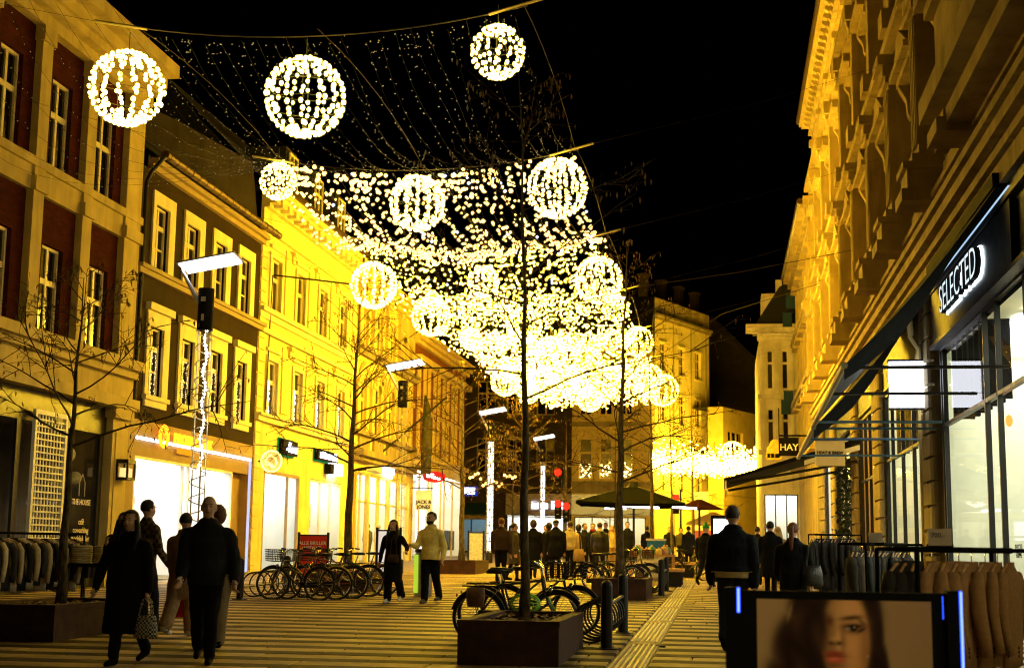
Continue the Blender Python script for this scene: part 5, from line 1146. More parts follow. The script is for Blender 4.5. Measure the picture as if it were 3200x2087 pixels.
def bicycle(x, y, rz, label, col, lean=.06, basket=True, guard=None, steer=.15, step=True, rear_box=False, name='bicycle', sc=1.0, forkcol=None):
    t = thing(name, label, 'bicycle', (x,y,gz(y)+.02), 'parked bicycles', rz, world=False); t.rotation_euler = (lean,0,rz); t.scale = (sc,sc,sc)
    fm = mat('bike_%s' % '_'.join('%d' % (c*1000) for c in col), col, .35, .1, 8, .02, spec=.6); gm = mat('guard_%s' % '_'.join('%d' % (c*1000) for c in (guard or (0,))), guard, .4, .1, 8, .02) if guard else m_black
    A, B = Vector((0,0,.335)), Vector((1.06,0,.335)); BB = Vector((.44,0,.29)); ST = Vector((.30,0,.78)); HT = Vector((.86,0,.86)); HB = Vector((.90,0,.66))
    for nm, c, st in (('wheel',A,0),('wheel',B,steer)):
        w = bpy.data.objects.new('wheel', ME_TYRE); COL.objects.link(w); w.parent = t; w.location = c; w.rotation_euler = (0,random.uniform(0,3),st)
        for n2, me in (('rim',ME_RIM),('spokes',ME_SPOKE)): o = bpy.data.objects.new(n2, me); COL.objects.link(o); o.parent = w
    mb = MB(); r = .016
    mb.tube([BB,ST],r,7); mb.tube([HT,HB],.02,8)
    if step: mb.tube([HB,Vector((.62,0,.42)),BB],r*1.3,7); mb.tube([HT*.8+HB*.2,Vector((.6,0,.60)),Vector((.37,0,.52))],r,7)
    else: mb.tube([HB,BB],r*1.2,7); mb.tube([HT*.85+HB*.15,ST*.97],r,7)
    for s in (-.055,.055): mb.tube([BB+Vector((0,s*.5,0)),A+Vector((0,s,0))],.010,6); mb.tube([ST*.92,A+Vector((0,s,0))],.008,6)
    mb.build('frame', fm, t, smooth=True)
    mb = MB()
    for s in (-.05,.05): mb.tube([HB+Vector((0,s,0)),HB+Vector((.05,s,-.12)),B+Vector((0,s,0))],.012,6)
    mb.tube([HB+Vector((0,-.05,0)),HB,HB+Vector((0,.05,0))],.014,6); mb.build('fork', mat('lime_fork', forkcol, .4, .1, 8, 0) if forkcol else fm, t, smooth=True)
    mb = MB(); mb.tube([ST,ST+Vector((-.05,0,.14))],.012,6); mb.build('seat_post', m_chrome, t)
    mb = MB(); sx, sz = ST.x-.06, ST.z+.16; mb.loft([(sx-.02,0,sz-.03,.12,.07),(sx,0,sz,.145,.09),(sx-.01,0,sz+.03,.11,.075)],12); mb.ball((sx+.13,0,sz),.09,.028,.022); mb.build('saddle', m_saddle, t, smooth=True)
    mb = MB(); h = HT+Vector((-.015,0,.13)); mb.tube([HT,h],.013,6); mb.tube([h+Vector((-.16,-.29,.05)),h+Vector((-.05,-.24,.07)),h+Vector((.02,-.06,.0)),h+Vector((.02,.06,.0)),h+Vector((-.05,.24,.07)),h+Vector((-.16,.29,.05))],.012,7); mb.build('handlebar', m_chrome, t, smooth=True)
    for s in (-1,1): mb = MB(); mb.tube([h+Vector((-.17,s*.29,.05)),h+Vector((-.06,s*.25,.065))],.017,7); mb.build('grip', m_rubber, t)
    for c, a0, a1 in ((A,.15,2.9),(B,.55,2.6)):
        mb = MB(); mb.tube([c+Vector((.365*math.cos(a0+(a1-a0)*i/12),0,.365*math.sin(a0+(a1-a0)*i/12))) for i in range(13)],.022,5); mb.build('mudguard', gm, t, smooth=True)
    mb = MB(); mb.obox((.22,-.04,.315),(.26,0,.0),(0,.012,0),(0,0,.055)); mb.build('chain_guard', m_black, t)
    mb = MB(); mb.cyl(BB+Vector((0,-.07,0)),BB+Vector((0,.07,0)),.02,n=8)
    for s, d in ((-1,(.12,.12)),(1,(-.12,-.12))): mb.tube([BB+Vector((0,s*.07,0)),BB+Vector((d[0],s*.085,d[1]))],.010,5); mb.obox(BB+Vector((d[0],s*.13,d[1])),(.045,0,0),(0,.04,0),(0,0,.012))
    mb.build('crank', m_black, t)
    mb = MB()
    for s in (-.07,.07): mb.tube([(-.22,s,.74),(.24,s,.74)],.008,5); mb.tube([(-.1,s,.74),(0,s,.36)],.007,5)
    for i in range(5): mb.tube([(-.2+i*.1,-.07,.74),(-.2+i*.1,.07,.74)],.006,4)
    mb.build('carrier', m_black, t)
    mb = MB(); mb.tube([(.28,.05,.26),(.18,.16,.0)],.010,5); mb.build('kickstand', m_black, t)
    mb = MB(); mb.ball((.98,0,.70),.035,.04,.04); mb.build('head_lamp', m_chrome, t, smooth=True); mb = MB(); mb.ball((-.30,0,.62),.012,.025,.025); mb.build('tail_light', mat('tail_red', (.3,.005,.003), .3, .1, 5, 0), t)
    if basket:
        bm = MB(); bx, bz, w, d, hh = 1.05, .80, .17, .13, .24
        for i in range(6):
            f = i/5; e = 1+.15*f; bm.tube([(bx+d*e*cx,w*e*cy,bz+hh*f) for cx, cy in ((-1,-1),(1,-1),(1,1),(-1,1))],.006,4,closed=True)
        for i in range(28):
            f = i/28*4; k = int(f); u = f-k; C = [(-1,-1),(1,-1),(1,1),(-1,1)]; cx = C[k][0]*(1-u)+C[(k+1)%4][0]*u; cy = C[k][1]*(1-u)+C[(k+1)%4][1]*u
            bm.tube([(bx+d*cx,w*cy,bz),(bx+d*1.15*cx,w*1.15*cy,bz+hh)],.005,3)
        bm.box(bx-d,bx+d,-w,w,bz-.005,bz+.005); bm.build('basket', m_wicker, t)
    if rear_box:
        bm = MB(); bm.loft([(-.02,-.12,.46,.11,.04),(-.02,-.125,.6,.13,.05),(-.02,-.12,.72,.12,.04)],10); bm.build('pannier', mat('brown_pannier', (.2,.1,.04), .6, .3, 9, .1), t, smooth=True)
    return t
def rack(x, y0, y1, dirx, label):
    t = thing('bicycle_rack', label, 'bicycle rack', (x,y0,gz(y0)), 'bicycle racks between bollards')
    for y in (y0, y1):
        b = gz(y); mb = MB(); mb.tube([(x,y,b),(x,y,b+.82),(x,y,b+.86),(x,y,b+.885)],[.075,.075,.065,.03],14); p = mb.build('bollard', m_black, t, smooth=False)
        mb = MB(); mb.cyl((x,y,b+.02),(x,y,b+.035),.16,n=16); mb.build('base_plate', m_black, p)
        mb = MB()
        for k in range(4): a = k*PI/2+.8; mb.cyl((x+.12*math.cos(a),y+.12*math.sin(a),b+.035),(x+.12*math.cos(a),y+.12*math.sin(a),b+.055),.016,n=6)
        mb.build('bolts', m_steel, p, kind='stuff')
    for h in (.28,.56): mb = MB(); mb.cyl((x,y0,gz(y0)+h),(x,y1,gz(y1)+h),.024,n=8); mb.build('rail', m_black, t)
    n = 7
    for k in range(n):
        y = y0+(y1-y0)*(k+.5)/n; b = gz(y); mb = MB(); mb.tube([(x+dirx*.22+.25*math.cos(2*PI*i/24), y+.03*math.sin(2*PI*i/24), b+.33+.25*math.sin(2*PI*i/24)) for i in range(24)],.016,6,closed=True); mb.build('ring', m_black, t, smooth=True)
rack(-1.51,18.6,21.6,-1,'black bicycle rack of rings between two bollards beside the front planter')
rack(-1.5,34.5,37.3,-1,'black bicycle rack of rings beside the second planter')
rack(-10.05,29.1,32.3,1,'black bicycle rack of rings holding the row of bicycles before the optician')
bicycle(-3.30,19.25,.0,'dark city bicycle with bare handlebar nearest the front tree trunk',(.012,.012,.013),-.05,False,None,.1,False,True)
bicycle(-3.42,20.3,.06,'dark bicycle with lime green fork behind the front tree trunk',(.015,.015,.016),.05,True,None,.25,True,False,forkcol=(.22,.5,.02))
bicycle(-3.2,21.0,-.05,'black bicycle farthest back in the rack beside the front planter',(.02,.018,.016),.03,True,None,.1,True)
h = thing('bicycle_helmet', 'lime green vented bicycle helmet hanging on the bicycle by the front tree', 'helmet', (-2.63,19.05,gz(19)+.55), rz=0, world=False)
mb = MB()
for i in range(7):
    a = -1.2+2.4*i/6; mb.tube([(.20*math.cos(PI*k/10), .13*math.sin(a)*math.sin(PI*k/10)-.0, .02+.16*math.sin(PI*k/10)*math.cos(a)) for k in range(11)],.010,5)
for z, s in ((.03,1),(.11,.82)): mb.tube([(.2*s*math.cos(2*PI*k/20),.13*s*math.sin(2*PI*k/20),z) for k in range(20)],.010,5,closed=True)
mb.build('shell', mat('lime', (.22,.5,.02), .35, .1, 6, 0), h, smooth=True); h.rotation_euler = (1.5,0,.1)
cs = [((.012,.012,.014),True,None,True),((.02,.02,.02),True,(.5,.38,.05),True),((.25,.012,.01),True,None,False),((.015,.018,.02),False,None,True),((.02,.015,.012),True,None,True),((.03,.03,.028),False,(.4,.3,.06),True)]
lb = ['black bicycle with front basket nearest in the row before the optician','dark bicycle with yellowish mudguards, second in the row before the optician','dark red bicycle in the middle of the row before the optician','black bicycle without basket, fourth in the row before the optician','dark brown bicycle with basket, fifth in the row before the optician','bicycle with pale mudguards at the far end of the row before the optician']
for k in range(6):
    c, bk, gd, st = cs[k]; bicycle(-8.42+.12*(k % 3)+.1*k,29.35+.55*k,PI+(-.12,.08,.02,-.06,.05,0)[k],lb[k],c,(.05,-.06,.03,.07,-.03,.02)[k],bk,gd,(.3,-.2,.1,.35,-.1,.1)[k],st)
for k, (x, y, rz, l) in enumerate(((-3.3,35.0,.1,'dark bicycle leaning by the second planter'),(-3.2,36.0,0,'dark bicycle second in the rack beside the second planter'),(-3.0,37.0,.1,'dark bicycle at the far end of the rack beside the second planter'),(-1.6,45.5,.4,'dark bicycle by the table near the market stall'),(-.9,52,-.3,'dark bicycle parked beyond the market tables'))):
    bicycle(x,y,rz,l,((.015,.015,.016),(.02,.03,.02),(.2,.17,.1),(.02,.02,.03),(.015,.01,.01))[k],.04,k % 2 == 0,None,.2,True)
# ------------------------------------------------------------------ clothes rails, boards, market stall, signals
m_wood = mat('hanger_wood', (.55,.32,.12), .5, .2, 12, .05); m_beige = mat('beige_wool', (.36,.20,.085), .95, .15, 30, .3, 200); m_dkwool = mat('dark_wool', (.02,.018,.018), .95, .2, 30, .2, 150); m_card = mat('price_card', (.62,.52,.42), .6, .03, 5, 0)
def blazer_mesh(mm, ln=.80, wd=.23, name='blazer', sleeve=True, seed=0):
    """jacket on a hanger, shoulder line along X, thin along Y; a sleeve hangs down each side"""
    q = MB(); rg = random.Random(seed)
    q.loft([(0,0,-ln,wd*.98,.065),(0,0,-ln*.85,wd,.075),(0,0,-ln*.5,wd*.9,.085),(0,0,-.22,wd*.95,.09),(0,0,-.10,wd*.98,.075),(0,0,-.05,wd*.75,.055),(0,0,-.005,wd*.3,.045),(0,0,.03,wd*.26,.05)], 18)
    if sleeve:
        for s in (-1,1):
            q.tube([(s*wd*.86,0,-.07),(s*(wd+.035),-.01,-.18),(s*(wd+.055),-.025,-.38),(s*(wd+.045),-.055,-.56),(s*(wd+.03),-.075,-.70)],[.05,.056,.052,.046,.042],10)
    for i_, (a, b, c) in enumerate(q.v):
        f = 9; d_ = noise.noise(Vector((a*f+seed*3.1,b*f,c*f*.35)))*.018+noise.noise(Vector((a*26,b*26+seed,c*7)))*.007; q.v[i_] = (a+d_*.6, b+d_*(1 if b > 0 else -1), c+(.02*noise.noise(Vector((a*5+seed,0,0))) if c < -.5 else 0))
    return q.mesh(name, mm, True)
q = MB(); q.tube([(-.21,0,-.06),(-.1,0,0),(0,0,.02),(.1,0,0),(.21,0,-.06)],.012,6); ME_HANG = q.mesh('hanger', m_wood); q = MB(); q.tube([(0,0,.02),(0,0,.075),(.02,0,.10),(.0,0,.122),(-.02,0,.105)],.004,5); ME_HOOK = q.mesh('hook', m_chrome)
q = MB()
for k in range(3): q.tube([(0,0,-k*.03),(0,.006,-k*.03)],.010,8)
ME_BTN = q.mesh('cuff_buttons', m_blackm)
ORD = ('first','second','third','fourth','fifth','sixth','seventh','eighth','ninth','tenth','eleventh','twelfth','thirteenth','fourteenth','fifteenth','sixteenth')
def garment_on(t_group, label, x, y, z, rz, me, mm, nm='blazer', buttons=False):
    t = thing(nm, label, nm.replace('_',' '), (x,y,z), t_group, rz, world=False)
    sc_ = (random.uniform(.92,1.08), random.uniform(.8,1.25), random.uniform(.93,1.1)); inst('cloth', me, t, scale=sc_); h = inst('hanger', ME_HANG, t); inst('hook', ME_HOOK, h)
    if buttons:
        for s in (-1,1): inst('cuff_buttons', ME_BTN, t, (s*.285,-.13,-.6))
    return t
def rail_stand(label, x0, y0, x1, y1, h, depth=.5):
    t = thing('clothes_rail', label, 'clothes rail', ((x0+x1)/2,(y0+y1)/2,gz(y0)), 'clothes rails outside the shops'); d = Vector((x1-x0,y1-y0,0)).normalized(); n = Vector((-d.y,d.x,0))*depth/2; b = gz(y0)
    mb = MB(); mb.tube([(x0,y0,b+h),(x1,y1,b+h)],.022,8); mb.build('rail', m_blackm, t)
    for x, y in ((x0,y0),(x1,y1)):
        mb = MB()
        for s in (-1,1): mb.tube([(x+n.x*s,y+n.y*s,b+.02),(x+n.x*s*.9,y+n.y*s*.9,b+h)],.018,6)
        mb.tube([(x-n.x*.9,y-n.y*.9,b+h),(x+n.x*.9,y+n.y*.9,b+h)],.018,6); mb.tube([(x-n.x,y-n.y,b+.1),(x+n.x,y+n.y,b+.1)],.018,6); mb.build('end_frame', m_blackm, t)
    return t, b+h
# nearest rail: dark and beige blazers
t, hz = rail_stand('black clothes rail of dark and beige blazers nearest the shop window', 1.26, 11.0, 2.2, 11.6, 1.40)
meBs = [blazer_mesh(m_beige, seed=i) for i in range(3)]; meD = blazer_mesh(m_dkwool)
n = 10
pos = ('leftmost','second','third','fourth','fifth','sixth','seventh','eighth','ninth','rightmost')
for k in range(n):
    f = (.04,.10,.17,.30,.42,.53,.64,.76,.87,.97)[k]; x, y = 1.26+.94*f, 11.0+.6*f; dk = k < 3
    garment_on('blazers on the nearest rail', '%s blazer, %s garment on the nearest clothes rail' % ('black' if dk else 'beige', pos[k]), x, y, hz-.115, 1.15+random.uniform(-.12,.12), meD if dk else meBs[k % 3], None, 'blazer', not dk)
def price_card(x, y, z, lines, label):
    t = thing('price_card', label, 'price card', (x,y,z)); mb = MB(); mb.box(x-.085,x+.085,y,y+.006,z,z+.125); mb.build('card', m_card, t); mb = MB(); mb.box(x-.1,x+.1,y+.008,y+.012,z-.03,z+.01); mb.build('holder', m_blackm, t)
    for tx, sz, dx, dz in lines: lettering(tx, sz, m_blackm, t, (x+dx,y-.003,z+dz), 0, .001)
price_card(1.60,11.15,hz+.03,[('700,-',.05,-.015,.075)],'pinkish price card reading 700,- on the nearest clothes rail')
t, hz = rail_stand('black clothes rail of dark jumpers behind the nearest rail', 1.58, 18.5, 2.35, 19.2, 1.39)
pal = [(.05,.045,.03),(.16,.12,.07),(.12,.09,.05),(.02,.02,.02),(.03,.04,.035),(.02,.02,.025),(.035,.03,.03),(.015,.015,.02)]
mj = [blazer_mesh(mat('jumper%d' % i, c, .95, .2, 30, .2, 150), .72, .22, 'jumper') for i, c in enumerate(pal)]
for k in range(14):
    f = (k+.5)/14; garment_on('jumpers on the second rail', 'dark jumper on a wooden hanger, %s from the street end of the second rail' % ORD[k], 1.58+.77*f, 18.5+.7*f, hz-.115, 1.2+random.uniform(-.15,.15), mj[(k*3) % 8], None, 'jumper')
price_card(1.9,18.75,hz+.02,[],'small blank-looking white card on the second clothes rail')
t, hz = rail_stand('clothes rail of long black coats farther along the pavement', 1.95, 32.0, 2.85, 32.6, 1.5)
mc = blazer_mesh(m_dkwool, 1.05, .24, 'coat')
for k in range(12):
    f = (k+.5)/12; garment_on('coats on the third rail', 'long dark coat on the third clothes rail, %s from the street end' % ORD[k], 1.95+.9*f, 32+.6*f, hz-.115, 1.1+random.uniform(-.2,.2), mc, None, 'coat')
# left: rails before the dark fashion shop
t, hz = rail_stand('clothes rail of pale shirts before the dark fashion shop', -12.75, 23.2, -11.75, 24.9, 1.38)
mp = [blazer_mesh(mat('shirt%d' % i, c, .9, .15, 30, .2, 150), .85, .23, 'shirt') for i, c in enumerate(((.012,.012,.014),(.60,.52,.36),(.03,.03,.04),(.45,.38,.27)))]
for k in range(13):
    f = (k+.5)/13; garment_on('shirts on the left rail', '%s hanging garment on the rail before the dark shop, %s from the left' % (('dark','cream','slate','grey')[(k*5) % 4], ORD[k]), -12.75+1.0*f, 23.2+1.7*f, hz-.115, .35+random.uniform(-.2,.2), mp[(k*5) % 4], None, 'shirt')
t = thing('display_table', 'low black table of folded pale jumpers before the dark shop', 'table', (-11.2,24.6,gz(24.6))); b = gz(24.6)
mb = MB(); mb.box(-11.65,-10.75,24.2,25.0,b+.78,b+.84); mb.build('tabletop', m_blackm, t)
for sx, sy in ((-11.6,24.25),(-10.8,24.25),(-11.6,24.95),(-10.8,24.95)): mb = MB(); mb.box(sx-.03,sx+.03,sy-.03,sy+.03,b,b+.78); mb.build('leg', m_blackm, t)
for k in range(2):
    for j in range(8):
        t2 = thing('folded_jumper', 'folded pale jumper, %s from the bottom of the %s pile on the black table' % (ORD[j], ('left','right')[k]), 'jumper', (-11.45+.42*k,24.5,b+.84+j*.04), 'folded jumpers on the table', world=False)
        mb = MB(); mb.loft([(0,0,.0,.16,.14),(0,0,.012,.19,.16),(0,0,.03,.19,.16),(0,0,.04,.16,.14)],12); mb.build('cloth', mat('fold%d' % (j % 3), ((.55,.47,.3),(.6,.52,.36),(.45,.38,.24))[j % 3], .95, .15, 20, .2), t2, smooth=True)
# ---- portrait poster board in the foreground
def poster():
    t = thing('poster_board', 'freestanding black poster board with portrait of a dark-haired woman in front', 'poster board', (.63,8,0.1)); z0, z1 = .12, 1.315; y = 8.0
    mb = MB(); mb.box(.085,1.17,y,y+.06,z1-.045,z1); mb.box(.085,.17,y,y+.06,.35,z1-.045); mb.box(1.09,1.17,y,y+.06,.35,z1-.045); mb.box(.17,1.09,y,y+.06,.30,.35); mb.build('frame', m_blackm, t)
    for x0, x1, nm in ((.0,.085,'side_post'),(1.17,1.245,'side_post')): mb = MB(); mb.box(x0,x1,y-.03,y+.12,.12,1.33); mb.build(nm, m_blackm, t)
    for x0, x1, za, zb, mm in ((.066,.076,1.2,1.325,m_bluew),(.062,.080,1.195,1.33,m_blue),(1.237,1.2475,.12,1.325,m_bluew),(1.232,1.2465,.12,1.33,m_blue),(1.145,1.149,1.18,1.30,m_blue)):
        mb = MB(); mb.box(x0,x1,y-.036 if mm is m_bluew else y-.034,y-.031,za,zb); mb.build('led_strip', mm, t)
    for x in (.04,1.2): mb = MB(); mb.box(x-.12,x+.12,y-.25,y+.35,.12,.15); mb.build('foot', m_blackm, t)
    NX, NZ = 230, 200; X0, X1, Z0, Z1 = .17, 1.09, .35, 1.27
    u = np.linspace(0,1,NX)[None,:].repeat(NZ,0); v = np.linspace(0,1,NZ)[:,None].repeat(NX,1)      # v = 0 bottom
    # picture measured on the visible upper part, px in a 1010 x 390 frame: x = u*1010, y from the top
    px = u*1010; py = (1-v)*1010*(Z1-Z0)/(X1-X0)
    def sm(d, w): return 1/(1+np.exp(np.clip(d/w,-40,40)))
    def ell(cx, cy, rx, ry, w=.06, rot=0.):
        c, s_ = math.cos(rot), math.sin(rot); dx, dy = px-cx, py-cy; a = (dx*c+dy*s_)/rx; b = (-dx*s_+dy*c)/ry; return sm(np.sqrt(a*a+b*b)-1, w)
    rgf = np.random.RandomState(2); fine = rgf.rand(NZ,NX)
    strands = (np.sin(px*.045+2.2*np.sin(py*.011)+py*.012)*.5+.5)*(.5+.5*np.sin(px*.017-py*.02))
    bgc = np.stack([.36-.10*(px/1010)+.02*fine,.23-.07*(px/1010)+.015*fine,.115-.03*(px/1010)+.01*fine],-1); img = bgc
    def over(col, m):
        nonlocal img; img = img*(1-m[...,None])+np.array(col)*m[...,None] if not hasattr(col,'shape') else img*(1-m[...,None])+col*m[...,None]
    hair = np.maximum.reduce([ell(545,120,190,330), ell(300,300,220,260), ell(270,560,260,330), ell(640,230,100,420), ell(690,500,80,330), ell(380,60,200,220), sm(-(py-600),25)*ell(460,800,420,400)])
    hc = np.stack([.020+.030*strands,.010+.014*strands,.008+.008*strands],-1); over(hc, hair)
    over((.30,.18,.09), ell(192,75,10,45,.25,.25)*.7)
    face = np.minimum(ell(515,230,135,290,.05), sm(-(px-395-18*np.sin(py*.012)),10)); face = np.maximum(face, ell(520,560,70,200,.08)*.9)
    sh = np.clip(.55+.45*(px-400)/240,0,1)*np.clip(1.15-abs(px-560)/260,0,1)
    lit = np.stack([.62*sh+.05,.31*sh+.02,.12*sh+.01],-1); over(lit, face)
    over((.72,.40,.17), ell(520,60,80,60,.5)*.5*face); over((.70,.37,.15), ell(590,260,50,45,.5)*.55*face); over((.74,.42,.18), ell(474,215,13,75,.5)*.6*face)
    over((.16,.05,.02), ell(640,300,45,150,.35)*.7*face); over((.22,.08,.03), ell(500,235,14,60,.4)*.5*face)
    brow = ell(550,102,62,13,.25,-.12)*face; over((.035,.014,.008), brow*.95); over((.035,.014,.008), ell(610,125,26,10,.3,.7)*.8)
    over((.09,.035,.02), ell(560,158,70,34,.25)*.75*face); over((.02,.01,.008), ell(560,150,52,11,.2,-.05)*face); over((.015,.008,.008), ell(560,162,23,20,.15)); over((.40,.30,.24), ell(530,165,12,8,.3)*.7); over((.5,.4,.3), ell(567,156,4,4,.3))
    over((.03,.013,.008), ell(607,172,26,9,.25,-.5)*.9); over((.5,.26,.11), ell(560,125,45,9,.4)*.5)
    over((.07,.02,.012), ell(425,120,22,28,.3)*.8); over((.10,.035,.016), ell(450,248,44,14,.3)*.85*face); over((.02,.008,.006), ell(432,250,12,7,.3)*face); over((.02,.008,.006), ell(476,250,14,8,.3)*face); over((.64,.33,.13), ell(455,228,22,16,.4)*.6*face)
    over((.30,.05,.03), ell(450,312,58,17,.2)*face); over((.05,.012,.01), ell(452,327,56,6,.3)*face); over((.48,.085,.05), ell(455,346,56,20,.2)*face); over((.66,.22,.13), ell(450,342,22,7,.4)*.6*face); over((.12,.04,.02), ell(455,378,48,10,.4)*.6*face)
    over((.14,.05,.025), ell(500,470,90,30,.4)*.8*face)
    over((.45,.33,.2), ell(640,322,6,6,.3)*.7)
    vs = [(X0+(X1-X0)*i/(NX-1), y-.004, Z0+(Z1-Z0)*j/(NZ-1)) for j in range(NZ) for i in range(NX)]
    fs = [(j*NX+i,j*NX+i+1,(j+1)*NX+i+1,(j+1)*NX+i) for j in range(NZ-1) for i in range(NX-1)]
    me = bpy.data.meshes.new('poster_print'); me.from_pydata(vs, [], fs); at = me.color_attributes.new('print','FLOAT_COLOR','POINT')
    cc = np.ones((NZ*NX,4),np.float32); cc[:,:3] = np.clip(img.reshape(-1,3)*1.6,0,1); at.data.foreach_set('color', cc.ravel())
    m = bpy.data.materials.new('poster_print'); m.use_nodes = True; N = m.node_tree.nodes; b = N['Principled BSDF']; b.inputs['Roughness'].default_value = .7; b.inputs['Specular IOR Level'].default_value = .04; a = N.new('ShaderNodeAttribute'); a.attribute_name = 'print'
    m.node_tree.links.new(a.outputs['Color'], b.inputs['Base Color'])
    nz = N.new('ShaderNodeTexNoise'); nz.inputs['Scale'].default_value = 3; bp = N.new('ShaderNodeBump'); bp.inputs['Strength'].default_value = .25; bp.inputs['Distance'].default_value = .05; m.node_tree.links.new(nz.outputs[0], bp.inputs['Height']); m.node_tree.links.new(bp.outputs[0], b.inputs['Normal'])
    me.materials.append(m); me.polygons.foreach_set('use_smooth',[True]*len(fs)); o = bpy.data.objects.new('poster_print', me); COL.objects.link(o); put(o, t)
poster()
# ---- pavement boards on the left
def aboard(x, y, w, h, label, face, frame=True, txt=None):
    b = gz(y); t = thing('pavement_sign', label, 'sign board', (x,y,b), 'pavement sign boards'); mb = MB()
    for s in (-1,1): mb.box(x+s*w/2-.03,x+s*w/2+.03,y-.02,y+.04,b,b+h+.06)
    mb.box(x-w/2,x+w/2,y-.015,y+.035,b+h-.04,b+h); mb.box(x-w/2,x+w/2,y-.015,y+.035,b+.18,b+.24); mb.box(x-w/2-.03,x+w/2+.03,y-.2,y+.22,b,b+.04); mb.build('frame', m_black, t)
    mb = MB(); mb.box(x-w/2+.04,x+w/2-.04,y-.005,y+.02,b+.24,b+h-.04); mb.build('panel', face, t)
    if txt: lettering(txt, .13, m_white, t, (x-.02,y-.012,b+h-.3), 0, .003, .002)
aboard(-11.1,38,.82,1.35,'red sale board with white capitals behind the row of bicycles', mat('red_board', (.62,.02,.012), .5, .08, 5, 0), txt='ALLE BRILLER\nNEDSAT')
aboard(-8.62,36.4,.62,1.5,'pale poster stand behind the woman of the couple', emat('poster_pale', (1,.85,.72), .8))
aboard(-9.55,55,.6,1.45,'white printed board beside the distant planter', mat('white_board', (.75,.73,.7), .6, .3, 14, 0))
# bin
t = thing('litter_bin', 'steel litter bin with lime green panel between the couple', 'litter bin', (-6.75,32,gz(32))); b = gz(32)
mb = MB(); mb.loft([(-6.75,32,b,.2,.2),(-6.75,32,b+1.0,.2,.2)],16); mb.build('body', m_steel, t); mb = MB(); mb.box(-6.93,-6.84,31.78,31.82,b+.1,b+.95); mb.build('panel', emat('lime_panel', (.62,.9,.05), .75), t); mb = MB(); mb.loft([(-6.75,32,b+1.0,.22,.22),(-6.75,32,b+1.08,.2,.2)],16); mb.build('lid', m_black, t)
# ---- market parasol stall
t = thing('market_parasol', 'big black square parasol with violet light tubes over the market stall', 'parasol', (-3.8,60,gz(60))); b = gz(60)
ap = (-3.75,60,4.35); C = [(-5.95,57.8,3.62),(-1.55,57.8,3.55),(-1.55,62.2,3.6),(-5.95,62.2,3.65)]
mb = MB(); 
for k in range(4): a, c = Vector(C[k]), Vector(C[(k+1)%4]); mm = (a+c)/2-Vector((0,0,.06)); mb.add([ap, a, mm, c], [(0,1,2),(0,2,3)]); mb.add([a, mm, c, c-Vector((0,0,.12)), mm-Vector((0,0,.12)), a-Vector((0,0,.12))], [(0,1,4,5),(1,2,3,4)])
mb.build('canopy', mat('black_canvas', (.0015,.0015,.0015), .9, .2, 5, .1, spec=.02), t); mb = MB(); mb.loft([(-3.75,60,4.2,.35,.35),(-3.75,60,4.5,.12,.12)],8); mb.build('vent_cap', m_blackm, t); mb = MB(); mb.cyl((-3.75,60,b),(-3.75,60,4.3),.05); mb.build('pole', m_black, t)
for k in range(4): mb = MB(); mb.tube([ap, C[k]],.02,5); mb.build('rib', m_black, t)
for x0, x1, y in ((-4.2,-2.6,57.9),(-2.1,-1.1,58.4)): mb = MB(); mb.tube([(x0,y,3.42),(x1,y,3.36)],.045,8); mb.build('light_tube', m_violet, t)
t = thing('market_parasol', 'smaller red and black canopy right of the big black parasol', 'parasol', (-.9,64,gz(64))); mb = MB(); mb.loft([(-1.1,64,3.5,1.1,1.1),(-1.1,64,3.95,.1,.1)],4); mb.build('canopy', mat('red_canopy', (.02,.004,.003), .9, .3, 4, .1, spec=.05), t); mb = MB(); mb.cyl((-1.1,64,gz(64)),(-1.1,64,3.9),.05); mb.build('pole', m_black, t)  # red glow of the traffic light is put into the dark canvas colour
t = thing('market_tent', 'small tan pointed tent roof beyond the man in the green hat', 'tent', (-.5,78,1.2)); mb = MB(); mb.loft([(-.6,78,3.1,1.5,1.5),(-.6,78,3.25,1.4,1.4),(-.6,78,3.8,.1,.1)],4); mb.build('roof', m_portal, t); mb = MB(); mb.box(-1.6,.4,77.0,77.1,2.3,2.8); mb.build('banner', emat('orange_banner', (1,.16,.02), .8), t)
for x in (-1.6,.4): mb = MB(); mb.cyl((x,77,1.1),(x,77,3.1),.04); mb.build('pole', m_black, t)
t = thing('market_table', 'market table cluttered with small goods beside the second tree', 'table', (-2.2,44,gz(44))); b = gz(44)
mb = MB(); mb.box(-2.9,-1.5,43.5,44.6,b+.78,b+.84); mb.build('tabletop', m_wood, t)
for sx, sy in ((-2.85,43.55),(-1.55,43.55),(-2.85,44.55),(-1.55,44.55)): mb = MB(); mb.box(sx-.03,sx+.03,sy-.03,sy+.03,b,b+.78); mb.build('leg', m_wood, t)
gc = [(.6,.1,.05),(.75,.6,.15),(.1,.25,.12),(.7,.65,.55),(.3,.15,.08),(.55,.35,.1)]
for k in range(16):
    x, y = -2.8+1.2*((k*7)%16)/16, 43.6+.9*((k*5)%16)/16; s = .06+.03*(k%3)
    t2 = thing('market_good', '%s goods item, %s along the cluttered market table' % (('red','yellow','green','white','brown','amber')[k%6], ORD[k]), 'goods', (x,y,b+.84), 'goods on the market table', world=False); mb = MB()
    mb.loft([(0,0,0,s,s),(0,0,s,s*1.15,s*1.15),(0,0,s*1.8,s*.8,s*.8),(0,0,s*2.1,s*.3,s*.3)],10); mb.build('body', mat('good%d' % (k%6), gc[k%6], .6, .3, 9, .1), t2, smooth=True); mb = MB(); mb.ball((0,0,s*2.2),s*.3,nu=8,nv=5); mb.build('knob', m_wood, t2)
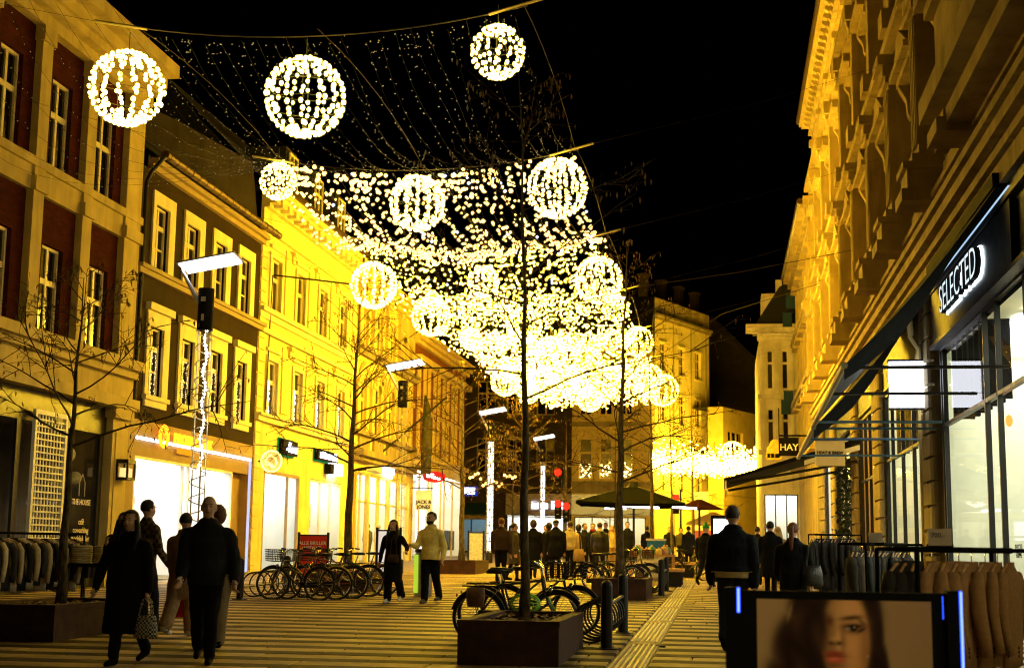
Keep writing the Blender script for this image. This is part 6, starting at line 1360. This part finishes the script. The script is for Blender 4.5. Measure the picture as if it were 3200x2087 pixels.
t = thing('cool_box', 'blue and white cool box standing on a crate by the market stall', 'cool box', (-2.1,45.5,gz(45.5)+1.0)); mb = MB(); mb.box(-2.42,-1.86,45.3,45.7,1.68,1.93); mb.build('body', mat('blue_plastic', (.02,.18,.55), .4, .1, 5, 0), t); mb = MB(); mb.box(-2.45,-1.83,45.27,45.73,1.93,2.0); mb.build('lid', m_white, t)
t = thing('market_crate', 'pale stacked crate under the blue cool box', 'crate', (-2.1,45.5,gz(45.5))); mb = MB(); mb.box(-2.5,-1.8,45.2,45.8,.7,1.66)
mb.build('body', mat('crate_pale', (.5,.47,.4), .7, .2, 6, .1), t)
for k in range(4): mb = MB(); mb.box(-2.52,-1.78,45.17,45.2,.8+.22*k,.92+.22*k); mb.build('slat', m_white, t)
t = thing('advert_pillar', 'lit white advertising screen behind the man in the dark jacket', 'advert screen', (-.05,45,gz(45))); b = gz(45); mb = MB(); mb.box(-.42,.36,45,45.14,b,b+2.05); mb.build('housing', m_blackm, t); mb = MB(); mb.box(-.34,.28,44.97,45,b+.5,b+1.95); mb.build('screen', emat('advert_lit', (.9,.97,1), 3), t)
for k, (x, y, l) in enumerate(((-1.5,41,'plain dark bench end by the market tables'),(-1.35,50,'second dark bench farther along by the market tables'))):
    t = thing('bench', l, 'bench', (x,y,gz(y)), 'benches by the market'); b = gz(y); mb = MB(); mb.box(x-.35,x+.35,y-.8,y+.8,b+.42,b+.5); mb.build('seat', m_wood, t)
    for s in (-.7,.7): mb = MB(); mb.box(x-.3,x+.3,y+s-.05,y+s+.05,b,b+.42); mb.build('leg', m_black, t)
# ---- traffic lights
def signal(x, y, lenses, label, arm=None):
    b = gz(y); t = thing('traffic_light', label, 'traffic light', (x,y,b), 'red traffic lights at the crossing'); top = max(l[1] for l in lenses)+.5
    mb = MB(); mb.cyl((x,y,b),(x,y,top),.06,n=10); mb.build('pole', m_black, t)
    for lx, lz in lenses:
        mb = MB(); mb.box(lx-.18,lx+.18,y-.3,y-.1,lz-.85,lz+.2); h = mb.build('housing', m_blackm, t); mb = MB(); mb.ball((lx,y-.31,lz),.2,.06,.2,14,8); mb.build('red_lens', m_rednl, h, smooth=True)
        for q in (.3,.6): mb = MB(); mb.ball((lx,y-.3,lz-q),.11,.04,.11); mb.build('dark_lens', m_pane, h, smooth=True)
signal(-8.9,80,[(-9.24,6.0),(-9.22,4.25),(-8.75,4.1)],'traffic light pole with three red lamps beside the bluish lamp column')
signal(-2.4,80,[(-2.66,4.6)],'single red traffic light beyond the black parasol')
t = thing('hanging_light_string', 'short string of round white bulbs hung before the dark corner building', 'light string', (-13,80,5.8)); mb = MB(); P = [(-14.3+2.6*i/17, 80, 5.9-.5*math.sin(PI*i/17)+random.uniform(-.35,.35)) for i in range(18)]
for p in P: o = inst('bulb', me_nbulb, t, p, (0,0,0), (.085,.085,.085))
mb.tube([(-14.5,80,6.1),(-13,80,5.5),(-11.5,80,6.1)],.01,4); mb.build('wire', m_cable, t)
# ------------------------------------------------------------------ people
TMP = bpy.data.scenes.new('scratch')
def remeshed(mb, voxel, iters=5, hem=None):
    """one continuous skin over overlapping closed shapes; materials follow the nearest source shape"""
    me = bpy.data.meshes.new('src'); me.from_pydata(mb.v, [], mb.f)
    vm = np.zeros(len(mb.v), int)
    for f, m in zip(mb.f, mb.m):
        for i in f: vm[i] = m
    kd = kdtree.KDTree(len(mb.v))
    for i, v in enumerate(mb.v): kd.insert(v, i)
    kd.balance()
    o = bpy.data.objects.new('src', me); TMP.collection.objects.link(o)
    r = o.modifiers.new('r','REMESH'); r.mode = 'VOXEL'; r.voxel_size = voxel; r.use_smooth_shade = True
    s = o.modifiers.new('s','SMOOTH'); s.factor = .5; s.iterations = iters
    vl = TMP.view_layers[0]; vl.update(); dg = vl.depsgraph
    out = bpy.data.meshes.new_from_object(o.evaluated_get(dg)); bpy.data.objects.remove(o); bpy.data.meshes.remove(me)
    n = len(out.polygons); c = np.empty(n*3); out.polygons.foreach_get('center', c); c = c.reshape(-1,3)
    mi = np.array([vm[kd.find(p)[1]] for p in c], np.int32)
    if hem is not None:
        tor = (mi == 0)|(mi == 1)|((mi == 4) & (c[:,2] < hem[0]+.2)); mi[tor & (c[:,2] >= hem[0])] = 0; mi[tor & (c[:,2] < hem[0])] = 1
        if hem[1]: mi[tor & (c[:,2] < hem[0]) & (c[:,2] > hem[1])] = 4
    mi[mi == 5] = 0
    out.materials.clear(); out.polygons.foreach_set('material_index', mi); out.polygons.foreach_set('use_smooth', [True]*n)
    return out
def limb(mb, pts, rad, m, n=10, fl=1.0):
    mb.cm = m; P, R_ = [], []
    for i in range(len(pts)-1):
        a, b = Vector(pts[i]), Vector(pts[i+1]); k = max(2, int((b-a).length/.035))
        for j in range(k): f = j/k; P.append(a.lerp(b,f)); R_.append(rad[i]*(1-f)+rad[i+1]*f)
    P.append(Vector(pts[-1])); R_.append(rad[-1]); mb.tube(P, R_, n); mb.ball(P[0], R_[0]*.98, nu=n, nv=6); mb.ball(P[-1], R_[-1]*.98, nu=n, nv=6)
def rings(mb, rs, m, n=20):
    mb.cm = m; out = []
    for i in range(len(rs)-1):
        a, b = np.array(rs[i][:5],float), np.array(rs[i+1][:5],float); k = max(2, int(abs(b[2]-a[2])/.035))
        out += [tuple(a+(b-a)*j/k) for j in range(k)]
    out.append(tuple(rs[-1][:5])); mb.loft(out, n)
def hand(mb, wr, d, side, m, s, grip=.5):
    """palm, four fingers and a thumb; d = forearm direction"""
    d = Vector(d).normalized(); fw = Vector((0,-1,0)); fw = (fw-d*fw.dot(d)).normalized(); ax = d.cross(fw)*side; wr = Vector(wr)
    pc = wr+d*.05*s
    limb(mb, [wr, wr+d*.04*s+fw*.012*s, wr+d*.085*s+fw*.012*s], [.026*s,.030*s,.028*s], m, 8); limb(mb, [wr+d*.03*s-fw*.018*s, wr+d*.085*s-fw*.02*s], [.022*s,.024*s], m, 8)
    for k, (ln, off) in enumerate(((.072,.030),(.082,.010),(.076,-.011),(.060,-.031))):
        b = wr+d*.088*s+fw*off*s; k1 = b+(d*math.cos(grip*.7)+ax*(-math.sin(grip*.7)))*ln*.5*s+fw*off*.12*s; k2 = k1+(d*math.cos(grip*1.9)-ax*math.sin(grip*1.9))*ln*.5*s
        limb(mb, [b,k1,k2], [.0095*s,.0088*s,.0078*s], m, 6)
    b = wr+d*.03*s+fw*.03*s; limb(mb, [b, b+(d*.6+fw*.65-ax*.3).normalized()*.038*s, b+(d*.9+fw*.5-ax*.5).normalized()*.066*s], [.014*s,.011*s,.009*s], m, 6)
SKIN = [mat('skin_a', (.66,.40,.26), .55, .12, 9, .08, 120, spec=.35), mat('skin_b', (.55,.31,.18), .55, .12, 9, .08, 120)]
def cloth(n, c): return mat('cloth_'+n, c, .92, .22, 7, .35, 45, spec=.15)
HAIR = {k: mat('hair_'+k, c, .6, .35, 40, .5, 120, stretch=(1,1,.15)) for k, c in dict(black=(.006,.005,.004), brown=(.03,.015,.007), dark=(.012,.008,.006), blond=(.42,.26,.08), ginger=(.14,.045,.015), grey=(.2,.18,.15)).items()}
def person(label, x, y, face, h, top, bottom, skin=0, hair='dark', style='short', shoe=None, coat=None, legs=(.25,-.2), arms=((-.2,.1,.2),(.2,.1,.2)), vox=.02, bulk=.0, hat=None, inner=None, group=None, detail=False, lean=0, wide=.0, turn=0.0, scarf=None, pattern=None):
    """face: degrees, 0 looks at the camera, 180 away. legs: forward swing (viewer-left leg first when facing us). arms: (swing, outward, elbow)"""
    s = h/1.75; t = thing('person', label, 'person', (x,y,gz(y)+.02), group, math.radians(face), world=False)
    mb = MB(); TOP, BOT, SK, SH, INN = 0, 1, 2, 3, 4
    S = lambda *p: Vector(p)*s
    lowest = 0; pts = {}
    for sd, a in ((-1,legs[0]),(1,legs[1])):
        hip = S(sd*.085,0,.90); kb = .12+max(0,-a)*.55; kn = hip+S(0,-math.sin(a)*.43,-math.cos(a)*.43); b = a-kb; an = kn+S(0,-math.sin(b)*.42,-math.cos(b)*.42); pts[sd] = (hip,kn,an,b)
    lowest = min(p[2].z for p in pts.values())-.075*s
    dz = Vector((0,0,-lowest))
    w = wide
    for sd, (hip,kn,an,b) in pts.items():
        hip, kn, an = hip+dz, kn+dz, an+dz
        limb(mb, [hip,hip*.5+kn*.5,kn,kn*.45+an*.55,an+S(0,0,.02)], [(.098+w*.5)*s,(.088+w)*s,(.066+w)*s,(.060+w)*s,(.052+w*1.3)*s], BOT, 12)
        lift = max(0, an.z-.10*s); pit = -.9*min(1, lift/(.2*s)) if lift > .03*s else 0
        tdir = Vector((0,-math.cos(pit),math.sin(pit))); heel = an+S(0,.045,-.035); 
        limb(mb, [heel, an+tdir*.09*s+S(0,0,-.045), an+tdir*.175*s+S(0,0,-.052)], [.042*s,.042*s,.034*s], SH, 10); limb(mb, [an, an+S(0,0,-.03)], [.042*s,.045*s], SH, 8)
    B = bulk; LY = lean
    Z = lambda z: z*s+dz.z
    rings(mb, [(0,0,Z(.86),(.165+B*.6)*s,(.115+B*.6)*s),(0,0,Z(.98),(.162+B)*s,(.115+B)*s),(0,-LY*.3*s,Z(1.08),(.158+B)*s,(.112+B)*s),(0,-LY*.6*s,Z(1.25),(.182+B)*s,(.125+B)*s),(0,-LY*.9*s,Z(1.36),(.182+B*.6)*s,(.108+B*.6)*s),(0,-LY*s,Z(1.43),(.135+B*.4)*s,(.09+B*.4)*s),(0,-LY*s,Z(1.475),(.088+B*.2)*s,(.078+B*.2)*s),(0,-LY*s,Z(1.51),.066*s,.066*s)], TOP)
    for sd in (-1,1): mb.cm = TOP; mb.ball((sd*(.165+B*.4)*s,-LY*.9*s,Z(1.37-B*.8)), (.066+B*.45)*s, nu=12, nv=8)
    if coat:
        hz, fl = coat; rings(mb, [(0,0,Z(hz),(.185+fl)*s,(.15+fl)*s),(0,0,Z(hz+.05),(.187+fl)*s,(.152+fl)*s),(0,0,Z(.95),(.172+B+fl*.3)*s,(.13+B+fl*.3)*s),(0,0,Z(1.1),(.155+B)*s,(.11+B)*s)], TOP, 22)
    if inner: rings(mb, [(0,0,Z(.875),(.155+B)*s,(.118+B)*s),(0,0,Z(.935),(.157+B)*s,(.12+B)*s)], INN)
    hx = Vector((0,-LY*1.05*s,0))
    limb(mb, [hx+Vector((0,.01*s,Z(1.44))),hx+Vector((0,-.012*s,Z(1.56)))], [.058*s,.052*s], SK if not scarf else INN, 12)
    ct, st = math.cos(turn), math.sin(turn)
    HS = 1.07; sh_ = s*HS
    def HP(a, b, c): a, b, c = a*HS, b*HS, 1.645+(c-1.66)*HS; return hx+Vector(((a*ct-b*st)*s,(a*st+b*ct)*s-.018*s,Z(c)))
    mb.cm = SK; mb.ball(HP(0,.008,1.652), .073*sh_,.088*sh_,.105*sh_,18,12); mb.ball(HP(0,-.022,1.598), .056*sh_,.066*sh_,.068*sh_,14,10); mb.ball(HP(0,-.048,1.568), .030*sh_,.030*sh_,.026*sh_,10,8)
    mb.ball(HP(0,.035,1.668), .074*sh_,.072*sh_,.088*sh_,14,10)
    limb(mb, [HP(0,-.082,1.658),HP(0,-.100,1.622)], [.010*sh_,.015*sh_], SK, 8); mb.ball(HP(0,-.074,1.672), .045*sh_,.02*sh_,.012*sh_,10,6)
    for sd in (-1,1): mb.ball(HP(sd*.074,.012,1.632), .012*sh_,.024*sh_,.034*sh_,8,6); mb.ball(HP(sd*.036,-.055,1.612), .024*sh_,.024*sh_,.024*sh_,8,6)
    if scarf: mb.cm = INN; mb.tube([hx+Vector((.085*s*math.cos(a),.085*s*math.sin(a)*1.0,Z(1.49)+.01*math.sin(3*a))) for a in np.linspace(0,2*PI,18)[:-1]], .038*s, 8, closed=True)
    elif coat or B > .02: mb.cm = TOP; mb.tube([hx+Vector((.078*s*math.cos(a),.078*s*math.sin(a)+.012*s,Z(1.475)+.025*s*math.sin(a))) for a in np.linspace(0,2*PI,18)[:-1]], .030*s, 8, closed=True)
    hands = []
    for sd, (sw, out, el) in zip((-1,1), arms):
        sh = Vector((sd*(.182+B*.45)*s,-LY*.9*s,Z(1.365-B*.8))); d1 = Vector((sd*math.sin(out),-math.sin(sw)*math.cos(out),-math.cos(sw)*math.cos(out))); e = sh+d1*.29*s
        a2 = sw+el; d2 = Vector((sd*math.sin(out*.5)-sd*.08*el,-math.sin(a2)*math.cos(out*.5),-math.cos(a2)*math.cos(out*.5))).normalized(); wq = e+d2*.25*s
        limb(mb, [sh,sh*.5+e*.5,e,e*.5+wq*.5,wq], [(.060+B*.6)*s,(.054+B*.6)*s,(.047+B*.55)*s,(.044+B*.5)*s,(.036+B*.35)*s], 5, 12)
        hand(mb, wq-d2*.005*s, d2, sd, SK, s, .55); hands.append(wq+d2*.09*s)
    hz_ = Z(coat[0]) if coat else Z(.90)
    me = remeshed(mb, vox, hem=(hz_+.005, hz_-.07*s if inner else None))
    if vox < .015:
        fr = 9/s
        nv_ = len(me.vertices); co = np.empty(nv_*3); no = np.empty(nv_*3); me.vertices.foreach_get('co', co); me.vertices.foreach_get('normal', no); co = co.reshape(-1,3); no = no.reshape(-1,3)
        for i_ in range(nv_):
            c = co[i_]
            if .1 < c[2] < Z(1.43): co[i_] = c+no[i_]*(.010*noise.noise(Vector((c[0]*fr,c[1]*fr,c[2]*fr*.55)))+.005*noise.noise(Vector((c[0]*fr*3,c[1]*fr*3,c[2]*fr*1.2))))
        me.vertices.foreach_set('co', co.ravel()); me.update()
    sm_ = shoe or m_blackm
    for m in (pattern or top, bottom, SKIN[skin], sm_, inner or scarf or top): me.materials.append(m)
    o = bpy.data.objects.new('body', me); COL.objects.link(o); o.parent = t
    # hair / hats
    hm = HAIR[hair]; c0 = HP(0,.018,1.668)
    def shell(rx, ry, rz, keep, nu=24, nv=16, c=c0, wob=.004):
        q = MB(); q.ball((0,0,0),1,nu=nu,nv=nv); vs = []
        for v in q.v:
            w_ = 1+wob/.1*noise.noise(Vector(v)*7); vs.append(v)
        q2 = MB(); mp = {}
        for f in q.f:
            cc = sum((Vector(q.v[i]) for i in f), Vector())/len(f)
            if keep(cc): 
                q2.f.append(tuple(f)); q2.m.append(0)
        for v in q.v:
            w_ = 1+wob/.1*noise.noise(Vector(v)*6+Vector((x,y,0))); a, b = v[0]*rx*w_*sh_, v[1]*ry*w_*sh_
            q2.v.append((c.x+a*ct-b*st, c.y+a*st+b*ct, c.z+v[2]*rz*w_*sh_))
        return q2
    if hat == 'beanie':
        q = shell(.088,.105,.105, lambda c: c.z > .08 or (c.z > -.3 and c.y > .0)); q.build('beanie', top if False else HAIR['black'], t, smooth=True)
    elif hat == 'green':
        q = shell(.09,.106,.11, lambda c: c.z > .05); q.ball(c0+Vector((0,0,.125*sh_)),.035*sh_); q.build('bobble_hat', mat('green_knit', (.03,.30,.04), .95, .2, 20, .3), t, smooth=True)
    elif hat == 'cap':
        q = shell(.092,.112,.085, lambda c: c.z > .0); q.loft([(c0.x,c0.y-.05*sh_,c0.z+.01*sh_,.095*sh_,.10*sh_),(c0.x,c0.y-.05*sh_,c0.z+.02*sh_,.09*sh_,.10*sh_)],16); q.build('flat_cap', cloth('cap',(.01,.01,.01)), t, smooth=True)
    if style == 'short': q = shell(.084,.100,.098, lambda c: (c.y > -.35 and c.z > -.15) or c.z > .55 or (c.y > .25 and c.z > -.6), wob=.006); q.build('hair', hm, t, smooth=True)
    elif style == 'curly': q = shell(.092,.108,.108, lambda c: (c.y > -.25 and c.z > .15) or c.z > .5 or (c.y > .3 and c.z > -.4), wob=.016); q.build('hair', hm, t, smooth=True)
    elif style == 'long':
        q = shell(.090,.106,.104, lambda c: (c.y > -.18) or c.z > .62, wob=.007)
        for sd in (-1,1): q.tube([HP(sd*.078,-.01,1.66),HP(sd*.092,-.012,1.58),HP(sd*.105,-.03,1.48),HP(sd*.10,-.07,1.36),HP(sd*.09,-.09,1.27)],[.022*sh_,.026*sh_,.032*sh_,.028*sh_,.010*sh_],8)
        q.loft([HP(0,.075,1.25)[:]+(.06*sh_,.02*sh_),HP(0,.08,1.36)[:]+(.11*sh_,.035*sh_),HP(0,.07,1.50)[:]+(.105*sh_,.045*sh_),HP(0,.05,1.64)[:]+(.085*sh_,.055*sh_)],14); q.build('hair', hm, t, smooth=True)
    elif style == 'tail':
        q = shell(.086,.102,.100, lambda c: (c.y > -.35 and c.z > -.2) or c.z > .5 or (c.y > .2 and c.z > -.6)); q.tube([HP(0,.10,1.70),HP(0,.145,1.66),HP(.01,.15,1.55),HP(.015,.14,1.42),HP(.01,.13,1.28)],[.026*sh_,.032*sh_,.036*sh_,.030*sh_,.008*sh_],9); q.build('hair', hm, t, smooth=True)
    elif style == 'bald': q = shell(.079,.096,.09, lambda c: c.z < .1 and c.z > -.55 and c.y > .15, wob=.002); q.build('hair', HAIR['ginger'], t, smooth=True)
    elif style == 'bob': q = shell(.098,.114,.125, lambda c: (c.y > -.40 and c.z > -.8) or c.z > .5, wob=.007); q.build('hair', hm, t, smooth=True)
    if detail:
        for sd in (-1,1):
            q = MB(); q.ball(HP(sd*.032,-.083,1.648), .011*sh_,.005*sh_,.0045*sh_,10,6); q.build('eye', m_blackm, t, smooth=True); q = MB(); q.ball(HP(sd*.034,-.087,1.672), .020*sh_,.006*sh_,.004*sh_,10,6); q.build('eyebrow', HAIR[hair if hair != 'blond' else 'brown'], t, smooth=True)
        q = MB(); q.ball(HP(0,-.087,1.588), .024*sh_,.010*sh_,.007*sh_,12,6); q.build('mouth', mat('lips', (.34,.09,.07), .5, .1, 9, 0), t, smooth=True)
        if detail == 'beard': q = shell(.066,.082,.058, lambda c: c.z < .25 and c.y < .35, c=HP(0,-.022,1.588), wob=.008); q.build('beard', hm, t, smooth=True)
        if detail in ('beard','glasses'):
            q = MB()
            for sd in (-1,1): q.tube([HP(sd*.034+.024*math.cos(a),-.098,1.648+.019*math.sin(a)) for a in np.linspace(0,2*PI,15)[:-1]],.0025*sh_,4,closed=True)
            q.tube([HP(-.012,-.102,1.652),HP(.012,-.102,1.652)],.0025*sh_,4); q.build('glasses', m_black, t)
    t['_hands'] = [tuple(h_) for h_ in hands]
    return t
def hand_world(t, i):
    a = t.rotation_euler.z; h_ = t['_hands'][i]; return Vector((t.location.x+h_[0]*math.cos(a)-h_[1]*math.sin(a), t.location.y+h_[0]*math.sin(a)+h_[1]*math.cos(a), t.location.z+h_[2]))
K = dict(black=cloth('black',(.006,.006,.007)), navy=cloth('navy',(.010,.012,.018)), char=cloth('char',(.018,.017,.018)), brown=cloth('brown',(.05,.03,.017)), olive=cloth('olive',(.07,.06,.03)), cream=cloth('cream',(.62,.50,.26)), beige=cloth('beige',(.34,.22,.11)), yellow=cloth('pale_denim',(.88,.70,.2)), jean=cloth('jean',(.015,.018,.03)), cargo=cloth('cargo',(.25,.18,.09)), red=cloth('red',(.25,.02,.015)), white=cloth('white',(.7,.68,.6)), leather=mat('leather',(.012,.010,.008), .38, .3, 12, .3, 40))
m_sneak = mat('white_sneaker', (.72,.68,.58), .6, .1, 10, .05)
def checked():
    m = bpy.data.materials.new('plaid'); m.use_nodes = True; N = m.node_tree.nodes; L = m.node_tree.links; b = N['Principled BSDF']; b.inputs['Roughness'].default_value = .9
    tc = N.new('ShaderNodeTexCoord'); ck = N.new('ShaderNodeTexChecker'); ck.inputs['Scale'].default_value = 16; ck.inputs['Color1'].default_value = (.02,.015,.012,1); ck.inputs['Color2'].default_value = (.16,.10,.04,1); L.new(tc.outputs['Object'], ck.inputs[0]); L.new(ck.outputs[0], b.inputs['Base Color']); return m
m_plaid = checked()
# foreground
wa = person('woman in long black coat with long dark hair, smiling, walking towards us in front', -6.46,15.0,-4,1.64,K['black'],K['black'],0,'black','long',coat=(.34,.085),legs=(.16,-.30),arms=((-.1,.55,.12),(.05,.22,.1)),vox=.011,bulk=.035,detail=True,wide=.01)
ba = person('bald man in black padded jacket walking towards us in front', -5.72,15.4,14,1.82,K['char'],K['black'],0,'ginger','bald',coat=(.80,.01),legs=(-.28,.2),arms=((.25,.10,.55),(-.2,.30,.75)),vox=.011,bulk=.05,detail=True,wide=.012)
be = person('person in long beige coat and dark beanie seen from behind, left of the bald man', -7.42,19.1,178,1.66,K['beige'],K['beige'],0,'black','none',m_sneak,coat=(.52,.03),legs=(.22,-.3),vox=.014,bulk=.03,hat='beanie',wide=.04)
pl = person('man in brown checked shirt standing before the bright optician window', -8.24,19.7,150,1.86,K['brown'],K['jean'],0,'dark','short',arms=((.2,.12,.5),(.1,.12,.9)),vox=.014,bulk=.015,pattern=m_plaid,detail=True)
gl = person('woman in dark coat behind the smiling woman, hand raised to her face', -8.85,20.3,10,1.68,K['char'],K['black'],1,'black','long',coat=(.6,.04),arms=((.3,.1,2.2),(.1,.1,.3)),vox=.016,bulk=.03,detail='glasses')
rh = person('person with auburn hair and tan cargo trousers half hidden behind the bald man', -6.30,17.3,195,1.74,K['char'],K['cargo'],0,'ginger','bob',legs=(-.2,.3),vox=.016,bulk=.02,wide=.03)
cw = person('woman of the couple in long dark coat with white shoes, holding his arm', -6.77,29.0,-12,1.66,K['black'],K['black'],1,'black','long',m_sneak,coat=(.42,.02),legs=(.1,-.25),arms=((-.15,.35,.2),(.55,.75,.55)),vox=.014,bulk=.012,detail=True,wide=.03)
cm = person('bearded man of the couple in pale yellow jacket and black trousers', -6.0,29.1,-14,1.82,K['yellow'],K['black'],1,'black','curly',mat('dark_sneaker',(.10,.08,.05),.6,.5,20,0),coat=(.82,.005),legs=(.12,-.2),arms=((.45,.15,1.2),(-.15,.28,.6)),vox=.014,bulk=.03,detail='beard',wide=.018,turn=-.25)
# crowd
G_ = 'people in the crowd down the street'
cr = [('man in brown jacket seen from behind, left end of the crowd',-6.18,39.7,176,1.82,'brown','black','ginger','short',None,.04,None),
 ('woman in olive coat turning sideways behind the brown-jacketed man',-6.30,43,110,1.70,'olive','char','dark','tail',(.5,.04),.03,None),
 ('person in long black coat just right of the front tree trunk',-5.98,45,182,1.80,'black','black','brown','bob',(.3,.05),.04,None),
 ('person with round black hair beside the flat-capped man',-5.75,47.2,185,1.73,'black','black','black','bob',(.6,.03),.03,None),
 ('broad man in flat cap and black coat seen from behind',-5.38,46,180,1.84,'black','black','grey','short',(.62,.05),.07,'cap'),
 ('person in cream jacket seen from behind amid the crowd',-5.03,47,178,1.80,'cream','black','brown','short',(.84,.01),.045,None),
 ('dark-haired person in black right of the cream jacket',-5.05,50,160,1.70,'char','black','black','bob',(.5,.04),.03,None),
 ('young man in dark jacket turned left behind the crowd',-5.08,52.5,60,1.77,'navy','black','brown','short',None,.03,None),
 ('man in black with dark red scarf deep in the crowd',-4.96,54.5,-20,1.79,'black','black','dark','short',(.6,.03),.03,None),
 ('person in leather jacket with white fur collar seen from behind',-4.22,49,178,1.79,'leather','char','brown','short',(.78,.01),.06,None),
 ('tall man in dark coat facing us at the back of the crowd',-4.92,60,5,1.86,'navy','black','brown','short',(.6,.03),.03,None),
 ('blond woman in cream sweater by the second tree',-4.28,55,20,1.70,'cream','beige','blond','long',None,.02,None),
 ('tall man in long black coat facing us under the parasol',-3.88,58,0,1.88,'black','black','dark','short',(.45,.03),.03,None),
 ('dark figure behind the market table, left of the pair',-3.3,62,170,1.74,'char','black','dark','short',None,.03,None),
 ('dark figure under the right edge of the parasol',-2.5,66,10,1.72,'black','black','brown','short',None,.03,None),
 ('dark figure beside the red canopy',-1.48,60,185,1.74,'navy','black','dark','short',(.6,.03),.03,None),
 ('grey-coated figure beyond the market crates',-2.1,70,0,1.70,'olive','black','dark','bob',None,.03,None),
 ('man in dark jacket and green bobble hat walking away',-.52,40.5,165,1.80,'black','black','dark','none',(.80,.02),.05,'green'),
 ('person in dark coat on the right pavement before the cafe',1.02,33,170,1.74,'black','black','dark','short',(.5,.04),.04,None),
 ('blond woman with red bag farther along the right pavement',1.35,37.5,185,1.64,'beige','red','blond','long',(.6,.03),.03,None),
 ('dark figure walking under the cafe awning',.95,43,180,1.68,'char','black','brown','short',None,.03,None),
 ('distant dark figure beside the advert screen',.55,52,180,1.72,'black','char','dark','short',None,.03,None),
 ('distant figure in black beyond the couple',-7.6,52,170,1.72,'black','black','dark','short',None,.03,None),
 ('distant figure in grey beside the glowing lamp column',-7.2,58,0,1.70,'char','black','brown','bob',None,.03,None)]
for k, (l, x, y, f, h_, a, b, hr, stl, ct_, bk, ht) in enumerate(cr):
    sw = .22*math.sin(k*2.3)
    person(l, x, y, f, h_, K[a], K[b], k % 2, hr, stl, None, ct_, (sw if k != 17 else .55, -sw if k != 17 else -.55), ((-.1,.14,.25),(.12,.14,.35)), .022 if y > 45 else .018, bk, ht, group=G_, scarf=K['white'] if 'fur collar' in l else (K['red'] if 'scarf' in l else None))
rm = person('man in dark padded jacket with pale hem walking away behind the poster board', .10,18.4,176,1.81,K['navy'],K['jean'],0,'brown','short',coat=(.95,.055),legs=(.15,-.35),arms=((-.15,.12,.35),(.1,.2,.5)),vox=.012,bulk=.06,inner=K['cream'],wide=.012)
rw = person('woman with long ponytail and black coat seen from behind on the right', 1.0,21.6,170,1.64,K['black'],K['black'],0,'ginger','tail',coat=(.5,.03),arms=((.1,.15,.3),(.2,.18,.6)),vox=.014,bulk=.045,inner=None)
# things they carry
def bag(label, p, w, h_, d, m, nm='handbag', strap=.22, rz=0):
    t = thing(nm, label, 'bag', p, rz=rz, world=False); mb = MB(); mb.loft([(0,0,-h_,w*.5,d*.5),(0,0,-h_*.9,w*.56,d*.6),(0,0,-h_*.5,w*.54,d*.62),(0,0,0,w*.44,d*.3)],16); mb.build('body', m, t, smooth=True)
    for s_ in (-1,1): mb = MB(); mb.tube([(-w*.3,s_*d*.2,-.02),(-w*.2,s_*d*.15,strap*.7),(0,0,strap),(w*.2,s_*d*.15,strap*.7),(w*.3,s_*d*.2,-.02)],.008,6); mb.build('handle', m, t)
    return t
def hounds():
    m = bpy.data.materials.new('houndstooth'); m.use_nodes = True; N = m.node_tree.nodes; L = m.node_tree.links; b = N['Principled BSDF']; tc = N.new('ShaderNodeTexCoord'); ck = N.new('ShaderNodeTexChecker'); ck.inputs['Scale'].default_value = 45; ck.inputs['Color1'].default_value = (.01,.01,.01,1); ck.inputs['Color2'].default_value = (.5,.45,.35,1); L.new(tc.outputs['Object'], ck.inputs[0]); L.new(ck.outputs[0], b.inputs['Base Color']); return m
p = hand_world(wa,1); bag('black and white checked handbag carried by the smiling woman', (p.x,p.y-.02,p.z-.16), .25,.24,.12, hounds())
p = hand_world(be,1); bag('flat red shopping bag carried beside the bald man', (p.x+.10,p.y-.1,p.z-.05), .26,.42,.08, mat('red_paper',(.55,.01,.012),.5,.1,5,0), 'shopping_bag', .14)
bag('black shoulder bag with chrome chain on the ponytailed woman', (1.26,21.45,gz(21.5)+1.05), .3,.3,.12, K['leather'], 'shoulder_bag', .38, .3)
bag('small brown crossbody bag worn by the woman of the couple', (-6.72,28.83,gz(29)+1.0), .22,.16,.08, K['brown'], 'crossbody_bag', .4)
bag('pale tote bag held beside the cream jacket', (-4.72,46.8,gz(47)+.95), .34,.4,.1, K['beige'], 'tote_bag', .5)
bpy.data.scenes.remove(TMP)
for o in bpy.data.objects:
    for k in ('_w','_hands'):
        if k in o.keys(): del o[k]
